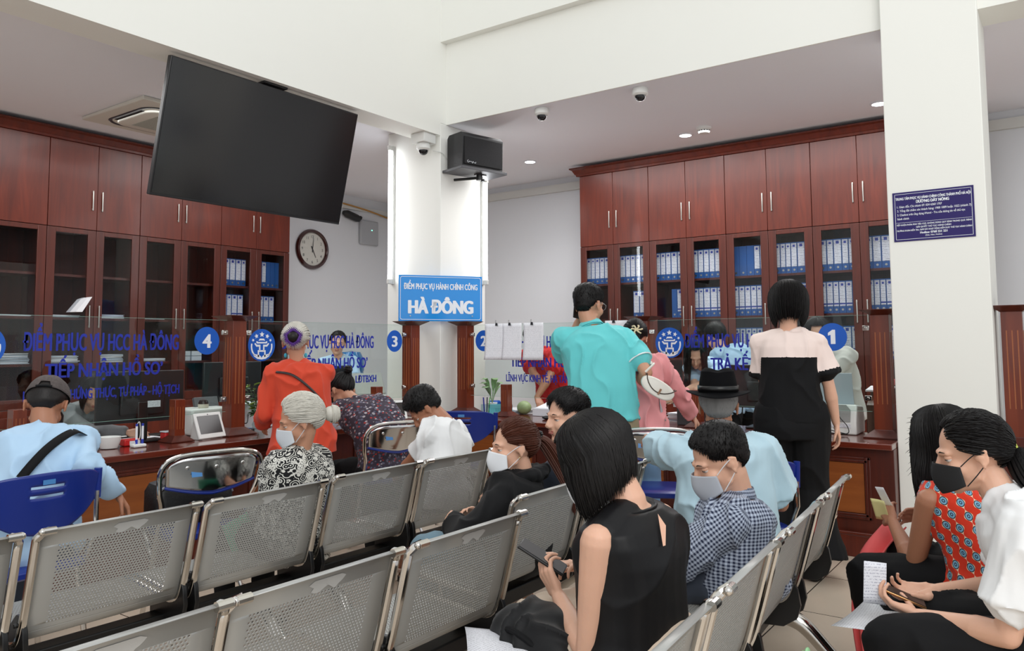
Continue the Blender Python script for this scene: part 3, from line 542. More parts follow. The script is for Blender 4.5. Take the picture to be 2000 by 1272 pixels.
def perforated(d0, d1, w, marg_lo, marg_hi, side=0.055, px=0.0112, py=0.0097, r=0.0031):
    """sheet strip between arc lengths d0..d1 with staggered round holes (true openings)"""
    mb = MB(); hx = w / 2 - side; n = int((2 * hx) / px); a0 = d0 + marg_lo; rows = int((d1 - marg_hi - a0) / py); a1 = a0 + rows * py
    vmap = {}
    def vert(x, d):
        k = (round(x * 1e5), round(d * 1e5))
        if k not in vmap: p = prof_at(d); vmap[k] = len(mb.v); mb.v.append((x, p.y, p.z))
        return vmap[k]
    def quad(ps): mb.f.append(tuple(vert(*p) for p in ps)); mb.mi.append(0)
    X0 = -n * px / 2
    H = [(r * cos(pi / 6 * (2 * k + 1)) , r * sin(pi / 6 * (2 * k + 1))) for k in range(6)]  # 30,90,150,210,270,330
    for j in range(rows):
        sh = px / 2 if j % 2 else 0; dl = a0 + j * py; dh = dl + py; dm = (dl + dh) / 2
        cells = [(X0 + i * px + sh, X0 + (i + 1) * px + sh) for i in range(n - (1 if j % 2 else 0))]
        if j % 2: quad([(X0, dl), (X0 + sh, dl), (X0 + sh, dh), (X0, dh)]); quad([(-X0 - sh, dl), (-X0, dl), (-X0, dh), (-X0 - sh, dh)])
        for (xa, xb) in cells:
            xm = (xa + xb) / 2; h = [(xm + q[0], dm + q[1]) for q in H]
            quad([(xb, dl), (xb, dh), h[0], h[5]]); quad([(xb, dh), (xm, dh), h[1], h[0]]); quad([(xm, dh), (xa, dh), h[2], h[1]])
            quad([(xa, dh), (xa, dl), h[3], h[2]]); quad([(xa, dl), (xm, dl), h[4], h[3]]); quad([(xm, dl), (xb, dl), h[5], h[4]])
    def solid(xa, xb, da, db, nd_):
        for k in range(nd_): quad([(xa, da + (db - da) * k / nd_), (xb, da + (db - da) * k / nd_), (xb, da + (db - da) * (k + 1) / nd_), (xa, da + (db - da) * (k + 1) / nd_)])
    solid(-w / 2, X0, a0, a1, rows); solid(-X0, w / 2, a0, a1, rows); solid(-w / 2, w / 2, d0, a0, 8); solid(-w / 2, w / 2, a1, d1, 14)
    return mb
M_sheet = mat('grey_powder_coated_steel', (168, 168, 165), 0.38, 0.25, var=0.03, vscale=3)
M_frame = mat('polished_chair_frame', (206, 202, 196), 0.13, 1.0)
SEATW = 0.535
dj = next(_len[i] for i, p in enumerate(_pf) if p.z > 0.44 and p.y < 0.1)
_back = perforated(dj, _len[-1], SEATW, 0.02, 0.085).mesh('backrest_sheet', M_sheet, ang=60)
_seat = perforated(0.0, dj, SEATW, 0.06, 0.03).mesh('seat_sheet', M_sheet, ang=60)
def chair_proto():
    t = thing('perforated_chair', '', 'waiting chair')
    for nm, me in (('backrest', _back), ('seat', _seat)):
        o = bpy.data.objects.new(nm, me); COL.objects.link(o); o.parent = t; md = o.modifiers.new('solid', 'SOLIDIFY'); md.thickness = 0.0018; md.offset = 0
    for s in (-1, 1):
        x = s * (SEATW / 2 + 0.014); P = [V((x, p.y - 0.006, p.z - 0.004)) for p in _pf[14:-26:4]]
        P += [V((x, -0.098, 0.765)), V((x - s * 0.012, -0.112, 0.783)), V((x - s * 0.03, -0.124, 0.790))]
        m = MB(); m.tube(P, 0.0135, 10)
        fo = m.build('side_frame', M_frame, t); MB().cyl((x - s * 0.006, -0.130, 0.790), (x - s * 0.045, -0.130, 0.790), 0.0125, n=10).ell((x - s * 0.004, -0.130, 0.79), (0.012, 0.012, 0.012), 10, 6).build('end_cap', M_frame, fo)
        b = MB(); arc = [(0.10, 0.39), (0.06, 0.47), (0.02, 0.505), (-0.01, 0.505), (-0.035, 0.46), (-0.045, 0.40), (-0.03, 0.35), (0.02, 0.315), (0.12, 0.31), (0.20, 0.33), (0.20, 0.385)]
        b.prism([(p[0], p[1]) for p in arc], (x - 0.012 if s > 0 else x - 0.006, 0, 0), (0, 1, 0), (0, 0, 1), 0.018); b.cyl((x - 0.02, 0.0, 0.475), (x + 0.02, 0.0, 0.475), 0.008, n=10)
        b.build('seat_bracket', M_black, t, bevel=0.004)
    tape = MB().grid(lambda u, v: (0.02 + 0.10 * u + 0.012 * sin(9 * v), 0, 0) if False else (lambda p: (-0.02 + 0.11 * u + 0.01 * sin(7 * v + 4 * u), p.y - 0.0025, p.z))(prof_at(_len[-1] - 0.055 - 0.03 * (1 - v) * (1 + 0.25 * sin(11 * u)))), 10, 3)
    tape.build('tape_residue', mat('tape_residue', (186, 186, 184), 0.7), t)
    return t
CHP = chair_proto()
YB = 0.13   # the top edge sits this far behind the chair origin
def waiting_bench(x0, y, rz, seats, label, x_end, legs, arm_right=False):
    """one beam-mounted bench = one thing: beam, cast legs, and for every seat its sheets, frames, brackets; seats = x along the bench"""
    L = x_end; t = thing('waiting_bench', label, 'bench', (x0, y, 0), rz, None)
    MB().bb(-0.02, L + 0.02, 0.09, 0.17, 0.285, 0.345).build('beam', M_black, t, bevel=0.006)
    for lx_ in legs:
        q = MB(); q.tube([(lx_, 0.13, 0.33), (lx_, 0.13, 0.27), (lx_, 0.13, 0.21)], [0.035, 0.028, 0.03], 14)
        for s in (-1, 1):
            pts = smoothpath([(lx_, 0.13, 0.235), (lx_, 0.13 + s * 0.10, 0.20), (lx_, 0.13 + s * 0.22, 0.085), (lx_, 0.13 + s * 0.31, 0.03)], 5)
            q.tube(pts, [0.040 - 0.018 * i / (len(pts) - 1) for i in range(len(pts))], 12)
        q.build('leg', M_frame, t)
        for s in (-1, 1): MB().cyl((lx_, 0.13 + s * 0.31, 0.0), (lx_, 0.13 + s * 0.31, 0.03), 0.024, n=14).build('foot_pad', M_black, t)
    for sx, tape in seats:
        for ch in list(CHP.children):
            if ch.name.startswith('tape') and not tape: continue
            c = copy_tree2(ch, t); c.location = (sx, 0, 0)
    if arm_right:
        s = 1; xx = L + 0.03; a = MB(); a.tube(smoothpath([(xx, -0.03, 0.50), (xx + s * 0.02, 0.0, 0.60), (xx + s * 0.02, 0.10, 0.635), (xx + s * 0.02, 0.30, 0.625), (xx + s * 0.02, 0.36, 0.58), (xx, 0.34, 0.45), (xx, 0.30, 0.38)], 5), 0.0145, 10); a.ell((xx + s * 0.03, 0.0, 0.61), (0.03, 0.028, 0.028), 14, 8); a.build('armrest', M_frame, t)
    return t
def copy_tree2(o, parent):
    c = o.copy(); COL.objects.link(c); c.parent = parent
    for ch in list(o.children): copy_tree2(ch, c)
    return c
waiting_bench(0.60, 2.865, R(-1.2), [(0.27, 0), (0.885, 1), (1.49, 1)], 'perforated steel bench of the back row, left part, behind the capped man', 1.78, (0.16, 1.6))
waiting_bench(2.45, 2.862, R(-1), [(0.285, 1), (0.885, 1)], 'perforated steel bench of the back row, right part, behind the white-shirted man', 1.17, (0.16, 1.0), True)
waiting_bench(0.50, 1.745, R(-0.4), [(0.355, 1), (0.92, 1), (1.54, 1)], 'perforated steel bench at the bottom left, nearest row to the camera', 1.83, (0.16, 1.6))
waiting_bench(2.50, 1.895, R(0.9), [(0.295, 0), (0.91, 0)], 'perforated steel bench under the auburn ponytail', 1.20, (0.16, 1.0))
a3 = R(4.2); ux, uy = cos(a3), sin(a3)
def r3(s): return (1.50 + s * ux, 0.672 + s * uy)
bx, by = r3(-0.3)
waiting_bench(bx - YB * uy, by + YB * ux, a3, [(0.295, 0), (0.94, 0), (1.61, 0), (2.28, 0)], 'perforated steel bench on the right with splayed chrome feet', 2.56, (0.35, 2.28))
for c in list(CHP.children):
    for d in list(c.children): bpy.data.objects.remove(d)
    bpy.data.objects.remove(c)
bpy.data.objects.remove(CHP)
kn = MB(); kx, ky = r3(2.27); kn.cyl((kx, ky + 0.10, 0.60), (kx + 0.05, ky + 0.10, 0.60), 0.014, n=12).ell((kx + 0.065, ky + 0.10, 0.60), (0.03, 0.028, 0.028), 16, 10); tag(kn.build('armrest_knob', M_chrome), 'chrome armrest knob at the far end of the right-hand row', 'armrest')
tg = MB(); gx, gy = r3(0.98)
for k in range(5): a = k * 1.3; tg.ell((gx + 0.015 * cos(a), gy - 0.05 + 0.01 * sin(a), 0.45 - 0.012 * k), (0.022, 0.008, 0.016), 10, 6, rot=Matrix.Rotation(a, 3, 'Y'))
tag(tg.build('ribbon_tag', mat('pale_green_plastic', (160, 214, 160), 0.5)), 'crumpled pale green ribbon tied between two right-hand row chairs', 'ribbon')
# ------------------------------------------------ chrome folding chairs and blue plastic chairs
def folding_chair(loc, rz, label, seat=True):
    """chrome tube folding chair, polished back plate, blue seat; +y is where the sitter faces"""
    t = thing('folding_chair', label, 'folding chair', loc, rz, 'chrome folding chairs')
    w = 0.215
    pts = [(-w, 0.16, 0.01), (-w, -0.02, 0.42), (-w, -0.10, 0.60), (-w * 1.12, -0.14, 0.70), (-w * 1.14, -0.17, 0.80), (-w * 0.86, -0.19, 0.858), (0, -0.205, 0.872), (w * 0.86, -0.19, 0.858), (w * 1.14, -0.17, 0.80), (w * 1.12, -0.14, 0.70), (w, -0.10, 0.60), (w, -0.02, 0.42), (w, 0.16, 0.01)]
    MB().tube(smoothpath(pts, 6), 0.0125, 10).build('back_frame', M_frame, t)
    f = MB(); f.tube(smoothpath([(-w * 0.9, -0.22, 0.01), (-w * 0.9, 0.05, 0.30), (-w * 0.9, 0.20, 0.455)], 5), 0.011, 10).tube(smoothpath([(w * 0.9, -0.22, 0.01), (w * 0.9, 0.05, 0.30), (w * 0.9, 0.20, 0.455)], 5), 0.011, 10)
    f.cyl((-w * 0.9, -0.205, 0.03), (w * 0.9, -0.205, 0.03), 0.010, n=10).cyl((-w, 0.145, 0.04), (w, 0.145, 0.04), 0.010, n=10); f.build('cross_legs', M_frame, t)
    def bp(u, v):
        x = (u - 0.5) * 2; zt = 0.856 - 0.05 * abs(x) ** 6; zb = 0.70 - 0.03 * cos(x * pi / 2) + 0.015 * abs(x); z = zb + (zt - zb) * v
        return (x * w * (1.02 + 0.04 * v), -0.14 - (z - 0.70) * 0.34 - 0.035 * (1 - x * x), z)
    MB().grid(bp, 20, 8).build('back_plate', mat('polished_back_plate', (200, 200, 200), 0.12, 1.0), t, solid=0.003)
    MB().tube([bp(i / 20, 0.0) for i in range(21)], 0.007, 8).build('blue_edge_trim', M_blue, t)
    for x in (0.2, 0.5, 0.8): MB().ell(V(bp(x, 0.72)) + V((0, -0.004, 0)), (0.010, 0.004, 0.010), 10, 6).build('rivet', M_chrome, t)
    c = V(bp(0.30, 0.55)); s_ = MB(); s_.box((c.x, c.y - 0.004, c.z), (0.05, 0.002, 0.034), Matrix.Rotation(R(-18), 3, 'X')); s_.build('sticker', mat('blue_sticker', (70, 130, 190), 0.4), t)
    s2 = MB(); s2.loft([rrz2(0.19, 0.455), rrz2(0.195, 0.462), rrz2(0.195, 0.485), rrz2(0.17, 0.497)]); s2.build('seat', M_blue, t)
    return t
def rrz2(s_, z, cy=0.03, k=6): return [V((p[0], p[1] + cy, z)) for p in rr(-s_, s_, -s_, s_, 0.07, k)]
folding_chair((2.34, 3.62, 0), R(-12), 'chrome folding chair holding the black briefcase, beside the capped man')
folding_chair((3.93, 3.86, 0), R(-20), 'chrome folding chair under the woman in the dark flowered blouse')
folding_chair((4.55, 2.15, 0), R(-62), 'chrome folding chair seen behind the bobbed head, near the khaki trousers')
def plastic_chair(loc, rz, label, z=0.86):
    t = thing('blue_plastic_chair', label, 'chair', loc, rz, None); w = 0.25
    def bp(u, v):
        x = (u - 0.5) * 2; zt = z - 0.02 * x * x - 0.03 * abs(x) ** 8; zb = z - 0.26 + 0.13 * abs(x) ** 2.4; zz = zb + (zt - zb) * v
        return (x * w, -0.20 + 0.075 * x * x - (zz - 0.6) * 0.15, zz)
    # two slots under the top edge
    mb = MB(); nu, nv = 40, 20; vs = [bp(i / nu, j / nv) for j in range(nv + 1) for i in range(nu + 1)]; fs = []
    for j in range(nv):
        for i in range(nu):
            if j in (12, 15) and 14 <= i <= 24: continue
            fs.append((j * (nu + 1) + i, j * (nu + 1) + i + 1, (j + 1) * (nu + 1) + i + 1, (j + 1) * (nu + 1) + i))
    mb.add(vs, fs); b = mb.build('backrest', M_blue, t, solid=0.008)
    c = V(bp(0.5, 0.9)); MB().box((c.x - 0.01, c.y - 0.006, c.z - 0.012), (0.05, 0.002, 0.02)).build('sticker', MATS['blue_sticker'], b)
    s_ = MB(); s_.loft([rrz2(0.20, 0.42, 0.03), rrz2(0.215, 0.43, 0.03), rrz2(0.215, 0.45, 0.03), rrz2(0.20, 0.46, 0.03)]); s_.build('seat', M_blue, t)
    for sx in (-1, 1):
        for sy in (-1, 1): MB().tube([(sx * 0.18, 0.03 + sy * 0.16, 0.43), (sx * 0.21, 0.03 + sy * 0.21, 0.0)], 0.0125, 10).build('leg', M_frame, t)
        MB().tube([(sx * 0.215, -0.13, 0.45), (sx * 0.235, -0.17, 0.56), (sx * 0.243, -0.155, z - 0.12)], 0.011, 10).build('back_support', M_chrome, t)
        MB().tube([(sx * 0.248, -0.145, z - 0.15), (sx * 0.25, -0.150, z - 0.02)], 0.017, 10).build('side_sleeve', M_blue, t)
    return t
plastic_chair((1.57, 3.75, 0), R(3), 'dark blue plastic chair under the capped man in pale blue')
plastic_chair((4.93, 3.98, 0), R(-58), 'dark blue plastic chair behind the man in the white shirt', 0.88)
plastic_chair((4.05, 1.45, 0), R(-40), 'dark blue plastic chair under the man in the black hat', 0.80)
# ------------------------------------------------ lever-arch binders
def paper_lines_mat(name, base=(228, 230, 236), ink=(96, 100, 120), n=9.0, ax='Z', amt=0.5):
    if name in MATS: return MATS[name]
    m = mat(name, base, 0.6); b = m.node_tree.nodes['Principled BSDF']; tc = nd(m, 'ShaderNodeTexCoord'); sp = nd(m, 'ShaderNodeSeparateXYZ'); lk(m, tc.outputs['Object'], sp.inputs[0])
    w = nd(m, 'ShaderNodeMath'); w.operation = 'MULTIPLY'; w.inputs[1].default_value = 1000.0 / n; lk(m, sp.outputs[ax], w.inputs[0])
    f = nd(m, 'ShaderNodeMath'); f.operation = 'FRACT'; lk(m, w.outputs[0], f.inputs[0]); g = nd(m, 'ShaderNodeMath'); g.operation = 'LESS_THAN'; g.inputs[1].default_value = 0.42; lk(m, f.outputs[0], g.inputs[0])
    ns = nd(m, 'ShaderNodeTexNoise'); ns.inputs['Scale'].default_value = 260; ns.inputs['Detail'].default_value = 1; lk(m, tc.outputs['Object'], ns.inputs[0]); q = nd(m, 'ShaderNodeMath'); q.operation = 'GREATER_THAN'; q.inputs[1].default_value = 0.5; lk(m, ns.outputs['Fac'], q.inputs[0])
    a = nd(m, 'ShaderNodeMath'); a.operation = 'MULTIPLY'; lk(m, g.outputs[0], a.inputs[0]); lk(m, q.outputs[0], a.inputs[1]); a2 = nd(m, 'ShaderNodeMath'); a2.operation = 'MULTIPLY'; a2.inputs[1].default_value = amt; lk(m, a.outputs[0], a2.inputs[0])
    mx = nd(m, 'ShaderNodeMix'); mx.data_type = 'RGBA'; mx.inputs[6].default_value = (*lin(base), 1); mx.inputs[7].default_value = (*lin(ink), 1); lk(m, a2.outputs[0], mx.inputs[0]); lk(m, mx.outputs[2], b.inputs['Base Color']); return m
M_lab = paper_lines_mat('binder_spine_label', n=17.0, amt=0.75); M_sq = mat('label_blue_square', (44, 62, 150), 0.5)
def binder_mesh(w, label=True, strip=False):
    """local: x width, -y spine towards the viewer, z up"""
    mb = MB(); h = 0.318; mb.bb(-w / 2, w / 2, 0, 0.27, 0, h, 0)
    mb.lathe([(0.011, 0.0), (0.011, 0.003), (0.006, 0.003), (0.006, 0.0005)], (0, -0.0005, 0.035), 14, 4, Matrix.Rotation(R(90), 3, 'X'))
    if label:
        l = w * 0.43; mb.bb(-l, l, -0.0012, 0, 0.068, h - 0.012, 1)
        s = w * 0.20; mb.bb(-s, s, -0.0022, 0, h - 0.050, h - 0.050 + 2 * s, 2)
        for a, b in ((-l * .8, -l * .76), (l * .76, l * .8)): mb.bb(a, b, -0.002, 0, h - 0.062, h - 0.018, 3)
        for z_ in (h - 0.062, h - 0.018): mb.bb(-l * .8, l * .8, -0.002, 0, z_ - .0008, z_ + .0008, 3)
        if strip: mb.bb(-l, l, -0.002, 0, 0.085, 0.10, 2)
    return mb.mesh('binder', [M_bind, M_lab, M_sq, M_ink, M_steel], False)
BM = {}
for w in (0.05, 0.06, 0.075):
    for k in ('l', 's', 'p'): BM[(w, k)] = binder_mesh(w, k != 'p', k == 's')
ORD = ['first', 'second', 'third', 'fourth', 'fifth', 'sixth', 'seventh', 'eighth']
rnd = random.Random(5)
def shelf_binders(seq, start, end, wall, z, where, gap0=0.004):
    """seq of (width, kind); wall 'L' runs +x, 'R' runs -y"""
    s = start; n = 0
    for (w, k) in seq:
        if abs(s + w - start) > end + 1e-6: break
        o = bpy.data.objects.new('ring_binder', BM[(w, k)]); COL.objects.link(o); g = s + w / 2
        if wall == 'L': o.location = (g, YL + 0.075, z + 0.001); o.rotation_euler = (0, 0, 0)
        else: o.location = (XR + 0.075, ry0_ - (g - 0), z + 0.001); o.rotation_euler = (0, 0, -pi / 2)
        tag(o, ('plain blue' if k == 'p' else 'white-labelled') + ' binder, ' + ORD[n] + ' on ' + where, 'binder', 'blue binders in the filing cabinets'); s += w + 0.003; n += 1
ry0_ = 0
rows = {0: [('lsll', 2.10, .01)], }
def seq(n, kinds='l', ws=(0.05, 0.06, 0.06, 0.075)): return [(rnd.choice(ws), rnd.choice(kinds)) for _ in range(n)]
doorsR = [(4.728, 4.284), (4.284, 3.829), (3.829, 3.383), (3.383, 2.937), (2.937, 2.492), (2.492, 2.05), (2.05, 1.613), (1.613, 1.17)]
for di, (ya, yb) in enumerate(doorsR):
    W_ = ya - yb - 0.05; nm = 'shelf behind right glass door ' + ('one', 'two', 'three', 'four', 'five', 'six', 'seven', 'eight')[di]
    ry0_ = ya - 0.03; full = int(W_ / 0.06)
    shelf_binders(seq(8) if di != 4 else [(0.075, 'p')] * 3 + [(0.06, 'l')] * 4, 0.0, W_, 'R', 2.10, 'top ' + nm)
    if di == 0: pass
    elif di == 1: ry0_ = ya - 0.20; shelf_binders([(0.075, 'l'), (0.075, 'l'), (0.05, 'l')], 0.0, 0.22, 'R', 1.68, 'middle ' + nm)
    elif di == 2: ry0_ = ya - 0.22; shelf_binders([(0.06, 'p'), (0.075, 's')], 0.0, 0.2, 'R', 1.68, 'middle ' + nm)
    else: shelf_binders(seq(8, 'lss'), 0.0, W_, 'R', 1.68, 'middle ' + nm)
    ry0_ = ya - 0.03
    if di >= 4: shelf_binders(seq(8, 'lls'), 0.0, W_, 'R', 1.235, 'lower ' + nm)
for di, (xa, xb) in enumerate(((5.29, 5.765), (5.765, 6.255))):
    nm = 'shelf behind %s left glass door' % ('second last', 'last')[di]
    shelf_binders([(0.075, 'l')] * 4 + [(0.06, 'l')] * 2 if di == 0 else [(0.06, 'l')] * 3 + [(0.06, 'p')] * 3, xa + 0.03, xb - xa - 0.06, 'L', 2.10, 'top ' + nm)
    shelf_binders([(0.06, 'l')] * 3 + [(0.075, 's')] * 3 if di == 0 else [(0.075, 'l')] * 4, xa + 0.03, xb - xa - 0.06, 'L', 1.68, 'middle ' + nm)
    shelf_binders([(0.06, 'p')] * 2 + [(0.06, 'l')] * 2, xa + 0.03, xb - xa - 0.06, 'L', 1.235, 'lower ' + nm)
# paper stacks on the left cabinet shelves
def paper_stack(c, size, n, label, rz=0, seed=1, colr=None, name='paper_stack', grp=None, cat='papers'):
    r = random.Random(seed); mb = MB(); z = 0
    for k in range(n):
        h = r.choice((0.004, 0.008, 0.012)); mb.box((r.uniform(-.012, .012), r.uniform(-.012, .012), z + h / 2), (size[0], size[1], h * 0.92), Matrix.Rotation(r.uniform(-.06, .06), 3, 'Z'), r.choice((0, 0, 1))); z += h
    o = mb.build(name, [M_paper, mat('aged_paper', (196, 204, 214), 0.8)], None, smooth=False); o.location = c; o.rotation_euler = (0, 0, rz); tag(o, label, cat, grp); return o
k = 0
for (xc, z, n, lab) in ((3.21, 1.235, 14, 'tall pile of documents on the lower shelf at far left'), (3.21, 1.68, 3, 'thin papers on the middle shelf at far left'), (3.66, 1.68, 4, 'flat papers under the open booklet, middle shelf'), (4.1, 1.68, 5, 'stack of papers on the middle shelf of third left door'),
                        (4.56, 1.68, 2, 'loose papers on the middle shelf behind fourth left door'), (3.66, 1.235, 9, 'pile of papers behind the letters PHỤC on glass 4'), (4.1, 1.235, 9, 'pile of papers behind the letters VỤ on glass 4'), (4.56, 1.235, 5, 'pile of papers behind the letters HÀ on glass 4'),
                        (3.21, 0.812, 8, 'pile of documents on the lowest shelf at far left')):
    paper_stack((xc, YL + 0.18, z + 0.001), (0.27, 0.21), n, lab, seed=k, grp='papers in the left cabinets'); k += 1
bk = MB(); bk.prism([(0, 0), (0.10, 0.13), (0.15, 0.15), (0.06, 0.0)], (3.66, YL + 0.07, 1.73), (1, 0, 0), (0, 0, 1), 0.2); tag(bk.build('open_booklet', M_paper), 'white folded booklet standing open on the left cabinet shelf', 'booklet')
for i, (x, z) in enumerate(((4.72, 1.235), (4.86, 1.235), (4.72, 1.29), (4.86, 1.29))):
    o = MB().bb(-0.06, 0.06, 0, 0.2, 0, 0.05).build('file_box', [M_vw]); o.location = (x + 0.22, YL + 0.08, z + 0.001); tag(o, 'small white box, %s, on shelf left of the number 4' % ('bottom left of four', 'bottom right of four', 'top left of four', 'top right of four')[i], 'box', 'small white boxes')
TZ = 0.741
# ------------------------------------------------ things on the counter at glass 4
o = thing('white_bowl', 'white plastic bowl on the counter beside the pen stand', 'bowl', (2.60, 5.02, TZ)); MB().lathe([(0.035, 0), (0.05, 0.004), (0.066, 0.045), (0.070, 0.075), (0.066, 0.075), (0.060, 0.045), (0.045, 0.01), (0, 0.008)], n=32, caps=False).build('bowl_body', M_white, o); MB().box((0.085, 0, 0.068), (0.05, 0.022, 0.006)).build('grip', M_white, o, bevel=0.002)
o = thing('red_stapler', 'red stapler box with white tag beside the white bowl', 'stapler', (2.76, 5.06, TZ)); MB().bb(-0.055, 0.055, -0.03, 0.03, 0, 0.045).build('case', M_red, o, bevel=0.008); MB().bb(-0.02, 0.05, -0.032, -0.029, 0.008, 0.032).build('tag', M_vw, o)
o = thing('pen_stand', 'white desk pen stand with two blue and white pens', 'pen stand', (2.74, 4.93, TZ)); MB().bb(-0.04, 0.045, -0.03, 0.03, 0, 0.022).build('stand_base', M_white, o, bevel=0.008)
for x in (-0.01, 0.03):
    p = MB().cyl((x, 0, 0.02), (x, 0.0, 0.05), 0.008, n=10, mi=1).cyl((x, 0, 0.05), (x, 0, 0.135), 0.007, n=10).cyl((x, 0, 0.135), (x, 0, 0.15), 0.0075, n=10, mi=1).build('pen', [M_vw, mat('pen_blue', (40, 60, 170), 0.4)], o)
MB().tube(smoothpath([(0.0, 0.01, 0.15), (0.015, 0.01, 0.155), (0.012, 0.0, 0.06), (-0.03, 0.0, 0.02)], 5), 0.003, 6).build('cord', M_trim, o)
def monitor(loc, rz, w, h, label, zb=0.13, sticker=False, logo=False):
    t = thing('computer_monitor', label, 'monitor', loc, rz); m = MB().bb(-w / 2, w / 2, 0, 0.03, zb, zb + h); bk = m.build('back_panel', mat('monitor_back', (30, 30, 32), 0.4), t, bevel=0.006)
    MB().bb(-w / 2 + 0.01, w / 2 - 0.01, 0.0305, 0.032, zb + 0.012, zb + h - 0.01).build('screen', M_black, t)
    MB().bb(-w * 0.25, w * 0.25, -0.022, 0, zb + h * 0.15, zb + h * 0.62).build('housing', MATS['monitor_back'], t, bevel=0.012)
    MB().bb(-0.035, 0.035, -0.025, 0.0, 0.015, zb + 0.14).build('neck', M_black, t, bevel=0.006); MB().bb(-0.13, 0.13, -0.09, 0.12, 0, 0.014).build('foot', M_black, t, bevel=0.005)
    if sticker: MB().bb(0.03, 0.12, -0.0245, -0.022, zb + 0.10, zb + 0.145).build('white_sticker', paper_lines_mat('small_print_label', n=7, amt=0.6), bk)
    if logo: MB().lathe([(0.022, 0), (0.026, 0), (0.026, 0.002), (0.022, 0.002), (0.022, 0)], (0.0, -0.0225, zb + h * 0.52), 28, 0, RXf, caps=False).build('round_logo', M_grey, bk)
    return t
monitor((2.92, 5.22, TZ), R(-4), 0.60, 0.35, 'large black monitor seen from behind at glass 4', sticker=True)
kb = MB().bb(-0.22, 0.22, -0.07, 0.07, 0, 0.018); o = kb.build('keyboard', M_black, bevel=0.004); o.location = (2.88, 5.10, TZ + 0.016) if False else (3.02, 5.42, TZ); tag(o, 'black keyboard lying behind the monitor at glass 4', 'keyboard')
def cup(loc, r, h, m, label, name='paper_cup'):
    t = MB().lathe([(r * .8, 0), (r, h), (r * .94, h), (r * .75, 0.004), (0, 0.004)], n=24, caps=False); o = t.build(name, m); o.location = loc; tag(o, label, 'cup'); return o
tb = thing('red_tub', 'red tub with white lid behind the short post at glass 4', 'tub', (3.10, 5.13, TZ)); MB().bb(-0.075, 0.075, -0.035, 0.035, 0, 0.055).build('tub_body', M_red, tb, bevel=0.01, seg=3); MB().bb(-0.077, 0.077, -0.037, 0.037, 0.055, 0.064).build('lid', M_vw, tb, bevel=0.004)
def tablet(loc, rz, label, w=0.235, h=0.185):
    t = thing('countertop_tablet', label, 'tablet', loc, rz); tl = Matrix.Rotation(R(-22), 3, 'X')
    MB().box(tl @ V((0, 0, h / 2)) + V((0, 0, 0.006)), (w, 0.016, h), tl).build('tablet_case', M_white, t, bevel=0.005)
    MB().box(tl @ V((0, -0.0088, h / 2 + 0.006)) + V((0, 0, 0.006)), (w - 0.045, 0.002, h - 0.055), tl).build('tablet_screen', mat('tablet_screen', (34, 24, 26), 0.12), t)
    MB().prism([(0, 0), (0.11, 0), (0.10, 0.02), (h * 0.36, h * 0.86)], (-w / 2 + 0.02, 0.008, 0.0), (0, 1, 0), (0, 0, 1), 0.02).prism([(0, 0), (0.11, 0), (0.10, 0.02), (h * 0.36, h * 0.86)], (w / 2 - 0.04, 0.008, 0), (0, 1, 0), (0, 0, 1), 0.02).build('support_leg', M_white, t, bevel=0.003)
    MB().box(tl @ V((0, -0.009, h - 0.014)) + V((0, 0, 0.006)), (0.006, 0.002, 0.006), tl).build('lens', M_ink, t); return t
tablet((3.28, 4.93, TZ), R(8), 'white countertop tablet with dark screen left of the tall post at glass 4')
tablet((4.99, 4.80, TZ), R(-22), 'white countertop tablet by the short post at glass 3', 0.20, 0.17)
pr = thing('white_printer', 'white printer behind the tablet at glass 4', 'printer', (3.46, 5.32, TZ)); MB().bb(-0.17, 0.17, -0.12, 0.14, 0, 0.19).build('printer_body', M_white, pr, bevel=0.015, seg=3); MB().box((0.08, 0.10, 0.215), (0.2, 0.03, 0.09), Matrix.Rotation(R(-20), 3, 'X')).build('paper_tray', mat('dark_grey_plastic', (84, 86, 90), 0.4), pr, bevel=0.004)
jr = thing('food_jar', 'black and cream lidded jar standing on the white printer', 'jar', (3.43, 5.28, TZ + 0.19)); MB().lathe([(0.034, 0), (0.038, 0.01), (0.038, 0.03)], n=24).build('jar_body', mat('cream_plastic', (206, 200, 184), 0.4), jr); MB().lathe([(0.036, 0.03), (0.034, 0.045), (0.026, 0.058), (0, 0.062)], n=24).build('jar_lid', M_black, jr)
paper_stack((2.93, 5.34, TZ), (0.30, 0.22), 3, 'loose papers in front of the keyboard at glass 4', R(14), 21)
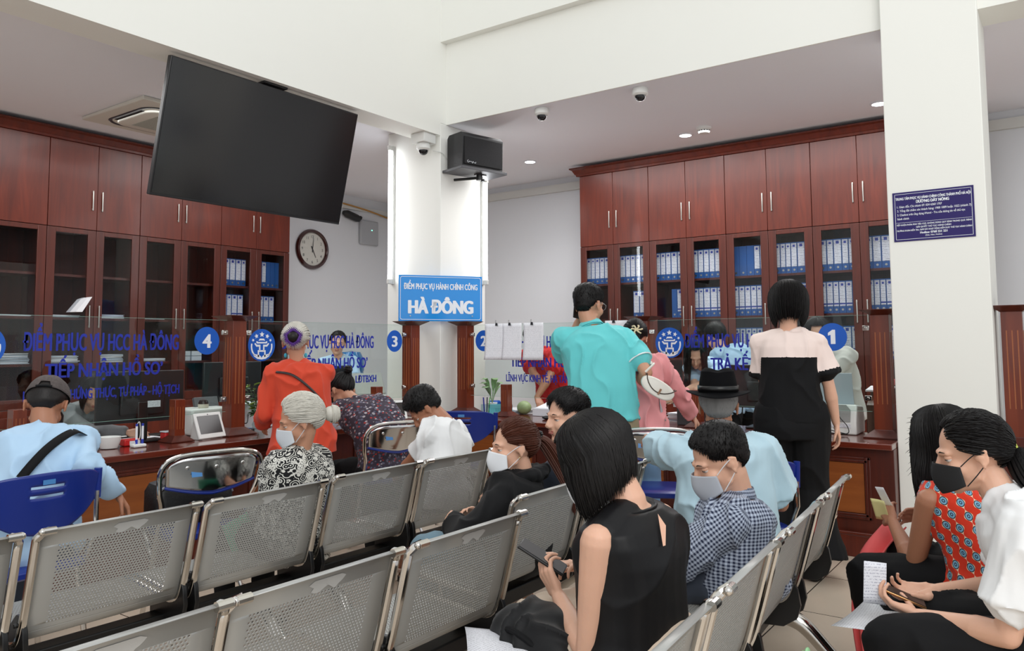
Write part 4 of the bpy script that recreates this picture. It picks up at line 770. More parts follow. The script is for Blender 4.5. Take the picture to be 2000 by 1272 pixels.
# ------------------------------------------------ counter at glass 3
vs_ = thing('potted_sprig', 'green leafy sprigs in a clear glass vase beside the red jacket', 'plant', (3.80, 5.12, TZ))
MB().lathe([(0.03, 0.0), (0.045, 0.01), (0.05, 0.05), (0.026, 0.10), (0.024, 0.13), (0.021, 0.13), (0.022, 0.10), (0.046, 0.05), (0.04, 0.012), (0, 0.01)], n=24, caps=False).build('vase', glass_mat('vase_glass', (0.86, 0.9, 0.9), 0.0, 1.45), vs_)
rr_ = random.Random(3); lf = MB(); st = MB()
for k in range(9):
    a = rr_.uniform(0, 2 * pi); l_ = rr_.uniform(0.16, 0.30); sp_ = rr_.uniform(0.03, 0.13); path = smoothpath([(0, 0, 0.02), (0.3 * sp_ * cos(a), 0.3 * sp_ * sin(a), 0.13), (sp_ * cos(a), sp_ * sin(a), 0.06 + l_)], 5); st.tube(path, 0.0022, 5)
    for q in range(6):
        b = path[-1 - q] if q < len(path) else path[-1]; la = a + rr_.uniform(-1.6, 1.6); d = V((cos(la), sin(la), rr_.uniform(-.2, .7))).normalized(); s_ = d.cross(V((0, 0, 1))).normalized(); u = s_.cross(d); L_ = rr_.uniform(0.04, 0.075)
        pts = [b + d * L_ * t_ + s_ * wv * L_ * 0.26 + u * (0.006 * abs(wv) - 0.012 * t_ * t_) for t_, wv in ((0, 0), (0.3, 1), (0.65, 0.8), (1, 0), (0.65, -0.8), (0.3, -1))]; lf.add(pts, [(0, 1, 2, 3), (0, 3, 4, 5)], rr_.choice((0, 0, 1)))
st.build('stems', mat('stem_green', (60, 80, 40), 0.6), vs_); lf.build('foliage', [mat('leaf_green', (52, 84, 42), 0.45), mat('leaf_yellow_green', (140, 164, 60), 0.45)], vs_, solid=0.0006)
bx_ = MB().bb(-0.17, 0.17, -0.12, 0.12, 0, 0.20); o = bx_.build('paper_box', M_vw, bevel=0.004); o.location = (3.92, 5.38, TZ); o.rotation_euler = (0, 0, R(6)); tag(o, 'white cardboard box behind the vase at glass 3', 'box')
monitor((3.92, 5.62, TZ), R(-3), 0.52, 0.32, 'black monitor behind the white box, left of the red jacket', zb=0.20)
ph = thing('desk_phone', 'dark desk phone with papers beside the tall post', 'phone', (3.66, 5.09, TZ), R(8)); MB().bb(-0.05, 0.05, -0.05, 0.05, 0, 0.03).build('phone_base', M_black, ph, bevel=0.008); MB().bb(-0.02, 0.03, -0.045, 0.01, 0.03, 0.033).build('display', mat('lcd', (60, 90, 140), 0.3), ph)
tag(MB().tube(smoothpath([(3.60, 5.30, 0.93), (3.66, 5.20, 0.84), (3.72, 5.16, 0.80), (3.80, 5.25, 0.86)], 6), 0.004, 6).build('cable', M_black), 'black cable looping behind the tall post at glass 3', 'cable')
monitor((4.66, 5.34, TZ), R(-6), 0.56, 0.34, 'black monitor with round logo behind the woman in flowered blouse', logo=True)
sc_ = thing('document_scanner', 'white document scanner with raised tray behind glass 3', 'scanner', (5.19, 5.36, TZ), R(-25))
MB().prism([(-0.10, 0), (0.12, 0), (0.12, 0.10), (0.05, 0.17), (-0.08, 0.19), (-0.10, 0.16)], (-0.155, 0, 0), (0, 1, 0), (0, 0, 1), 0.31).build('scanner_body', M_white, sc_, bevel=0.012, seg=3)
MB().box((0.02, 0.06, 0.29), (0.29, 0.016, 0.24), Matrix.Rotation(R(-38), 3, 'X')).build('feed_tray', mat('tray_grey', (178, 178, 172), 0.45), sc_, bevel=0.006)
MB().bb(-0.11, 0.10, -0.104, -0.098, 0.05, 0.14).build('front_slot', M_grey, sc_, bevel=0.002)
wc = thing('water_cooler', 'blue water jug on a white cooler behind glass 3', 'water cooler', (5.98, 6.45, 0)); MB().bb(-0.15, 0.15, -0.15, 0.15, 0, 0.84).build('cooler_body', M_white, wc, bevel=0.02)
MB().lathe([(0.05, 0.84), (0.14, 0.90), (0.142, 1.08), (0.134, 1.10), (0.142, 1.12), (0.142, 1.24), (0.10, 1.32), (0.0, 1.335)], n=32).build('water_jug', mat('jug_blue', (40, 110, 170), 0.15, coat=0.5), wc)
# ------------------------------------------------ counter at glass 2
def clip_paper(s0, z1, w, h, label, n=11, sx=0.0):
    t = thing('clipped_sheet', label, 'paper', gp(P2, s0, z1) + V(P2[0].location) + V((-0.006, 0, 0)), -pi / 2)
    def fn(u, v): return (u * w + 0.004 * sin(3 * v), -0.010 * (1 - v) ** 2 * sin(2.5 * u + 1) - 0.012 * (1 - v) ** 2, -h * (1 - v))
    MB().grid(fn, 8, 10).build('sheet', paper_lines_mat('printed_page', (244, 244, 248), (130, 130, 140), 10, amt=0.4), t, solid=0.0006)
    cx_ = w * (0.5 + sx); MB().prism([(-0.014, -0.02), (0.014, -0.02), (0.010, 0.006), (-0.010, 0.006)], (cx_, -0.006, 0), (1, 0, 0), (0, 0, 1), 0.004).tube(smoothpath([(cx_ - 0.008, -0.008, 0.0), (cx_ - 0.010, -0.012, 0.022), (cx_, -0.014, 0.030), (cx_ - 0.003, -0.010, 0.004)], 4), 0.0011, 5).build('binder_clip', M_ink, t)
    return t
for s0, lab, sx in ((4.655 - 4.478, 'clipped printed sheet partly over the number 2', 0.15), (4.655 - 4.275, 'middle sheet of three clipped on the glass, half blank', -0.1), (4.655 - 4.039, 'clipped table sheet nearest the turquoise shirt', -0.05), (4.655 - 3.20, 'clipped sheet behind the head of the turquoise-shirted man', -0.1)): clip_paper(s0, 1.585, 0.215, 0.335, lab, sx=sx)
lp = thing('leafy_plant', 'variegated pot plant just right of the post at glass 2', 'plant', (6.10, 4.60, TZ)); MB().lathe([(0.035, 0), (0.05, 0.09), (0.045, 0.09), (0, 0.07)], n=20).build('pot', M_vw, lp)
lf = MB(); rr_ = random.Random(8)
for k in range(8):
    a = -pi / 2 + rr_.uniform(-2.2, 1.2); d = V((cos(a), sin(a), 0)); L_ = rr_.uniform(0.11, 0.19); sd_ = V((-sin(a), cos(a), 0)); b = [V((0, 0, 0.08)) + d * L_ * t_ + V((0, 0, (0.17 + 0.04 * (k % 3)) * sin(min(1.0, t_ * 1.3) * 1.9) )) for t_ in (0, .2, .4, .6, .8, 1)]
    wd_ = [0.003, 0.006, 0.028, 0.036, 0.022, 0.001]; vs2 = []
    for p, w_ in zip(b, wd_): vs2 += [p - sd_ * w_, p + sd_ * w_]
    lf.add(vs2, [(2 * i, 2 * i + 1, 2 * i + 3, 2 * i + 2) for i in range(5)], 0)
lf.build('leaves', mat('variegated_leaf', (150, 180, 130), 0.4, var=0.5, vscale=40), lp, solid=0.001)
pc = thing('pen_cup', 'clear cup of pens on the counter at glass 2', 'pen cup', (5.95, 4.56, TZ)); MB().bb(-0.035, 0.035, -0.035, 0.035, 0, 0.085).build('cup', glass_mat('acrylic', (0.75, 0.87, 0.9), 0.05, 1.4), pc)
for i, (x, y, c) in enumerate(((0.01, 0.0, M_ink), (-0.015, 0.01, M_text), (0.018, -0.015, mat('pen_green', (120, 190, 110), 0.4)))): MB().cyl((x, y, 0.005), (x * 1.6, y * 1.5, 0.15), 0.0055, n=8).build('pen', c, pc)
bs = thing('turquoise_basket', 'small turquoise plastic basket on the counter at glass 2', 'basket', (5.98, 4.41, TZ), R(-90)); mb = MB(); mt_ = mat('turquoise_plastic', (110, 190, 200), 0.4)
for k in range(12): a = -0.085 + k * 0.0155; mb.bb(a - 0.004, a + 0.004, -0.058, -0.054, 0.012, 0.055).bb(a - 0.004, a + 0.004, 0.054, 0.058, 0.012, 0.055)
mb.bb(-0.092, 0.092, -0.06, -0.052, 0.055, 0.085).bb(-0.092, 0.092, 0.052, 0.06, 0.055, 0.085).bb(-0.092, -0.086, -0.06, 0.06, 0, 0.085).bb(0.086, 0.092, -0.06, 0.06, 0, 0.085).bb(-0.092, 0.092, -0.06, 0.06, 0, 0.012); mb.build('basket_body', mt_, bs, smooth=False)
paper_stack((6.18, 4.37, TZ), (0.30, 0.22), 7, 'messy paper pile behind the turquoise basket', R(70), 31)
paper_stack((5.76, 4.40, TZ), (0.12, 0.08), 1, 'small white note in front of the turquoise basket', R(70), 32)
ml = thing('striped_melon', 'small pale green striped melon right of the short post', 'melon', (6.05, 4.19, TZ + 0.062)); MB().ell((0, 0, 0), (0.068, 0.068, 0.062), 24, 16).build('rind', mat('melon_rind', (150, 170, 120), 0.4, var=0.45, vscale=18), ml)
wbx = thing('document_tray', 'white open box full of papers being handled by the red-shirted clerk', 'box', (6.08, 3.84, TZ), R(-90)); MB().bb(-0.19, 0.19, -0.13, 0.13, 0, 0.07).build('tray', M_vw, wbx, bevel=0.004); MB().box((0, 0.0, 0.085), (0.33, 0.24, 0.02), Matrix.Rotation(R(10), 3, 'X')).box((0.01, 0.05, 0.11), (0.32, 0.2, 0.012), Matrix.Rotation(R(22), 3, 'X')).build('papers', M_paper, wbx)
sh_ = MB().bb(0, 0.34, -0.30, 0, 0, 0.03); o = sh_.build('wall_shelf', M_wood, bevel=0.003); o.location = (8.14, 5.62, 1.02); o.rotation_euler = (0, 0, 0); tag(o, 'small red-brown wall shelf behind the three clipped sheets', 'shelf')
o = MB().bb(0, 0.30, -0.27, -0.02, 0, 0.14).build('black_printer', M_black, bevel=0.03, seg=4); o.location = (8.15, 5.62, 1.051); tag(o, 'black printer on the small wall shelf behind glass 2', 'printer')
wp = thing('wipes_tub', 'white and blue wipes canister at the foot of the middle column', 'canister', (6.30, 4.72, 0.0)); MB().lathe([(0.055, 0.0), (0.06, 0.02), (0.06, 0.79), (0.055, 0.80)], n=28).build('canister_body', M_vw, wp); MB().lathe([(0.0605, 0.70), (0.0615, 0.71), (0.0615, 0.74), (0.0605, 0.75)], n=28, caps=False).lathe([(0.062, 0.79), (0.062, 0.82), (0.05, 0.835), (0, 0.835)], n=28).build('blue_lid', M_disc, wp)
o = MB().bb(-0.012, 0.012, -0.012, 0.012, 0, 0.16).build('telephone_handset', M_white, bevel=0.008, seg=3); o.location = (5.83, 4.80, TZ + 0.005); o.rotation_euler = (R(8), 0, 0); tag(o, 'small cream handset leaning on the post under the blue sign', 'handset')
mu = MB().ell((0, 0, 0.014), (0.03, 0.055, 0.017), 16, 8); o = mu.build('computer_mouse', M_black); o.location = (5.74, 3.73, TZ); tag(o, 'black computer mouse on the counter by the young man\'s head', 'mouse')
# ------------------------------------------------ counter at glass 1
monitor((6.02, 1.93, TZ), R(-86), 0.52, 0.33, 'dark monitor behind glass 1, left of the standing woman', zb=0.15)
lpz = thing('laser_printer', 'grey and white printer with upright paper on the counter at glass 1', 'printer', (6.02, 1.42, TZ), R(-90))
MB().prism([(-0.14, 0), (0.14, 0), (0.14, 0.10), (0.10, 0.19), (-0.10, 0.21), (-0.14, 0.09)], (-0.19, 0, 0), (0, 1, 0), (0, 0, 1), 0.36).build('printer_body', M_white, lpz, bevel=0.012, seg=3)
MB().prism([(0, 0), (0.27, 0), (0.27, 0.085), (0.24, 0.12), (0, 0.12)], (-0.14, -0.142, 0.09), (1, 0, 0), (0, 0.28, 0.96), 0.004).build('rear_cover', mat('printer_grey', (140, 140, 138), 0.45), lpz)
MB().box((0.0, -0.02, 0.31), (0.26, 0.008, 0.24), Matrix.Rotation(R(12), 3, 'X')).build('paper_support', mat('pale_blue_plastic', (176, 186, 196), 0.4), lpz)
MB().bb(-0.16, 0.13, -0.1445, -0.140, 0.05, 0.078).build('print_label', MATS['small_print_label'], lpz)
cbl = MB().tube(smoothpath([(-0.12, -0.17, 0.20), (-0.14, -0.18, 0.11), (-0.08, -0.18, 0.05), (0.02, -0.19, 0.03), (0.12, -0.19, 0.01)], 6), 0.0035, 6).tube(smoothpath([(0.03, -0.15, 0.19), (0.07, -0.17, 0.12), (0.12, -0.18, 0.06), (0.11, -0.19, 0.012), (-0.06, -0.20, 0.02)], 6), 0.0035, 6); cbl.build('power_cable', M_black, lpz)
mgz = thing('wooden_magazine_file', 'brown wooden magazine file between the printer and the last post', 'file holder', (6.06, 1.13, TZ), R(-90)); mw = wood('walnut_veneer', (78, 54, 40), (104, 76, 58), 0.5, 0.1)
MB().prism([(-0.13, 0), (0.13, 0), (0.13, 0.30), (0.05, 0.30), (-0.13, 0.21)], (-0.06, 0, 0), (0, 1, 0), (0, 0, 1), 0.12).build('holder_body', mw, mgz, bevel=0.002); MB().box((0.0, 0.05, 0.315), (0.16, 0.2, 0.012), Matrix.Rotation(R(6), 3, 'X')).build('papers', M_paper, mgz)
o = MB().bb(-0.08, 0.08, -0.05, 0.05, 0, 0.04).build('red_box', M_red, bevel=0.004); o.location = (6.08, 1.08, TZ + 0.345); tag(o, 'small red box on top of the papers at glass 1', 'box')
paper_stack((6.2, 2.62, TZ), (0.30, 0.2), 10, 'folders and papers behind glass 1, beside the pink sleeve', R(84), 41)
paper_stack((6.0, 2.50, TZ + 0.14), (0.26, 0.2), 2, 'papers held over the pile behind glass 1', R(84), 42).name = 'paper_sheets'
o = MB().bb(-0.10, 0.10, -0.1, 0.1, 0, 0.14).build('letter_tray', mat('smoke_acrylic', (60, 62, 66), 0.3), bevel=0.004); o.location = (6.0, 2.50, TZ); tag(o, 'dark letter tray behind glass 1', 'tray')
# ------------------------------------------------ far right
fp = thing('office_printer', 'white and black printer at the far right behind the column', 'printer', (6.08, 0.02, TZ), R(-90)); MB().bb(-0.2, 0.2, -0.14, 0.14, 0, 0.14).build('printer_body', M_white, fp, bevel=0.012); MB().bb(-0.18, 0.18, -0.12, 0.12, 0.14, 0.20).build('scanner_lid', mat('printer_dark', (58, 60, 62), 0.4), fp, bevel=0.006)
o = MB().bb(-0.14, 0.14, -0.1, 0.1, 0, 0.24).build('white_carton', M_vw, bevel=0.003); o.location = (6.35, 0.02, TZ); tag(o, 'white carton behind the far right printer', 'box')
# black briefcase on the folding chair
bc = thing('black_briefcase', 'black soft briefcase standing on the chrome folding chair', 'briefcase', (2.36, 3.74, 0.499), R(-10)); Mb = mat('briefcase_leather', (22, 22, 24), 0.45, bump=0.2, bscale=90)
def bcr(z, a, b): return [V((p[0], p[1], z)) for p in rr(-a, a, -b, b, 0.05, 5)]
MB().loft([bcr(0, 0.19, 0.10), bcr(0.02, 0.20, 0.11), bcr(0.16, 0.20, 0.105), bcr(0.20, 0.185, 0.085), bcr(0.215, 0.15, 0.05)]).build('bag_body', Mb, bc)
MB().tube(smoothpath([(-0.19, -0.09, 0.14), (-0.15, -0.10, 0.195), (0.13, -0.10, 0.195), (0.19, -0.09, 0.13)], 6), 0.006, 8).build('piping', mat('pale_piping', (150, 152, 156), 0.3), bc)
MB().tube(smoothpath([(-0.17, -0.05, 0.20), (-0.15, -0.05, 0.245), (-0.05, -0.05, 0.245), (-0.03, -0.05, 0.20)], 6), 0.011, 8).build('handle', Mb, bc); MB().bb(0.03, 0.045, -0.104, -0.098, 0.185, 0.225).cyl((0.0, -0.11, 0.16), (0.0, -0.10, 0.16), 0.014, n=14).build('buckle', M_chrome, bc)
# ------------------------------------------------ people
def rotz(a): return Matrix.Rotation(a, 3, 'Z')
def cap(mb, a, b, ra, rb, n=12, k=3, mi=0):
    a = V(a); b = V(b); d = (b - a); L = d.length; d = d.normalized() if L > 1e-6 else V((0, 0, 1)); x = d.orthogonal().normalized(); y = d.cross(x); rings = []
    for i in range(k + 1):
        q = -pi / 2 + (pi / 2) * i / k; rr0 = max(ra * cos(q), ra * 0.02); c = a + d * ra * sin(q); rings.append([c + (x * cos(2 * pi * j / n) + y * sin(2 * pi * j / n)) * rr0 for j in range(n)])
    for i in range(k + 1):
        q = (pi / 2) * i / k; rr0 = max(rb * cos(q), rb * 0.02); c = b + d * rb * sin(q); rings.append([c + (x * cos(2 * pi * j / n) + y * sin(2 * pi * j / n)) * rr0 for j in range(n)])
    mb.loft(rings, mi)
def organic(name, mb, voxel, m, parent, smooth=4, fac=0.5, disp=None, bones=None):
    me = bpy.data.meshes.new('tmp'); me.from_pydata([tuple(p) for p in mb.v], [], mb.f); o = bpy.data.objects.new('tmp', me); COL.objects.link(o)
    r = o.modifiers.new('r', 'REMESH'); r.mode = 'VOXEL'; r.voxel_size = voxel; r.use_smooth_shade = True
    s = o.modifiers.new('s', 'SMOOTH'); s.factor = fac; s.iterations = smooth
    dg = bpy.context.evaluated_depsgraph_get(); me2 = bpy.data.meshes.new_from_object(o.evaluated_get(dg)); bpy.data.objects.remove(o); me2.name = name
    if disp:
        nr = [v.normal.copy() for v in me2.vertices]
        for v, q in zip(me2.vertices, nr): v.co = v.co + q * disp(v.co, q)
    if bones: bone_uv(me2, bones)
    me2.materials.clear(); me2.materials.append(m); me2.polygons.foreach_set('use_smooth', [True] * len(me2.polygons)); me2.update()
    ob = bpy.data.objects.new(name, me2); COL.objects.link(ob); ob.parent = parent; return ob
def bone_uv(me, bones):
    """cloth coordinates: v runs along the nearest limb, u around it (metres)"""
    uvl = me.uv_layers.new(name='UVMap'); B = []
    for (a, b, r) in bones:
        a = V(a); b = V(b); d = b - a; L = d.length; d = d / max(L, 1e-6); x = V((1, 0, 0)); x = (x - d * x.dot(d)); x = x.normalized() if x.length > .1 else d.orthogonal().normalized(); B.append((a, d, L, x, d.cross(x), r))
    co = [v.co for v in me.vertices]; data = [0.0] * (2 * len(me.loops))
    for p in me.polygons:
        c = p.center; best = None; bd = 1e9
        for bn in B:
            t = max(0, min(bn[2], (c - bn[0]).dot(bn[1]))); ds = (c - (bn[0] + bn[1] * t)).length / bn[5]
            if ds < bd: bd = ds; best = bn
        a, d, L, x, y, r = best; q = c - a; a0 = atan2(q.dot(y), q.dot(x))
        for li in p.loop_indices:
            q = co[me.loops[li].vertex_index] - a; an = atan2(q.dot(y), q.dot(x)); dl = (an - a0 + pi) % (2 * pi) - pi
            data[2 * li] = (a0 + dl) * r; data[2 * li + 1] = q.dot(d)
    uvl.data.foreach_set('uv', data)
def folds(amp=1.0, seed=0, sc=7.0, vert=0.5):
    so = V((seed * 3.1, seed * 1.7, seed))
    def f(p, n):
        q = V((p.x * sc, p.y * sc, p.z * sc * vert)) + so; w = NZ.noise_vector(q * 0.7) * 0.8
        a = 1 - abs(NZ.noise(q + w)) * 2.2; b = NZ.noise(q * 2.3 + w * 1.5)
        return amp * (0.0150 * max(0, a) ** 2.4 + 0.0036 * b - 0.004)
    return f
SKINS = {}
def skin(name, rgb):
    if name in SKINS: return SKINS[name]
    SKINS[name] = mat('skin_' + name, rgb, 0.48, var=0.07, vscale=14, bump=0.05, bscale=220, sss=0.12); return SKINS[name]
def hairmat(name, rgb, rough=0.5, var=0.35):
    return mat('hair_' + name, rgb, rough, var=var, vscale=30, bump=0.15, bscale=160, stretch=(1, 1, 0.12), spec=0.28)
def head_parts(mb, H, c, hs):
    def P(x, y, z): return c + H @ V((x * hs, y * hs, z * hs))
    def E(x, y, z, a, b, d): mb.ell(P(x, y, z), (a * hs, b * hs, d * hs), 24, 16, rot=H)
    E(0, -.012, .030, .074, .094, .088); E(0, .022, -.028, .060, .066, .078); E(0, .030, -.072, .047, .048, .036); E(0, .066, -.094, .019, .018, .017)
    for s in (-1, 1):
        E(s * .034, .052, -.030, .028, .030, .028); cap(mb, P(s * .012, .086, .022), P(s * .042, .070, .020), .010 * hs, .010 * hs)
        cap(mb, P(s * .074, -.004, -.004), P(s * .083, -.012, -.004), .012 * hs, .008 * hs); E(s * .0835, -.016, -.003, .0055, .0165, .028); cap(mb, P(s * .089, -.028, .014), P(s * .084, -.006, .022), .0040 * hs, .0038 * hs); cap(mb, P(s * .089, -.028, .014), P(s * .086, -.022, -.016), .0040 * hs, .0038 * hs); cap(mb, P(s * .083, -.010, -.024), P(s * .082, -.012, -.034), .0075 * hs, .006 * hs)
        E(s * .011, .098, -.034, .009, .009, .007); cap(mb, P(s * .050, .010, -.062), P(s * .016, .062, -.092), .012 * hs, .012 * hs)
    cap(mb, P(0, .086, .012), P(0, .106, -.028), .0075 * hs, .0115 * hs); cap(mb, P(-.018, .083, -.054), P(.018, .083, -.054), .006 * hs, .006 * hs); cap(mb, P(-.014, .083, -.064), P(.014, .083, -.064), .0065 * hs, .0065 * hs); cap(mb, P(0, .088, -.052), P(0, .088, -.064), .006 * hs, .006 * hs)
def face_details(H, c, hs, body, age=False, hairm=None):
    lidm = next(ch.data.materials[0] for ch in body.children if ch.name.startswith('body'))
    def P(x, y, z): return c + H @ V((x * hs, y * hs, z * hs))
    for s in (-1, 1):
        e = MB().ell(P(s * .031, .0680, .002), (.0118 * hs,) * 3, 16, 10).build('eyeball', mat('eye_white', (214, 208, 204), 0.2), body); MB().ell(P(s * .031, .0765, .002), (.0055 * hs, .0042 * hs, .0055 * hs), 14, 8, rot=H).build('iris', mat('iris_dark', (30, 20, 16), 0.12), e)
        MB().tube([P(s * .014, .0905, .021), P(s * .030, .0880, .026), P(s * .046, .077, .022)], [.0018 * hs, .0022 * hs, .0008 * hs], 6).build('eyebrow', hairm or mat('brow', (34, 26, 22), 0.8), body)
        MB().ell(P(s * .031, .0680, .0062), (.0135 * hs, .0132 * hs, .0108 * hs), 16, 10, rot=H).build('eyelid', lidm, body); MB().tube([P(s * .020, .0775, .0005), P(s * .031, .0805, -.0005), P(s * .042, .0755, .0)], .0011 * hs, 5).build('eyelashes', M_ink, body)
    l = MB(); cap(l, P(-.017, .0875, -.054), P(.017, .0875, -.054), .0042 * hs, .0042 * hs); cap(l, P(-.013, .0885, -.063), P(.013, .0885, -.063), .005 * hs, .005 * hs); l.build('lips', mat('lip_tone', (176, 104, 94), 0.4), body)
def hand_parts(mb, w, d, n, s, side=1, curl=0.5, spread=1.0, thumb=0.6, pts=None, point=False):
    """w wrist, d finger direction, n palm normal (palm side), side=+1 when thumb lies towards n x d"""
    d = d.normalized(); n = (n - d * n.dot(d)).normalized(); t = n.cross(d).normalized() * side; k = s
    kn = []
    for i, (off, ln) in enumerate(((.030, .082), (.010, .086), (-.011, .082), (-.030, .074))):
        a = w + t * off * 0.45 * k + d * .008 * k; b = w + t * off * k + d * ln * k - n * (.003 if i in (1, 2) else 0) * k; cap(mb, a, b, .0135 * k, .0105 * k, 10); kn.append(b)
    cap(mb, w + t * .012 * k + d * .03 * k + n * .006 * k, w + t * .018 * k + d * .055 * k + n * .006 * k, .015 * k, .011 * k, 10); cap(mb, w - t * .016 * k + d * .03 * k + n * .006 * k, w - t * .02 * k + d * .055 * k + n * .004 * k, .014 * k, .010 * k, 10)
    tips = []
    for i, (b, ls) in enumerate(zip(kn, ((.040, .024, .020), (.044, .028, .021), (.040, .026, .020), (.032, .020, .018)))):
        off = (1, .3, -.35, -1)[i] * .12 * spread; c_ = curl if not hasattr(curl, '__len__') else curl[i]; di = (d + t * off).normalized(); ang = c_ * 0.55; p = b
        for j, l in enumerate(ls):
            dd = di * cos(ang) + n * sin(ang); q = p + dd * l * k; cap(mb, p, q, (.0092 - .0008 * j - (.001 if i == 3 else 0)) * k, (.0084 - .0008 * j - (.001 if i == 3 else 0)) * k, 9); p = q; ang += c_ * (0.95, 0.75, 0)[j]
        tips.append(p)
    p = w + t * .020 * k + d * .020 * k; di = (t * 0.85 + d * 0.75 + n * thumb).normalized(); q = p + di * .036 * k; cap(mb, p, q, .0145 * k, .0108 * k, 10)
    di = (t * .35 + d * 1.0 + n * thumb * 1.1).normalized(); r_ = q + di * .030 * k; cap(mb, q, r_, .0105 * k, .0092 * k, 9); di = (d * 1.0 + n * thumb * 0.9 + t * .05).normalized(); u = r_ + di * .024 * k; cap(mb, r_, u, .0092 * k, .0078 * k, 9)
    return tips, u
def ik(S, T, l1, l2, pole):
    d = T - S; D = min(d.length, (l1 + l2) * 0.995); dn = d.normalized(); a = (l1 * l1 - l2 * l2 + D * D) / (2 * D); h = sqrt(max(0, l1 * l1 - a * a)); p = V(pole); p = (p - dn * p.dot(dn)); p = p.normalized() if p.length > 1e-6 else dn.orthogonal().normalized()
    return S + dn * a + p * h, S + dn * D
MALE = [(-.13, .150, .118), (-.06, .172, .128), (.02, .168, .122), (.09, .155, .112), (.16, .150, .106), (.24, .156, .110), (.32, .170, .116), (.39, .180, .114), (.44, .170, .098), (.475, .120, .078), (.50, .070, .064)]
FEM = [(-.13, .158, .122), (-.06, .172, .128), (.02, .160, .118), (.09, .138, .102), (.16, .128, .096), (.24, .134, .100), (.32, .148, .110), (.39, .152, .104), (.44, .146, .088), (.475, .100, .070), (.50, .060, .056)]
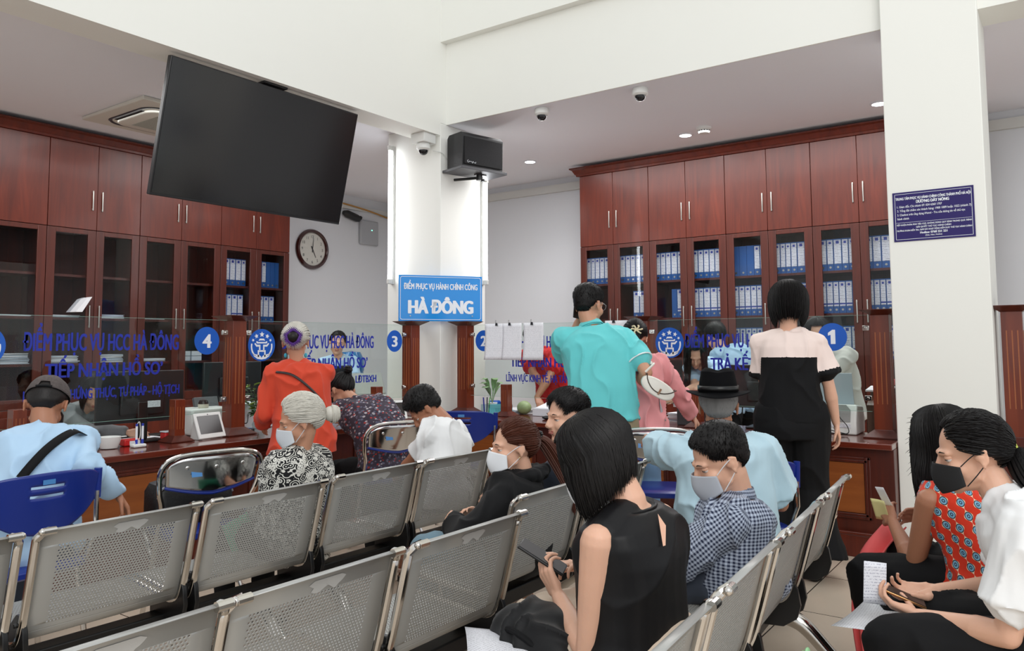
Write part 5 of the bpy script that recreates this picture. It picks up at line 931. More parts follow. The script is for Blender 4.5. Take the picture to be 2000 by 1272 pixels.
class Person:
    def __init__(p, label, hip, neck, s=1.0, yaw=0, shyaw=None, face=(0, 0, 0), head=None, fem=False, hs=None, skin_='mid', voxel=.0065, sitting=True, feet=None, knees=None, hands=None, poles=((-1, -.3, -.6), (1, -.3, -.6)), handcfg=None, bendk=0.55, group=None, arm=1.0, widths=1.0):
        hip = V(hip); neck = V(neck); p.root = thing('person', label, 'person', (hip.x, hip.y, 0), 0, group); O = V((hip.x, hip.y, 0)); p.O = O; L = lambda q: V(q) - O
        p.s = s; p.hip = L(hip); p.neck = L(neck); p.yaw = R(yaw); p.shyaw = R(yaw if shyaw is None else shyaw); p.fem = fem; p.hs = hs or (1.06 * s if not fem else 1.04 * s); p.sit = sitting; p.wk = widths
        p.ring = FEM if fem else MALE; ln = (p.neck - p.hip).length; p.k = ln / 0.50; p.ctrl = p.hip + V((0, 0, 1)) * ln * bendk
        p.T = lambda t: max(-0.3, min(1.0, t / 0.5))
        Rf = rotz(p.shyaw); X = Rf @ V((1, 0, 0)); F = Rf @ V((0, 1, 0)); u = p.tan(1.0); sc = p.neck - u * 0.070 * s; wsh = (.150 if fem else .172) * s * widths; p.shc = sc; p.X = X; p.F = F
        p.S = [sc - X * wsh, sc + X * wsh]
        fy, fp, fr_ = face; H = rotz(R(fy)) @ Matrix.Rotation(R(-fp), 3, 'X') @ Matrix.Rotation(R(fr_), 3, 'Y'); p.H = H
        hd = (L(head) - p.neck).normalized() if head else (u * 0.75 + V((0, 0, 0.5)) + H @ V((0, .25, 0))).normalized()
        p.hc = p.neck + hd * 0.155 * p.hs / 1.05
        l1, l2 = .275 * s * arm, .245 * s * arm; p.E = []; p.Wr = []; hands = hands or (None, None)
        for i in (0, 1):
            T = L(hands[i]) if hands[i] is not None else p.S[i] + V((0, 0, -1)) * .50 * s + F * .08 + X * (i * 2 - 1) * .05
            pl_ = X * poles[i][0] + F * poles[i][1] + V((0, 0, 1)) * poles[i][2]; e, w = ik(p.S[i], T, l1, l2, pl_); p.E.append(e); p.Wr.append(w)
        Rh = rotz(p.yaw); Xh = Rh @ V((1, 0, 0)); Fh = Rh @ V((0, 1, 0)); p.Xh = Xh; p.Fh = Fh; p.HJ = [p.hip - Xh * .088 * s, p.hip + Xh * .088 * s]; p.K = []; p.A = []
        for i in (0, 1):
            sg_ = i * 2 - 1
            if feet: A = L(feet[i])
            elif sitting: A = p.HJ[i] + Fh * (.40 * s) + Xh * sg_ * .03; A.z = .09 * s
            else: A = p.HJ[i] + Xh * sg_ * .01; A.z = .085 * s
            pole = (Fh * 1.0 + V((0, 0, .6)) + Xh * sg_ * .15) if sitting else Fh + Xh * sg_ * .1
            if knees: k_ = L(knees[i]); p.K.append(k_); p.A.append(A)
            else: k_, a_ = ik(p.HJ[i], A, .415 * s * (1.0 if sitting else max(1.0, (p.hip.z - .085 * s) / (.82 * s))), .405 * s * (1.0 if sitting else max(1.0, (p.hip.z - .085 * s) / (.82 * s))), pole); p.K.append(k_); p.A.append(a_)
        p.skin = skin(skin_, {'light': (218, 170, 144), 'mid': (198, 146, 118), 'tan': (170, 116, 88), 'dark': (160, 108, 82)}[skin_])
        mb = MB(); head_parts(mb, H, p.hc, p.hs); cap(mb, p.hc + H @ V((0, -.022, -.05)) * p.hs, p.neck + u * (.005), .050 * p.hs * (0.88 if fem else 1), .060 * s * (0.85 if fem else 1), 16)
        p.torso(mb, -.008, -.06, .50); 
        for i in (0, 1):
            hw = (handcfg or ({}, {}))[i]; fd = (p.Wr[i] - p.E[i]).normalized(); d = V(hw['d']) if 'd' in hw else fd; n = V(hw['n']) if 'n' in hw else (-X * (i * 2 - 1) - V((0, 0, .3)))
            a_s, a_e, a_w = p.S[i], p.E[i], p.Wr[i]; fk = .9 if fem else 1.05
            cap(mb, a_s, a_e, .052 * s * fk, .037 * s * fk, 14); cap(mb, a_e, a_e.lerp(a_w, .35), .037 * s * fk, .041 * s * fk, 14); cap(mb, a_e.lerp(a_w, .3), a_w, .040 * s * fk, .024 * s * fk, 14); cap(mb, a_w, a_w + d * .012, .025 * s * fk, .021 * s * fk, 12)
            p.tips = hand_parts(mb, a_w + d * .004, d, n, s * (0.94 if fem else 1.03), hw.get('side', 1 if i == 1 else -1), hw.get('curl', .55), hw.get('spread', 1), hw.get('thumb', .5))
            cap(mb, p.HJ[i], p.K[i], .082 * s, .056 * s, 14); cap(mb, p.K[i], p.A[i], .052 * s, .036 * s, 14); fdir = (Fh + Xh * (i * 2 - 1) * .15).normalized()
            cap(mb, p.A[i] + V((0, 0, -.045 * s)) - fdir * .03, p.A[i] + V((0, 0, -.055 * s)) + fdir * .13 * s, .032 * s, .024 * s, 12)
        p.body = organic('body', mb, voxel, p.skin, p.root, 3, 0.45)
    def tan(p, f):
        a = (p.ctrl - p.hip) * 2 * (1 - f) + (p.neck - p.ctrl) * 2 * f; return a.normalized()
    def pos(p, t):
        f = t / 0.5
        if f < 0: return p.hip + p.tan(0) * (t * p.k)
        return p.hip * (1 - f) ** 2 + p.ctrl * 2 * f * (1 - f) + p.neck * f * f
    def ringat(p, t, rx, ry, n=28, ex=2.5, oy=0.0):
        f = max(0, min(1, t / 0.5)); u = p.tan(f); ya = p.yaw + (p.shyaw - p.yaw) * f; X = rotz(ya) @ V((1, 0, 0)); X = (X - u * X.dot(u)).normalized(); Fw = u.cross(X); c = p.pos(t) + Fw * oy; out = []
        for j in range(n):
            q = 2 * pi * j / n; a, b = cos(q), sin(q); out.append(c + X * rx * math.copysign(abs(a) ** (2 / ex), a) + Fw * ry * math.copysign(abs(b) ** (2 / ex), b))
        return out
    def torso(p, mb, inf, t0, t1, flare=0.0, flen=.2, boxy=0.0, shf=1.0):
        s = p.s; rings = []; ts = [r for r in p.ring if t0 - 1e-6 <= r[0] <= t1 + 1e-6]; T = [t0] + [r[0] for r in ts if r[0] > t0 + .01 and r[0] < t1 - .01] + [t1]
        def at(t):
            R_ = p.ring
            if t <= R_[0][0]: return R_[0][1], R_[0][2]
            for a, b in zip(R_, R_[1:]):
                if a[0] <= t <= b[0]: f = (t - a[0]) / (b[0] - a[0]); return a[1] + (b[1] - a[1]) * f, a[2] + (b[2] - a[2]) * f
            return R_[-1][1], R_[-1][2]
        for t in T:
            rx, ry = at(t); e = flare * max(0, (t0 + flen - t) / flen); bx = boxy * max(0, min(1, (0.36 - t) / .2)); rx = rx * (1 - bx) + (.172 if not p.fem else .158) * bx; ry = ry * (1 - bx) + .118 * bx
            rings.append(p.ringat(t, (rx * p.wk + inf + e) * s, (ry + inf + e) * s))
        mb.loft(rings)
        for i in (0, 1):
            a0 = p.neck - p.tan(1) * .03 * s + (p.S[i] - p.shc) * .18; b0 = p.S[i] + p.tan(1) * .004; cap(mb, a0, a0.lerp(b0, shf), (.046 + inf * .8) * s, (.046 + inf * (1 if shf == 1 else .25)) * s, 12)
        if p.sit and t0 < 0: mb.ell(p.hip - p.Fh * .05 * s + V((0, 0, -.01)), ((.17 + inf) * s, (.12 + inf) * s, (.10 + inf) * s), 20, 12, rot=rotz(p.yaw))
    def garment(p, name, m, inf=.012, t0=-.08, sleeve=.55, sr=.060, flare=.0, cuff=None, amp=1.0, seed=1, vox=.0075, flen=.2, boxy=0.4, t1=.488, wrist=.032, smooth=5, sleeveflare=.010, wristf=.97, sc=7.0):
        mb = MB(); p.torso(mb, inf, t0, t1, flare, flen, boxy, 1.0 if sleeve else .80); s = p.s; bones = [(p.hip, p.neck, .15 * s)]
        for i in (0, 1):
            a, e, w = p.S[i], p.E[i], p.Wr[i]
            if sleeve == 0: continue
            if sleeve <= 1: q = a.lerp(e, sleeve); cap(mb, a, q - (e - a).normalized() * .03, sr * s, (sr + sleeveflare * .5) * s, 16); d = (e - a).normalized(); mb.tube([a.lerp(q, .3), q], [sr * s * .95, (sr + sleeveflare) * s], 20)
            else: cap(mb, a, e, sr * s, (sr * .86) * s, 16); mb.tube([e, e.lerp(w, .5), e.lerp(w, wristf)], [(sr * .84) * s, (sr * .80) * s, wrist * s * 1.12], 20); cap(mb, e, e, sr * .86 * s, sr * .86 * s, 14)
            bones += [(a, e, .055 * s), (e, w, .045 * s)]
        p.bones = bones; return organic(name, mb, vox, m, p.root, smooth, .5, folds(amp, seed, sc), bones)
    def collar(p, m, h=.034, r=.066, name='collar', lift=0.0, lean=0.0, parent=None, open_=True):
        u = p.tan(1); c = p.neck - u * (.012 - lift) * p.s; X = p.X; Fw = u.cross((X - u * X.dot(u)).normalized()).normalized(); X = Fw.cross(u); vs = []; n = 30; g = .42 if open_ else 0.0
        def f(a, b):
            q = pi / 2 + g + (2 * pi - 2 * g) * a; rr_ = (r * (1 - .12 * b)) * p.s; dz = -.014 * max(0, sin(q)) * p.s; return c + X * cos(q) * rr_ * 1.04 + Fw * (sin(q) * rr_ + .006) + u * (b * h * p.s + dz)
        def f2(a, b):
            q = pi / 2 + g * .6 + (2 * pi - 2 * g * .6) * a; rr_ = (r * .88 + (.016) * b) * p.s; dz = -.014 * max(0, sin(q)) * p.s; return c + X * cos(q) * rr_ * 1.06 + Fw * (sin(q) * rr_ + .006) + u * (h * p.s * (1.02 - .85 * b) + dz)
        mb = MB().grid(f, n, 3)
        if name == 'folded_collar': mb.grid(f2, n, 3)
        o = mb.build(name, m, parent or p.root, solid=.003); bone_uv(o.data, [(p.hip, p.neck, .15)]); return o
    def trousers(p, m, inf=.012, legr=.0, length=1.0, amp=.9, seed=3, name='trousers', wide=0.0, vox=.009, t1=.05, bell=0.0):
        mb = MB(); s = p.s; p.torso(mb, inf, -.10, t1, 0) if False else None
        rings = [p.ringat(t, (rx + inf) * s * p.wk, (ry + inf) * s) for t, rx, ry in p.ring if t <= t1 + .001]; mb.loft(rings)
        if p.sit: mb.ell(p.hip - p.Fh * .045 * s + V((0, 0, -.01)), ((.172 + inf) * s, (.125 + inf) * s, (.10 + inf) * s), 20, 12, rot=rotz(p.yaw))
        for i in (0, 1):
            a, k_, w = p.HJ[i], p.K[i], p.A[i]; cap(mb, a, k_, (.088 + inf + wide) * s, (.062 + inf + wide) * s, 16)
            e = k_.lerp(w, length - .08 if length <= 1 else 1.02); cap(mb, k_, k_.lerp(e, .5), (.062 + inf + wide) * s, (.056 + inf + wide + bell * .5) * s, 16); mb.tube([k_.lerp(e, .3), e], [(.054 + inf + wide + bell * .3) * s, (.044 + inf + wide + bell) * s], 20)
        return organic(name, mb, vox, m, p.root, 4, .5, folds(amp, seed, 5), [(p.HJ[0], p.K[0], .08), (p.HJ[1], p.K[1], .08), (p.K[0], p.A[0], .06), (p.K[1], p.A[1], .06), (p.hip, p.hip + V((0, 0, .1)), .15)])
    def skirt(p, m, inf=.02, seed=4, name='skirt'):
        mb = MB(); s = p.s; mb.loft([p.ringat(t, (rx + inf) * s, (ry + inf) * s) for t, rx, ry in p.ring if t <= .05]); mb.ell(p.hip - p.Fh * .045 * s, ((.18 + inf) * s, (.13 + inf) * s, (.105 + inf) * s), 20, 12, rot=rotz(p.yaw))
        for t in (0, .25, .5, .75, 1): cap(mb, p.HJ[0].lerp(p.HJ[1], t), p.K[0].lerp(p.K[1], t), (.088 + inf) * s, (.07 + inf) * s, 14)
        return organic(name, mb, .009, m, p.root, 4, .5, folds(1, seed, 5))
    def shoes(p, m):
        for i in (0, 1):
            mb = MB(); fd = (p.Fh + p.Xh * (i * 2 - 1) * .15).normalized(); z = max(.032, p.A[i].z - .05 * p.s); a = V((p.A[i].x, p.A[i].y, z)); cap(mb, a - fd * .045, a + fd * .06, .044 * p.s, .044 * p.s, 12); cap(mb, a + fd * .05, a + fd * .155 * p.s - V((0, 0, .004)), .046 * p.s, .034 * p.s, 12)
            for v_ in range(len(mb.v)): q = mb.v[v_]; mb.v[v_] = (q[0], q[1], max(q[2], 0.004))
            organic('shoe', mb, .007, m, p.root, 3)
    # ---------------- hair
    def hp(p, az, th, r=0.0, z=None):
        """skull surface point; az from the face (0) turning to the right side, th from the crown"""
        q = V(((.074 + r) * sin(th) * sin(az), -.012 + (.094 + r) * sin(th) * cos(az), .030 + (.088 + r) * cos(th)))
        return q
    def W(p, q): return p.hc + p.H @ (q * p.hs)
    def thmax(p, az, front=50, side=98, back=151):
        a = abs((az + pi) % (2 * pi) - pi) / pi * 180; K = [(0, front), (25, front + 4), (46, 72), (60, 92), (80, side), (98, side + 2), (112, side + 22), (140, back - 4), (180, back)]
        for (a0, t0), (a1, t1) in zip(K, K[1:]):
            if a0 <= a <= a1: f = (a - a0) / (a1 - a0); f = f * f * (3 - 2 * f); return R(t0 + (t1 - t0) * f)
        return R(back)
    def hair_shell(p, mb, thick, nu=64, nv=26, seed=0, **kw):
        def f(u, v):
            az = 2 * pi * u; tm = p.thmax(az, **kw); th = tm * v; e = min(1, (1 - v) * 6); t = thick(az, th, v) * e ** .7; q = p.hp(az, th, t + .0015); nz = NZ.noise(q * 30 + V((seed, 0, 0))) * .003 * e
            return p.W(q * (1 + nz * 3))
        mb.grid(f, nu, nv)
    def hair_short(p, m, top=.018, thin=.008, n=1500, seed=1, spike=.016, name='hair', fwd=.5, **kw):
        mb = MB(); rn = random.Random(seed)
        def th(az, t, v): b = max(0, cos(t)); return thin + (top - thin) * min(1, b * 1.5 + .05) + (.004 if t > 2.0 else 0)
        p.hair_shell(mb, th, seed=seed, **kw)
        for _ in range(n):
            az = rn.uniform(0, 2 * pi); v = sqrt(rn.random()) * .97; t = p.thmax(az, **kw) * v; T = th(az, t, v) * min(1, (1 - v) * 6) ** .7; a = p.hp(az, t, T * .6); nrm = (a - V((0, -.012, .03))).normalized()
            dn = V((rn.gauss(0, .25), fwd, -1.1 * sin(t) - .1 + rn.gauss(0, .2))); dn = (dn - nrm * dn.dot(nrm)).normalized(); l = spike * (.5 + .5 * max(0, cos(t))) * rn.uniform(.6, 1.2); b = a + nrm * (T * .4 + .12 * l) + dn * l * .9; c_ = b + dn * l * .6 - nrm * .25 * l
            mb.tube([p.W(a), p.W(b), p.W(c_)], [.0019, .0012, .0003], 3, caps=False)
        return mb.build(name, m, p.root)
    def hair_bob(p, m, zend_side=-.115, zend_back=-.105, vol=.022, win=40, n=700, seed=2, name='hair', wave=.0, curl=.016, front=46, backfall=0.0, part=0.0, flare=0.0, grav=.65):
        mb = MB(); rn = random.Random(seed)
        def path(az, extra, zoff, K=16, thr=0.0):
            a = abs((az + pi) % (2 * pi) - pi) * 180 / pi; pts = []
            open_f = max(0, min(1, (a - win) / 14)); thE = R(front) + (R(94) - R(front)) * open_f; ze = (zend_side + (zend_back - zend_side) * max(0, (a - 90) / 90)) + zoff
            for i in range(9):
                th_ = thE * i / 8; r_ = (vol + extra) * (0.55 + .45 * sin(th_)) + .002; pts.append(p.hp(az, th_, r_))
            D = (p.H.transposed() @ V((0, 0, -1))) * grav + V((0, 0, -1)) * (1 - grav); D.normalize()
            if open_f > .02:
                e = pts[-1]; out = V((sin(az), cos(az), 0)); z0 = e.z; zz = z0 + (ze - z0) * open_f
                for i in range(1, K - 7):
                    f = i / (K - 8); z = z0 + (zz - z0) * f; w = wave * sin(f * 9 + az * 3 + extra * 300) * f; o_ = flare * f - curl * f ** 3; q = V((e.x, e.y, e.z)) + D * (z0 - z) + out * (o_ + w); q.y -= backfall * f * f * max(0, -cos(az)); pts.append(q)
            else:
                for i in range(1, K - 7): pts.append(pts[8] + V((0, .0005 * i, -.0006 * i)))
            return pts
        nu = 96; K = 16; P_ = [path(2 * pi * u / nu, 0, 0.01 * NZ.noise(V((u * .7, seed, 0)))) for u in range(nu + 1)]
        mb.grid(lambda u, v: p.W(P_[min(nu, int(round(u * nu)))][min(16, int(round(v * 16)))]) if True else None, nu, len(P_[0]) - 1)
        for _ in range(n):
            az = rn.uniform(0, 2 * pi); a = abs((az + pi) % (2 * pi) - pi) * 180 / pi
            pt = path(az, rn.uniform(-.003, .0035), rn.gauss(-.004, .010)); k0 = rn.randint(0, 5); pts = [p.W(q + V((rn.gauss(0, .0006), rn.gauss(0, .0006), 0))) for q in pt[k0:]]
            mb.tube(pts, [.0026 * (1 - (i / (len(pts) - 1)) ** 3 * .85) for i in range(len(pts))], 4, caps=False)
        return mb.build(name, m, p.root)
    def hair_tied(p, m, G=(pi, 100), lift=.010, n=420, seed=3, name='hair', tail=None, tail_r=.022, tail_n=160, bun=None, **kw):
        """hair pulled to the knot G=(azimuth, polar degrees) on the skull"""
        mb = MB(); rn = random.Random(seed); g = p.hp(G[0], R(G[1]), lift); C0 = V((0, -.012, .03))
        def th(az, t, v): return lift * (.75 + .25 * NZ.noise(V((az * 9, t * 2, seed))))
        p.hair_shell(mb, th, nv=28, seed=seed, **kw)
        for _ in range(n):
            az = rn.uniform(0, 2 * pi); v = 1 - rn.random() ** 1.6 * .85; a = p.hp(az, p.thmax(az, **kw) * v, .003); pts = []
            for i in range(9):
                f = i / 8; q = (a - C0).lerp(g - C0, f); l0 = (a - C0).length * (1 - f) + (g - C0).length * f; d = q.normalized(); e = V((d.x / (.074), d.y / .094, d.z / .088)); rad = 1 / e.length; pts.append(p.W(C0 + d * (rad + .002 + lift * (.55 + .6 * sin(pi * min(f, .9))) + rn.uniform(-.0006, .001))))
            mb.tube(pts, [.0020] * 8 + [.001], 4, caps=False)
        h = mb.build(name, m, p.root)
        if tail:
            tm = MB(); ts = smoothpath([p.W(g)] + [V(q) - p.O for q in tail], 6)
            for _ in range(tail_n):
                a0 = rn.uniform(0, 2 * pi); rr_ = sqrt(rn.random()); cut = rn.uniform(.80, 1.0); m_ = int(len(ts) * cut); pts = []
                for i in range(m_):
                    f = i / (len(ts) - 1); w = tail_r * (0.45 + .75 * sin(pi * min(1, f * 1.1 + .06)) ** .7) * (1 - f ** 4 * .6); pts.append(ts[i] + V((cos(a0 + f * .6), sin(a0 + f * .6), .25 * sin(a0 * 2))) * w * rr_)
                if len(pts) > 2: tm.tube(pts, [.0030 * (1 - (i / len(pts)) ** 2 * .8) for i in range(len(pts))], 4, caps=False)
            core = MB(); tm.tube(ts, [tail_r * (.35 + .5 * sin(pi * min(1, i / (len(ts) - 1) * 1.1 + .06))) * (1 - (i / len(ts)) ** 3) + .001 for i in range(len(ts))], 10); tm.build('ponytail', m, h)
        if bun:
            bm2 = MB(); cB = g + (g - C0).normalized() * bun * .7; ax = (g - C0).normalized(); x_ = ax.orthogonal().normalized(); y_ = ax.cross(x_)
            bm2.ell(p.W(cB), (bun * .86 * p.hs,) * 3, 20, 14)
            for k_ in range(46):
                ph = rn.uniform(0, 2 * pi); rr_ = bun * rn.uniform(.55, 1.0); hgt = sqrt(max(0, bun ** 2 - rr_ ** 2)) * rn.choice((1, 1, .6)); pts = []
                for i in range(14): q = ph + i * .34; r2 = rr_ * (1 + .05 * sin(3 * q)); pts.append(p.W(cB + x_ * cos(q) * r2 + y_ * sin(q) * r2 + ax * (hgt - .002 + .002 * i * .3)))
                bm2.tube(pts, .0042, 4, caps=True)
            bm2.build('hair_bun', m, h)
        return h
    def mask(p, m, strap=True, mstrap=None):
        def f(u, v):
            a = (u - .5) * 2; z = -.098 + .088 * v - .0 * abs(a); z = -.052 + (v - .5) * .098 * (1 - .42 * abs(a) ** 1.6); x = .066 * sin(a * 1.35); y = .030 + .072 * cos(a * 1.35) + .022 * math.exp(-(a * 2.4) ** 2) * (.35 + .65 * sin(pi * min(1, v * 1.0))) + .004; return p.W(V((x, y, z)))
        o = MB().grid(f, 24, 14).build('face_mask', m, p.root, solid=.0018)
        if strap:
            for s in (-1, 1):
                q = MB(); e1 = V((s * .064, .048, -.022)); e2 = V((s * .062, .046, -.082)); er = V((s * .088, -.020, .016)); er2 = V((s * .084, -.026, -.012))
                q.tube([p.W(v_) for v_ in smoothpath([e1, V((s * .080, .012, .004)), er, er2, V((s * .078, .006, -.046)), e2], 4)], .0016 * p.hs, 6); q.build('mask_loop', mstrap or m, o)
        return o
    def glasses(p, m, z=.004):
        q = MB()
        for s in (-1, 1):
            q.tube([p.W(V((s * .031 + .022 * cos(a), .100 - .004 * abs(cos(a)), z + .019 * sin(a)))) for a in [2 * pi * k / 20 for k in range(20)]], .0016, 6, closed=True); q.tube([p.W(V((s * .053, .098, z + .008))), p.W(V((s * .080, .040, z + .010))), p.W(V((s * .086, -.015, z + .006))), p.W(V((s * .084, -.035, z - .012)))], .0016, 6)
        q.tube([p.W(V((-.009, .100, z + .006))), p.W(V((.009, .100, z + .006)))], .0016, 6); return q.build('glasses', m, p.root)
# fabrics
def uvfab(name, c1, c2=None, rough=.8, kind='weave', scale=1.0, sheen=.1, c3=None, c4=None):
    if name in MATS: return MATS[name]
    m = mat(name, c1, rough, sheen=sheen, spec=.25); b = m.node_tree.nodes['Principled BSDF']; tc = nd(m, 'ShaderNodeTexCoord'); mp = nd(m, 'ShaderNodeMapping'); mp.inputs['Scale'].default_value = (scale, scale, scale); lk(m, tc.outputs['UV'], mp.inputs[0]); L1 = (*lin(c1), 1); L2 = (*lin(c2 or c1), 1)
    def M(op, a, bb=None, c=None):
        n = nd(m, 'ShaderNodeMath'); n.operation = op
        for i, x in enumerate((a, bb, c)):
            if x is None: continue
            if isinstance(x, (int, float)): n.inputs[i].default_value = x
            else: lk(m, x, n.inputs[i])
        return n.outputs[0]
    def MX(f, a, bb):
        n = nd(m, 'ShaderNodeMix'); n.data_type = 'RGBA'
        lk(m, f, n.inputs[0]) if not isinstance(f, float) else None
        for i, x in ((6, a), (7, bb)):
            if isinstance(x, tuple): n.inputs[i].default_value = x
            else: lk(m, x, n.inputs[i])
        return n.outputs[2]
    sp = nd(m, 'ShaderNodeSeparateXYZ'); lk(m, mp.outputs[0], sp.inputs[0]); u, v = sp.outputs[0], sp.outputs[1]
    if kind == 'gingham':
        fu = M('LESS_THAN', M('FRACT', M('MULTIPLY', u, 1 / .0125)), .5); fv = M('LESS_THAN', M('FRACT', M('MULTIPLY', v, 1 / .0125)), .5); f = M('MULTIPLY', M('ADD', fu, fv), .5); lk(m, MX(f, L1, L2), b.inputs['Base Color'])
    elif kind == 'swirl':
        vo = nd(m, 'ShaderNodeTexVoronoi'); vo.inputs['Scale'].default_value = 38; lk(m, mp.outputs[0], vo.inputs[0]); f1 = M('SINE', M('MULTIPLY', vo.outputs['Distance'], 21.0)); ns = nd(m, 'ShaderNodeTexNoise'); ns.inputs['Scale'].default_value = 22; lk(m, mp.outputs[0], ns.inputs[0]); n2 = nd(m, 'ShaderNodeTexNoise'); n2.inputs['Scale'].default_value = 260; n2.inputs['Detail'].default_value = 3; lk(m, mp.outputs[0], n2.inputs[0])
        ring = M('GREATER_THAN', f1, .45); bl = M('MULTIPLY', M('GREATER_THAN', ns.outputs['Fac'], .56), M('GREATER_THAN', n2.outputs['Fac'], .46)); lk(m, MX(M('MAXIMUM', ring, bl), L1, L2), b.inputs['Base Color'])
    elif kind == 'floral':
        vo = nd(m, 'ShaderNodeTexVoronoi'); vo.inputs['Scale'].default_value = 62; lk(m, mp.outputs[0], vo.inputs[0]); r = nd(m, 'ShaderNodeValToRGB'); r.color_ramp.interpolation = 'CONSTANT'; els = r.color_ramp.elements
        els[0].position = 0; els[0].color = L2; els[1].position = .35; els[1].color = (*lin(c3), 1); e = els.new(.62); e.color = (*lin(c4), 1); e = els.new(.85); e.color = L2
        sc_ = nd(m, 'ShaderNodeSeparateColor'); lk(m, vo.outputs['Color'], sc_.inputs[0]); lk(m, sc_.outputs[0], r.inputs[0]); lk(m, MX(M('LESS_THAN', vo.outputs['Distance'], .42), L1, r.outputs[0]), b.inputs['Base Color'])
    elif kind == 'ikat':
        # staggered columns of pointed ovals with ringed centres between wavy stripes
        U = M('MULTIPLY', u, 1 / .031); col = M('FLOOR', U); off = M('MULTIPLY', M('MODULO', M('ABSOLUTE', col), 2), .5); Vv = M('ADD', M('MULTIPLY', v, 1 / .050), off); cu_ = M('SUBTRACT', M('FRACT', U), .5); cv = M('SUBTRACT', M('FRACT', Vv), .5)
        wv = M('MULTIPLY', M('COSINE', M('MULTIPLY', cv, 2 * pi)), .5); wid = M('ADD', M('MULTIPLY', wv, .62), .10); d = M('SUBTRACT', M('ABSOLUTE', M('MULTIPLY', cu_, 2)), M('ADD', wid, .22))
        rad = M('SQRT', M('ADD', M('POWER', M('MULTIPLY', cu_, 2.4), 2), M('POWER', M('MULTIPLY', cv, 2.0), 2)))
        c0 = MX(M('LESS_THAN', d, 0), L1, (*lin((222, 206, 178)), 1)); c_ = MX(M('LESS_THAN', rad, .62), c0, (*lin((30, 32, 44)), 1)); c_ = MX(M('LESS_THAN', rad, .50), c_, (*lin((120, 168, 196)), 1)); c_ = MX(M('LESS_THAN', rad, .26), c_, (*lin((34, 40, 60)), 1)); c_ = MX(M('LESS_THAN', rad, .14), c_, (*lin((110, 160, 190)), 1)); lk(m, c_, b.inputs['Base Color'])
    elif kind == 'stripe':
        f = M('LESS_THAN', M('FRACT', M('MULTIPLY', v, 1 / .006)), .4); lk(m, MX(f, L1, L2), b.inputs['Base Color'])
    if kind in ('weave', 'gingham'):
        ns = nd(m, 'ShaderNodeTexNoise'); ns.inputs['Scale'].default_value = 900; lk(m, mp.outputs[0], ns.inputs[0]); bp = nd(m, 'ShaderNodeBump'); bp.inputs['Strength'].default_value = .12; bp.inputs['Distance'].default_value = .002; lk(m, ns.outputs['Fac'], bp.inputs['Height']); lk(m, bp.outputs[0], b.inputs['Normal'])
    return m
H_black = hairmat('black', (15, 12, 12)); H_white = hairmat('silver', (200, 196, 186), .5, .12); H_brown = hairmat('auburn', (74, 38, 26)); H_grey = hairmat('grey', (120, 118, 116), .5, .4); H_dark = hairmat('soft_black', (30, 26, 25), .45)
F_black = uvfab('black_cloth', (13, 13, 15), sheen=0); F_navy = uvfab('denim', (60, 84, 120), rough=.9)
def slip(name, O, X, Y, w, h, m, label=None, cat=None, parent=None, th=.0008, bend=0.0, loc=True):
    O = V(O); X = V(X).normalized(); Y = V(Y); Y = (Y - X * Y.dot(X)).normalized(); N = X.cross(Y)
    o = MB().grid(lambda u, v: X * (u * w) + Y * (v * h) + N * (bend * sin(pi * u) * w), 10, 6).build(name, m, parent, solid=th); o.location = O
    if label: tag(o, label, cat)
    return o
def strap(p, pts, w, m, name='bag_strap'):
    """flat band lying on the garment: points are world positions"""
    P_ = smoothpath([V(q) - p.O for q in pts], 6); mb = MB(); c0 = sum(P_, V()) / len(P_); vs = []
    for i, q in enumerate(P_):
        t = (P_[min(i + 1, len(P_) - 1)] - P_[max(i - 1, 0)]).normalized(); n = (q - p.pos(.28)); n = (n - t * n.dot(t)).normalized(); b = t.cross(n); vs += [q - b * w / 2, q + b * w / 2]
    mb.add(vs, [(2 * i, 2 * i + 1, 2 * i + 3, 2 * i + 2) for i in range(len(P_) - 1)]); return mb.build(name, m, p.root, solid=.003)
def on_back(p, t, az, r=.02):
    """world point on the torso surface at spine height t (m) and azimuth az (deg, 0 = front, 90 = right)"""
    a = R(az); rx, ry = .17 + r, .12 + r
    for (t0, x0, y0), (t1, x1, y1) in zip(p.ring, p.ring[1:]):
        if t0 <= t <= t1: f = (t - t0) / (t1 - t0); rx, ry = x0 + (x1 - x0) * f + r, y0 + (y1 - y0) * f + r
    f = max(0, min(1, t / .5)); u = p.tan(f); X = rotz(p.yaw + (p.shyaw - p.yaw) * f) @ V((1, 0, 0)); X = (X - u * X.dot(u)).normalized(); F = u.cross(X)
    return p.pos(t) + X * sin(a) * rx * p.s * p.wk + F * cos(a) * ry * p.s + p.O
F_pale = uvfab('pale_blue_cotton', (176, 206, 232)); F_hat = uvfab('faded_sky_cotton', (184, 212, 224)); F_white = uvfab('white_cotton', (232, 232, 232)); F_grey = uvfab('slate_trouser_cloth', (58, 64, 76))
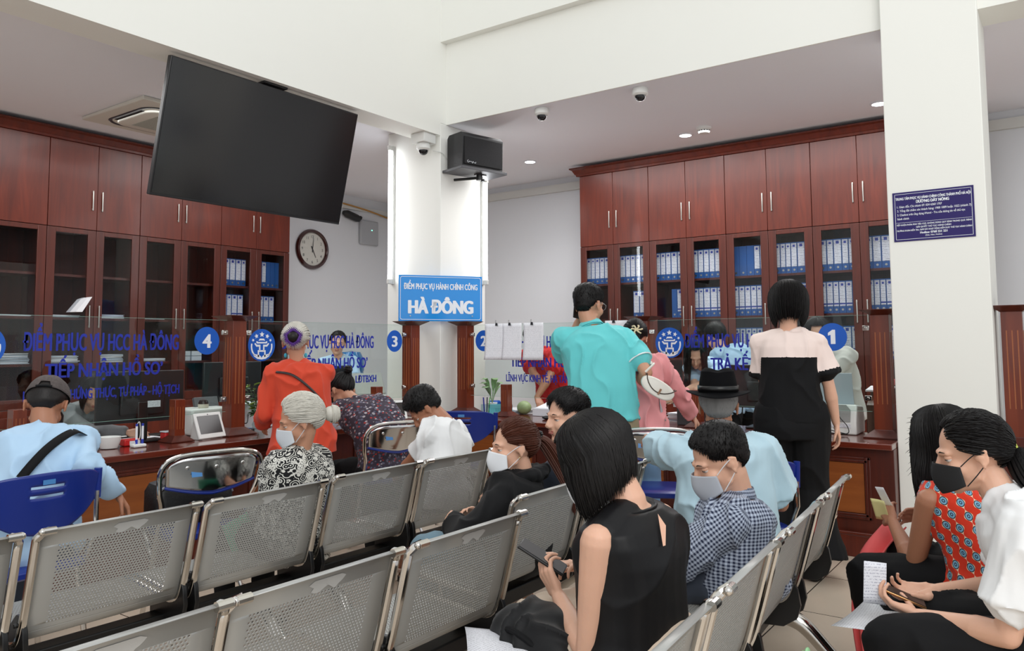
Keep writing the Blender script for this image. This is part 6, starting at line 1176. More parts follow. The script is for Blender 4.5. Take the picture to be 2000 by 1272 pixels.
# --- capped man in pale blue
p = Person('person in pale blue shirt and dark cap bent over the left counter', (1.64, 3.80, .53), (1.77, 4.02, .965), 1.0, 0, -14, face=(-34, 36, 4), head=(1.80, 4.08, 1.08), skin_='tan', hands=((1.48, 4.60, .80), (1.99, 3.76, .69)), poles=((-1, -.2, -.3), (-.1, -1, -.4)), handcfg=({}, {'d': (.45, -.1, -.75), 'curl': .7}), widths=1.0)
g = p.garment('shirt', F_pale, .018, -.10, 2, .064, amp=1.5, seed=2, wrist=.040, boxy=.5); p.collar(F_pale, name='folded_collar'); p.trousers(F_grey); p.shoes(F_black)
p.hair_short(H_dark, .010, .010, 900, spike=.010, back=156)
cm = MB(); CP = mat('cap_cloth', (84, 76, 74), .9, var=.5, vscale=90)
cm.grid(lambda u, v: p.W(p.hp(2 * pi * u, R(88 - 4 * cos(2 * pi * u)) * v, .020 - .004 * v + .003 * abs(sin(3 * 2 * pi * u)) * (v > .1))) if not (abs(u - .5) < .045 and v > .80) else p.W(p.hp(2 * pi * u, R(88 - 4 * cos(2 * pi * u)) * .80, .017)), 60, 16); co = cm.build('cap', CP, p.root, solid=.002)
MB().grid(lambda u, v: p.W(V(((u - .5) * .135 * (1 - .15 * v), .082 + .072 * v - .10 * (u - .5) ** 2, .048 - .022 * v - .25 * (u - .5) ** 2))), 14, 8).build('cap_brim', CP, co, solid=.003)
MB().tube([p.W(p.hp(R(180 + a), R(90), .019)) for a in range(-20, 21, 5)], .006, 6).build('cap_strap', F_black, co)
strap(p, [on_back(p, .46, 120, .05), on_back(p, .42, 150, .042), on_back(p, .32, 180, .040), on_back(p, .20, 215, .042), on_back(p, .08, 250, .046)], .040, F_black); MB().loft([p.ringat(.0, .190, .146), p.ringat(.035, .187, .143)], caps=False).build('belt', F_black, p.root)
# --- old woman, silver bun, black and white blouse
F_sw = uvfab('black_white_swirl_print', (24, 24, 26), (214, 212, 204), kind='swirl')
p = Person('person with silver hair bun, white mask, black and white blouse, seated', (2.47, 3.05, .50), (2.50, 3.04, .885), .90, 0, 8, face=(52, 16, -4), head=(2.478, 3.02, 1.02), fem=True, skin_='mid', hs=.98, hands=((2.44, 3.30, .60), (2.58, 3.32, .60)), poles=((-.3, -.4, -1), (.3, -.3, -1)))
p.ring = [(t, a * 1.16, b * 1.15) for t, a, b in FEM]; p.garment('blouse', F_sw, .03, -.16, 2, .066, amp=.7, seed=4, wrist=.05, boxy=.7); p.trousers(F_black); p.mask(mat('mask_pale', (206, 210, 216), .8)); face_details(p.H, p.hc, p.hs, p.root)
h = p.hair_tied(H_white, (pi * .96, 108), .021, 800, 5, bun=.044, front=44); MB().tube([p.W(p.hp(R(150 + k * 6), R(58 + k * 3), .022)) for k in range(6)], .0016, 5).build('hair_pin', M_ink, h)
# --- woman in orange-red jacket
F_rust = uvfab('orange_red_cloth', (208, 72, 48))
p = Person('person standing in orange-red jacket with purple scrunchie at the left counter', (3.45, 4.17, .80), (3.445, 4.235, 1.262), .93, -14, -28, face=(-46, 6, 0), head=(3.44, 4.25, 1.42), fem=True, skin_='mid', hs=1.0, sitting=False, hands=((3.38, 4.50, .86), (3.60, 4.52, .88)), poles=((-.35, -.5, -1), (.45, -.7, -1)), widths=1.2, voxel=.008)
p.garment('jacket', F_rust, .024, -.13, 2, .072, flare=.03, amp=1.3, seed=7, wrist=.044, boxy=.8); p.trousers(F_black, wide=.01); p.shoes(F_black); MB().loft([p.ringat(.475, .085, .068), p.ringat(.505, .066, .062)], caps=False).build('neckline', F_rust, p.root)
h = p.hair_tied(H_white, (pi, 92), .020, 600, 6, front=44); sc_ = MB(); g0 = p.hp(pi, R(92), .022); cB = g0 + V((0, -.020, -.004))
for k in range(34):
    a = 2 * pi * k / 34; q = cB + V((cos(a) * (.041 + .004 * sin(5 * a)), .006 * sin(3 * a), sin(a) * (.041 + .004 * cos(4 * a)))); sc_.ell(p.W(q), (.0095, .0095, .0095), 8, 6); d = V((cos(a + .4), -.4, sin(a + .4))); sc_.tube([p.W(q), p.W(q + d * .026)], [.005, .0008], 4); sc_.tube([p.W(q), p.W(q + V((cos(a - .5) * .02, -.014, sin(a - .5) * .02)))], [.005, .0008], 4)
MB().ell(p.W(cB), (.036, .036, .036), 18, 12).build('hair_bun', H_dark, h); sc_.build('scrunchie', mat('purple_scrunchie', (84, 40, 128), .6, var=.5, vscale=90), h)
for s in (-1, 1): MB().ell(p.W(V((s * .066, .012, -.085))), (.010, .012, .016), 10, 8).build('blue_mask_edge', mat('cyan_mask', (60, 170, 196), .7), p.root)
strap(p, [on_back(p, .455, 235, .052), on_back(p, .40, 200, .046), on_back(p, .28, 172, .046), on_back(p, .16, 140, .05), on_back(p, .08, 110, .055)], .016, mat('dark_brown_strap', (40, 26, 26), .5))
# --- woman in dark flowered blouse
F_fl = uvfab('dark_floral_print', (58, 50, 62), (92, 90, 108), kind='floral', c3=(150, 52, 50), c4=(168, 160, 166))
p = Person('person in dark flowered blouse leaning on the counter on a folding chair', (4.00, 3.94, .53), (4.02, 4.26, .96), 1.0, -12, -22, face=(-8, 44, 0), head=(3.97, 4.38, 1.06), fem=True, skin_='mid', hands=((3.86, 4.74, .80), (4.30, 4.72, .80)), poles=((-1, 0, -.4), (1, 0, -.4)), widths=1.15, voxel=.008)
p.ring = [(t, a * 1.14, b * 1.1) for t, a, b in FEM]; p.garment('blouse', F_fl, .022, -.14, 2, .066, amp=1.1, seed=8, wrist=.06, wristf=.5, boxy=.7); p.trousers(F_black); h = p.hair_tied(H_black, (pi * .9, 60), .012, 420, 7, bun=.030)
MB().tube([p.W(p.hp(pi * .9, R(60), .02) + V((.016 * cos(a), .002, .016 * sin(a)))) for a in [2 * pi * k / 12 for k in range(13)]], .004, 6).build('hair_tie', mat('coral_band', (200, 90, 80), .6), h)
MB().loft([p.ringat(.483, .082, .070), p.ringat(.492, .076, .066)], caps=False).build('neck_trim', F_black, p.root)
# --- man in white shirt
p = Person('person in white shirt with short black hair bowing his head, seated', (3.56, 3.05, .53), (3.66, 3.12, .905), .97, 10, 12, face=(42, 48, -4), head=(3.575, 3.22, 1.01), skin_='tan', hands=((3.62, 3.48, .56), (3.90, 3.42, .58)), poles=((-1, -.1, -.6), (1, -.2, -.4)))
p.garment('shirt', F_white, .020, -.10, .62, .068, amp=1.2, seed=9, boxy=.6); p.collar(F_white, name='folded_collar', h=.036); p.trousers(F_black); p.hair_short(H_black, .028, .009, 1700, 3, .022); face_details(p.H, p.hc, p.hs, p.root)
# --- woman with auburn hair, black hoodie, mask
p = Person('person with auburn ponytail, white mask and black hooded jacket, seated', (2.89, 2.07, .50), (2.95, 2.05, .785), .93, 8, 14, face=(50, 4, 0), head=(2.90, 2.07, .93), fem=True, skin_='light', hs=1.0, hands=((2.72, 2.28, .60), (2.95, 2.3, .60)), poles=((-1, .1, -.5), (1, -.2, -.5)))
F_hd = uvfab('black_fleece', (14, 14, 16), sheen=.05); p.garment('hooded_jacket', F_hd, .034, -.12, 2, .074, amp=1.2, seed=10, wrist=.04, boxy=.8)
hd = MB()
for k in range(11): a = R(-20 - k * 32 / 1.6); hd.ell(p.neck + p.X * cos(a) * .085 + p.F * sin(a) * .075 + V((0, 0, .006 + .022 * max(0, -sin(a)))), (.044, .040, .032), 14, 10)
organic('hood', hd, .007, F_hd, p.root, 6, disp=folds(1.2, 5, 12)); p.trousers(uvfab('pale_denim', (110, 136, 150), rough=.9)); p.mask(mat('mask_white', (226, 228, 232), .8)); face_details(p.H, p.hc, p.hs, p.root)
h = p.hair_tied(H_brown, (pi * .92, 92), .016, 620, 8, tail=[(3.04, 1.98, .93), (3.06, 1.93, .84), (3.04, 1.86, .73), (3.03, 1.83, .63)], tail_r=.034, tail_n=220, front=44)
cw = MB()
for k in range(26): a = 2 * pi * k / 13; cw.ell(p.W(p.hp(pi * .92, R(92), .024) + V((.022 * cos(a), -.006 * (k % 3), .026 * sin(a)))), (.0075,) * 3, 8, 6)
cw.build('beaded_tie', mat('black_beads', (14, 14, 16), .15), h); MB().tube([p.W(V((-.088, -.002, -.036))) + V((.006 * cos(a), 0, .006 * sin(a))) for a in [2 * pi * k / 12 for k in range(13)]], .0012, 5).build('earring', mat('gold', (212, 170, 90), .25, 1.0), p.root)
# --- young man looking left
p = Person('person, young man with thick black fringe looking left, mostly hidden', (3.42, 2.06, .53), (3.38, 2.045, .865), 1.0, 0, 10, face=(62, 2, 0), head=(3.36, 2.07, 1.02), skin_='light', hands=((3.2, 2.42, .60), (3.5, 2.42, .60)))
p.garment('shirt', F_grey, .016, -.08, .6, .062, seed=11); p.trousers(F_black); p.hair_short(H_black, .028, .005, 2400, 4, .024, fwd=.9, front=40, side=84, back=118); face_details(p.H, p.hc, p.hs, p.root)
# --- woman in sleeveless black top with phone
F_satin = uvfab('black_satin', (15, 14, 16), rough=.45, sheen=0)
p = Person('person with black bob and sleeveless black satin top typing on a phone', (2.01, 1.02, .53), (2.00, 1.03, .935), 1.0, 0, -4, face=(14, 36, -3), head=(1.985, 1.14, 1.075), fem=True, skin_='light', hs=1.03, voxel=.0045, hands=((2.015, 1.275, .635), (2.26, 1.30, .655)), poles=((-.5, -.6, -1), (1, -.2, -.6)),
           handcfg=({'d': (.05, .55, .72), 'n': (.85, -.25, .25), 'curl': (.75, .85, .9, .95), 'thumb': .35}, {'d': (-.72, .42, .30), 'n': (-.15, -.1, -.95), 'curl': (.35, .7, .8, .8), 'thumb': .4}), widths=1.14, arm=1.10, knees=((2.05, 1.40, .50), (2.24, 1.38, .50)))
g = p.garment('top', F_satin, .018, -.13, 0, amp=1.0, seed=12, vox=.006, flare=.02, boxy=.55, t1=.49, smooth=6, sc=5); p.skirt(uvfab('beige_linen', (206, 186, 166)))
p.trousers(uvfab('beige_linen', (206, 186, 166)), length=.9); p.shoes(F_black)
p.hair_bob(H_black, -.118, -.085, .019, 42, 2200, 9, front=44, curl=.020, flare=.008); p.mask(mat('mask_white', (226, 228, 232), .8), mstrap=M_black)
MB().tube([on_back(p, .49, a, .006) - p.O for a in range(0, 361, 20)], .0045, 6, caps=False).build('neck_band', F_satin, p.root)
kh = MB(); a_, b_, c_, d_ = (on_back(p, .478, 184, .026) - p.O, on_back(p, .385, 197, .031) - p.O, on_back(p, .385, 194, .031) - p.O, on_back(p, .44, 184, .030) - p.O); kh.add([a_, b_, c_, d_], [(0, 1, 2, 3)]); kh.build('keyhole_opening', p.skin, g)
phn = thing('smartphone', 'black smartphone held by the woman in the sleeveless black top', 'phone', (2.035, 1.345, .737)); ax = V((-.06, .135, .085)).normalized(); wx = V((1, .35, .1)); wx = (wx - ax * wx.dot(ax)).normalized(); Rm = Matrix((wx, ax, wx.cross(ax))).transposed()
MB().box((0, 0, 0), (.076, .158, .009), Rm).build('phone_case', M_black, phn, bevel=.004, seg=3); MB().box(Rm @ V((0, 0, .0050)), (.070, .150, .0008), Rm).build('screen', mat('phone_glass', (14, 14, 16), .35, spec=.15), phn)
bgx = thing('black_backpack', 'black backpack on the lap of the woman in the sleeveless top', 'bag', (1.95, 1.27, .535)); bb_ = MB(); bb_.ell((0, 0, 0), (.14, .18, .105), 20, 14); bb_.ell((-.09, -.03, -.09), (.075, .16, .15), 18, 12); organic('bag_body', bb_, .009, uvfab('bag_nylon', (18, 18, 20), rough=.6), bgx, 6, disp=folds(1.6, 3, 9)); MB().tube(smoothpath([(-.11, -.06, .0), (-.13, .02, .05), (-.10, .09, .03), (-.08, .12, -.05)], 5), .009, 8).build('shoulder_strap', F_black, bgx)
slip('paper_sheets', (1.84, 1.10, .52), (.75, .65, 0), (-.5, .7, .12), .24, .30, paper_lines_mat('form_page', (222, 222, 228), (110, 110, 120), 8, 'Y', .4), 'white printed sheets on the empty seat left of the black backpack', 'papers', bend=.04)
# --- man in checked shirt
F_gi = uvfab('navy_gingham', (34, 42, 68), (176, 186, 204), kind='gingham')
p = Person('person in navy gingham shirt and pale face mask, seated looking down', (2.98, 1.09, .50), (2.99, 1.075, .80), .98, 12, 14, face=(40, 24, -2), head=(2.90, 1.12, .97), skin_='light', hs=1.10, voxel=.005, hands=((2.90, 1.40, .58), (3.12, 1.36, .58)), poles=((-1, .1, -.6), (1, -.3, -.5)), widths=1.1)
p.garment('shirt', F_gi, .026, -.12, 2, .074, amp=1.3, seed=13, wrist=.040, vox=.006, boxy=.7); p.collar(F_gi, name='folded_collar', h=.042, r=.070, open_=True, lift=.01); p.trousers(F_grey); p.mask(mat('mask_greyish', (176, 180, 188), .8), mstrap=mat('mask_white', (226, 228, 232), .8)); p.hair_short(H_black, .018, .005, 2600, 5, .016); face_details(p.H, p.hc, p.hs, p.root)
# --- man in black fedora
p = Person('person in black felt hat and faded sky-blue shirt, arm over a chair', (3.80, 1.42, .53), (3.85, 1.475, .905), 1.02, -68, -60, face=(-69, 0, 0), head=(3.87, 1.478, 1.06), skin_='tan', hs=1.1, hands=((4.26, 2.14, .82), (4.25, 1.30, .66)), poles=((-1, -.9, -.1), (.15, -.4, -1)), widths=1.18, voxel=.006)
p.garment('shirt', F_hat, .034, -.14, .80, .082, amp=1.6, seed=14, sleeveflare=.022, boxy=.9, flare=.02); p.collar(F_hat, name='folded_collar', h=.03); p.trousers(F_grey); p.hair_short(H_grey, .012, .014, 1500, 6, .016)
FH = mat('black_felt', (13, 13, 15), .9, spec=.1); hm = MB(); fr_ = [(0, .062), (.03, .060), (.060, .071), (.078, .062), (.088, .03), (.092, .004), (.094, -.004)]
def hatf(u, v):
    q = 2 * pi * u; k = v * 6; HZ = 1.55; i = min(5, int(k)); f = k - i; r_ = fr_[i][0] * (1 - f) + fr_[i + 1][0] * f; z = fr_[i][1] * (1 - f) + fr_[i + 1][1] * f; pin = 1 - .16 * max(0, cos(q)) ** 3 * (1 - v); z2 = z - .018 * math.exp(-((r_ * cos(q + pi / 2) / .03) ** 2)) * max(0, 1 - v * 1.6)
    return p.W(V((r_ * cos(q + pi / 2) * .94 * pin, -.010 + r_ * sin(q + pi / 2) * 1.14, .066 + z2 * HZ)))
hm.grid(hatf, 48, 24); hm.grid(lambda u, v: p.W(V(((.090 + .062 * v) * cos(2 * pi * u) * .95, -.010 + (.090 + .062 * v) * sin(2 * pi * u) * 1.12, .064 - .016 * v + .024 * abs(cos(2 * pi * u)) ** 2 * v))), 48, 5); ho = hm.build('felt_hat', FH, p.root, solid=.003)
MB().grid(lambda u, v: p.W(V((.0965 * cos(2 * pi * u) * .95, -.010 + .0965 * sin(2 * pi * u) * 1.14, .072 + .026 * v))), 48, 2).build('hat_band', mat('hat_ribbon', (12, 12, 13), .35), ho, solid=.002)
# --- man in turquoise polo on the phone
F_tq = uvfab('turquoise_pique', (104, 202, 204)); F_tw = uvfab('white_piping', (232, 240, 240))
p = Person('person in turquoise polo shirt standing with a phone at his ear', (4.70, 2.60, .865), (4.77, 2.725, 1.490), 1.08, -56, -56, face=(-98, 8, 0), head=(4.79, 2.755, 1.66), skin_='mid', hs=1.18, sitting=False, hands=((4.87, 2.90, 1.54), (4.98, 2.50, 1.06)), poles=((-.6, -.2, -1.4), (.45, -.45, -1)), widths=1.16, handcfg=({'d': (-.1, -.3, .9), 'curl': .5}, {'curl': .6}))
p.garment('polo_shirt', F_tq, .022, .012, .66, .074, amp=1.1, seed=15, boxy=.75, sleeveflare=.018); p.collar(F_tq, name='folded_collar', h=.044, r=.076, lift=.016)
for i in (0, 1):
    d = (p.E[i] - p.S[i]).normalized(); c = p.S[i].lerp(p.E[i], .655); x = d.orthogonal().normalized(); y = d.cross(x); MB().tube([c + (x * cos(a) + y * sin(a)) * .084 * p.s for a in [2 * pi * k / 24 for k in range(24)]], .005, 6, closed=True).build('sleeve_piping', F_tw, p.root)
MB().tube([p.neck - p.tan(1) * .004 + p.X * cos(a) * .090 + p.F * (sin(a) * .086 + .004) for a in [pi + pi * k / 16 - .2 for k in range(17)]], .004, 6).build('collar_piping', F_tw, p.root)
p.trousers(uvfab('khaki_twill', (150, 138, 110)), t1=.02); MB().loft([p.ringat(.0, .192, .148), p.ringat(.036, .188, .144)], caps=False).build('belt', F_black, p.root); p.shoes(F_black); p.hair_short(H_black, .018, .005, 2600, 7, .018, back=154); p.glasses(M_grey); face_details(p.H, p.hc, p.hs, p.root)
phn = thing('smartphone', 'dark phone pressed to the ear of the man in turquoise', 'phone', p.W(V((-.100, .012, -.012))) + p.O); MB().box((0, 0, 0), (.009, .07, .145), p.H).build('phone_body', M_black, phn, bevel=.003)
slip('form_sheet', (4.98, 2.66, 1.19), (.3, -.9, -.22), (-.1, -.2, -1), .26, .28, uvfab('lined_form', (206, 216, 226)), 'pale form sheet held by the man in turquoise', 'paper', bend=.05)
# --- woman in pink hoodie with white bag
F_pk = uvfab('pink_cotton', (226, 150, 152)); F_wp = uvfab('pale_grey_cotton', (206, 210, 216))
p = Person('person in pink hooded jacket with white shoulder bag leaning on the counter', (4.93, 2.48, .84), (5.04, 2.54, 1.30), .97, -62, -58, face=(-56, 30, 6), head=(5.10, 2.56, 1.43), fem=True, skin_='light', sitting=False, hands=((5.42, 2.72, .86), (5.43, 2.24, .83)), poles=((-1, -.4, -.6), (1, -.8, -.4)), widths=1.12)
p.garment('hooded_jacket', F_pk, .028, -.08, 2, .072, amp=1.8, seed=16, wrist=.040, boxy=.8, flare=.02, sc=8); hd = MB()
for k in range(9): a = R(200 + k * 17.5); hd.ell(p.neck + p.X * cos(a) * .080 + p.F * sin(a) * .070 + V((0, 0, .006 + .010 * max(0, -sin(a)))), (.042, .042, .030), 14, 10)
hd.ell(p.neck - p.F * .085 - p.tan(1) * .07, (.075, .035, .075), 16, 12); organic('hood', hd, .008, F_pk, p.root, 6, disp=folds(1.6, 6, 10))
MB().tube([p.E[1].lerp(p.Wr[1], .84), p.Wr[1]], [.036, .030], 16).build('cuff', F_wp, p.root); p.trousers(uvfab('mid_denim', (112, 146, 184), rough=.9)); p.shoes(F_black)
pan = MB(); q4 = [on_back(p, t, az, .044) - p.O for t, az in ((.26, 128), (.16, 122), (.02, 112), (.03, 128))]; pan.add(q4, [(0, 1, 2, 3)]); pan.build('side_panel', F_wp, p.root, solid=.002)
h = p.hair_tied(H_black, (pi, 112), .014, 500, 10, tail=[(4.98, 2.49, 1.33), (4.955, 2.50, 1.25), (4.95, 2.51, 1.19)], tail_r=.026, front=46); cw = MB()
for k in range(6): a = 2 * pi * k / 6; c = p.hp(pi, R(112), .024); cw.tube(smoothpath([p.W(c), p.W(c + V((.03 * cos(a), -.014, .026 * sin(a)))), p.W(c + V((.042 * cos(a + .3), -.004, .036 * sin(a + .3))))], 4), .006, 7)
cw.build('hair_scarf', mat('cream_scarf', (214, 196, 160), .6, var=.3, vscale=90), h)
wbg = thing('white_shoulder_bag', 'white crossbody bag hanging on the back of the pink hoodie', 'handbag', (4.775, 2.235, 1.10)); fu = (p.X + V((0, 0, -.62))).normalized(); fv = V((0, 0, 1)); fv = (fv - fu * fv.dot(fu)).normalized(); fn = fu.cross(fv); Rm = Matrix((fu, fv, fn)).transposed(); WB = mat('white_leather', (228, 224, 214), .4)
bgm = MB(); out = []
for z_, k_ in ((-.032, .90), (-.026, 1), (.026, 1), (.032, .90)): out.append([Rm @ V((.118 * k_ * math.copysign(abs(cos(a)) ** .8, cos(a)), 0.062 * k_ * math.copysign(abs(sin(a)) ** .9, sin(a)) * (1 if sin(a) < 0 else .8), z_)) for a in [2 * pi * k / 32 for k in range(32)]])
bgm.loft(out); bo_ = bgm.build('bag_body', WB, wbg, bevel=.004); MB().tube([Rm @ V((-.11 + .22 * k / 12, .045 - .075 * sin(pi * k / 12) ** .7, -.034)) for k in range(13)], .0035, 6).tube([Rm @ V((-.11 + .22 * k / 12, .045 - .075 * sin(pi * k / 12) ** .7, .034)) for k in range(13)], .0035, 6).build('flap_edge', mat('flap_shadow_piping', (60, 46, 36), .5), bo_); MB().box(Rm @ V((.02, -.018, -.037)), (.012, .040, .006), Rm).box(Rm @ V((.02, -.018, .037)), (.012, .040, .006), Rm).build('clasp', mat('rose_gold', (200, 160, 130), .25, 1.0), bo_)
b0 = wbg.location; sh_w = on_back(p, .48, 150, .06) - V(b0); st = MB(); st.tube(smoothpath([Rm @ V((-.12, .045, 0)), Rm @ V((-.10, .12, -.01)), sh_w * .62 + V((0, 0, 0)), sh_w, sh_w + p.F * .06 + V((0, 0, .012))], 6), .0075, 8).tube(smoothpath([sh_w * .66, sh_w * .55 - p.X * .03, sh_w * .46 - p.X * .035], 4), .0065, 7).ell(sh_w * .64, (.018, .016, .018), 12, 8); st.build('knotted_strap', WB, wbg)
# --- woman in pale pink and black top, wide black trousers
F_bl = uvfab('blush_crepe', (234, 214, 206))
p = Person('person standing in blush and black top with wide black trousers', (4.84, 1.400, .95), (4.87, 1.405, 1.455), 1.05, -72, -72, face=(-72, 16, 0), head=(4.885, 1.405, 1.60), fem=True, skin_='light', hs=1.10, sitting=False, hands=((5.02, 1.57, .90), (4.99, 1.17, .88)), arm=.90, poles=((-.5, -.8, -.5), (.5, -.8, -.5)), widths=1.0, feet=((4.86, 1.51, .085), (4.86, 1.29, .085)))
m2 = uvfab('blush_crepe_black_hem', (234, 214, 206)); 
g = p.garment('top', F_bl, .019, -.035, .74, .060, amp=.8, seed=17, boxy=.6, flare=.0, sleeveflare=.028)
g.data.materials.append(F_black)
for pl in g.data.polygons:
    c = pl.center; f = (c - p.hip).dot(p.tan(.5)); cen = p.pos(.25); lat = abs((c - cen).dot(p.X)); arm = [((c - p.S[i]).dot((p.E[i] - p.S[i]).normalized())) / (p.E[i] - p.S[i]).length for i in (0, 1)]; i = 0 if (c - cen).dot(p.X) < 0 else 1
    ds = (c - (p.S[i] + (p.E[i] - p.S[i]) * max(0, min(1, arm[i])))).length
    if ds < .098 and arm[i] > .12 and lat > .155: pl.material_index = 1 if arm[i] > .62 else 0
    elif f < .345: pl.material_index = 1
p.trousers(F_black, wide=.022, bell=.09, amp=1.0, t1=.12); p.shoes(F_black); p.hair_bob(H_black, -.100, -.095, .030, 44, 1500, 11, front=46, curl=.034, grav=.8)
# --- woman in red ikat dress
F_ik = uvfab('red_ikat_print', (206, 52, 28), kind='ikat')
p = Person('person with long loose black hair and red eye-patterned sleeveless dress', (3.34, .25, .52), (3.41, .43, .845), .98, -18, -22, face=(-22, 10, 0), head=(3.42, .425, 1.03), fem=True, skin_='tan', hs=1.06, hands=((3.47, .615, .665), (3.72, .50, .66)), poles=((-.35, -.3, -1), (1, -.3, -.5)), widths=1.28, voxel=.005)
p.garment('dress', F_ik, .020, -.13, 0, amp=1.0, seed=18, flare=.05, boxy=.5, vox=.006, t1=.47); p.trousers(F_black, wide=.015); p.shoes(F_black)
p.hair_bob(H_black, -.20, -.26, .022, 46, 1800, 12, wave=.016, curl=-.012, front=46, backfall=.055, grav=.9); MB().tube([p.W(p.hp(R(70), R(60), .022)), p.W(p.hp(R(62), R(66), .023))], .006, 8).build('red_clip', M_red, p.root)
slip('yellow_note', (3.50, .63, .66), (.5, .8, 0), (-.3, .1, .9), .07, .09, mat('pale_yellow_paper', (232, 226, 160), .8), 'pale yellow note held by the woman in the red dress', 'paper', bend=.06)
slip('white_note', (3.52, .62, .715), (.6, .7, -.1), (-.3, .2, .8), .05, .09, M_paper, 'small white slip above the yellow note', 'paper')
jk = MB(); J = [(3.66, .70, .60), (3.42, .74, .52), (3.28, .74, .34), (3.22, .70, .12)]
jk.grid(lambda u, v: (lambda q: V((q.x + .02 * sin(9 * v), q.y - .10 * v * (1 - .5 * u), q.z + .02 * sin(7 * v))))(smoothpath(J, 6)[int(round(u * 18))]), 18, 8); o = jk.build('coral_jacket', mat('coral_cloth', (226, 92, 92), .8), solid=.006); tag(o, 'coral red folded jacket hanging over the knees of the woman in red', 'jacket')
# --- woman in white tee, black mask
p = Person('person in white t-shirt and black mask holding a phone and papers', (2.72, .045, .53), (2.73, .185, .925), 1.02, 2, 4, face=(14, 14, 0), head=(2.745, .25, 1.03), fem=True, skin_='light', hs=.98, voxel=.0045, hands=((2.63, .40, .575), (2.84, .38, .60)), poles=((-.5, -.5, -.8), (.6, -.4, -.7)),
           handcfg=({'d': (.15, .8, .15), 'n': (.45, .1, .85), 'curl': (.6, .75, .8, .85), 'thumb': .7}, {'d': (-.25, .75, -.1), 'n': (-.55, .1, .8), 'curl': (.5, .6, .7, .75), 'thumb': .6}), widths=1.08)
p.garment('t_shirt', F_white, .024, -.12, .72, .074, amp=1.1, seed=19, vox=.006, boxy=.8, sleeveflare=.016); MB().loft([p.ringat(.478, .084, .076), p.ringat(.492, .074, .070)], caps=False).build('neck_rib', F_white, p.root); p.trousers(F_black, wide=.01); p.shoes(F_black)
p.mask(mat('black_mask', (22, 22, 24), .8)); face_details(p.H, p.hc, p.hs, p.root); h = p.hair_tied(H_black, (pi, 112), .014, 900, 13, tail=[(2.73, .115, .985), (2.735, .06, .94), (2.74, .03, .86), (2.74, .02, .79)], tail_r=.036, tail_n=260, front=44); MB().tube([p.W(p.hp(pi, R(112), .020) + V((.022 * cos(a), 0, .024 * sin(a)))) for a in [2 * pi * k / 14 for k in range(14)]], .004, 6, closed=True).build('yellow_hair_tie', mat('lime_band', (190, 200, 70), .5), h)
strap(p, [on_back(p, .06, 265, .05), on_back(p, .10, 235, .05), on_back(p, .16, 205, .05)], .035, mat('brown_leather', (70, 36, 30), .45))
phn = thing('smartphone', 'black phone with gold edge held by the woman in the white t-shirt', 'phone', (2.72, .475, .605)); Rm = rotz(R(14)) @ Matrix.Rotation(R(20), 3, 'X'); MB().box((0, 0, 0), (.074, .155, .008), Rm).build('phone_frame', mat('gold_edge', (170, 130, 90), .25, 1.0), phn, bevel=.003); MB().box(Rm @ V((0, 0, .0045)), (.069, .150, .001), Rm).build('screen', M_black, phn)
slip('receipt_slip', (2.66, .50, .58), (-.30, .75, .05), (.1, -.05, 1), .065, .125, paper_lines_mat('receipt_print', (226, 228, 236), (110, 110, 140), 9, 'Z', .5), 'small printed white slip held upright in front of the phone', 'paper', bend=.05)
slip('document_sleeve', (2.52, .34, .555), (.95, -.1, 0), (.05, .98, -.10), .32, .30, paper_lines_mat('sleeve_page', (214, 216, 220), (120, 120, 128), 8, 'Y', .35), 'white papers lying across the lap of the woman in the white t-shirt', 'papers', bend=-.02)
# --- staff behind the glass
p = Person('person, smiling clerk in pale blue collared shirt behind glass 3', (5.49, 6.08, .80), (5.39, 6.0, 1.275), .95, 130, 135, face=(140, 6, -8), head=(5.35, 5.97, 1.43), fem=True, skin_='light', sitting=False, hands=((5.2, 5.75, .95), (5.45, 5.7, .95)), voxel=.006)
p.garment('shirt', F_pale, .018, -.08, .7, .06, seed=20); p.collar(F_white, name='folded_collar'); p.trousers(F_black); p.hair_tied(H_black, (pi, 110), .010, 300, 14); face_details(p.H, p.hc, p.hs, p.root)
p = Person('person, clerk with black hair bent over papers behind glass 4', (2.86, 5.95, .53), (2.80, 5.72, .96), .97, 172, 172, face=(160, 40, 0), head=(2.80, 5.62, 1.08), fem=True, skin_='light', hands=((2.62, 5.42, .79), (2.92, 5.40, .79)), voxel=.008)
p.garment('shirt', uvfab('grey_cloth', (130, 132, 134)), .02, -.08, 2, .06, seed=21); p.trousers(F_black); p.hair_bob(H_black, -.10, -.10, .018, 44, 500, 15); face_details(p.H, p.hc, p.hs, p.root)
p = Person('person, clerk in red t-shirt sorting papers behind glass 2', (6.78, 4.30, .90), (6.48, 4.33, 1.30), 1.0, 88, 88, face=(90, 30, 0), head=(6.42, 4.33, 1.46), skin_='tan', sitting=False, hands=((6.16, 4.14, .86), (6.22, 3.98, .86)), poles=((-1, -.1, -.2), (1, -.1, -.5)), widths=1.1, handcfg=({'d': (-.3, -.5, -.5), 'n': (0, 0, -1)}, {'d': (-.3, .3, -.5), 'n': (0, 0, -1)}))
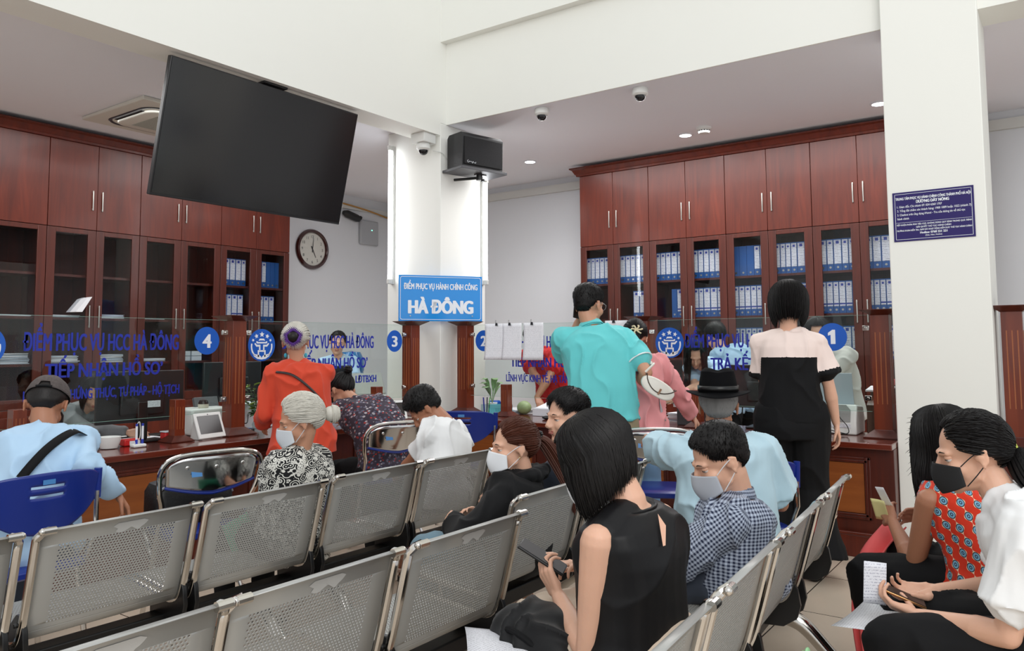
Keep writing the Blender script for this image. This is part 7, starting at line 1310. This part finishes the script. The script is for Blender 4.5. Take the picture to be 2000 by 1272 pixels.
p.garment('t_shirt', uvfab('red_jersey', (196, 30, 34)), .024, -.10, .66, .068, seed=22, boxy=.6); p.trousers(F_black); p.hair_short(H_black, .02, .008, 1200, 16); face_details(p.H, p.hc, p.hs, p.root)
p = Person('person, clerk with long wavy dark hair bending behind glass 1', (6.88, 2.58, .84), (6.56, 2.64, 1.19), .97, 92, 92, face=(112, 40, 0), head=(6.46, 2.66, 1.30), fem=True, skin_='light', sitting=False, hands=((6.22, 2.84, .90), (6.24, 2.50, .90)), voxel=.008)
p.garment('shirt', F_pale, .02, -.08, .7, .062, seed=23); p.trousers(F_black); p.hair_bob(H_black, -.30, -.26, .022, 40, 600, 17, wave=.02)
p = Person('person, clerk in pale blue shirt with back turned behind the letters PHỤC VỤ', (7.12, 2.36, .86), (7.04, 2.62, 1.32), .97, -40, -40, face=(-40, 25, 0), head=(7.04, 2.70, 1.45), fem=True, skin_='light', sitting=False, voxel=.009)
p.garment('shirt', uvfab('dusty_blue_cotton', (140, 168, 190)), .02, -.08, .7, .062, seed=24); p.trousers(F_black); p.hair_short(H_black, .03, .02, 500, 18)
p = Person('person, clerk in white puff-sleeved blouse behind the number 1', (6.78, 1.56, .86), (6.55, 1.62, 1.32), .97, 85, 85, face=(100, 24, 0), head=(6.50, 1.65, 1.47), fem=True, skin_='light', sitting=False, hands=((6.2, 1.85, .90), (6.25, 1.66, .90)), voxel=.008, widths=1.1)
p.garment('blouse', uvfab('sheer_white_cloth', (206, 206, 200)), .024, -.08, .85, .078, seed=25, sleeveflare=-.01); p.trousers(F_black); p.hair_bob(H_black, -.12, -.12, .022, 40, 500, 19)

slip('green_folder', (2.27, 3.22, .40), (1, .15, .25), (.5, .3, 1), .20, .16, mat('sea_green_plastic', (70, 170, 130), .4), 'green plastic folder on the lap of the old woman, seen through the mesh', 'folder')
sc0 = MB().ell((0, 0, .006), (.022, .009, .005), 12, 6); o = sc0.build('floor_scrap', M_black); o.location = (5.42, 1.34, .001); tag(o, 'tiny black scrap on the tiles in front of the right counter', 'litter')
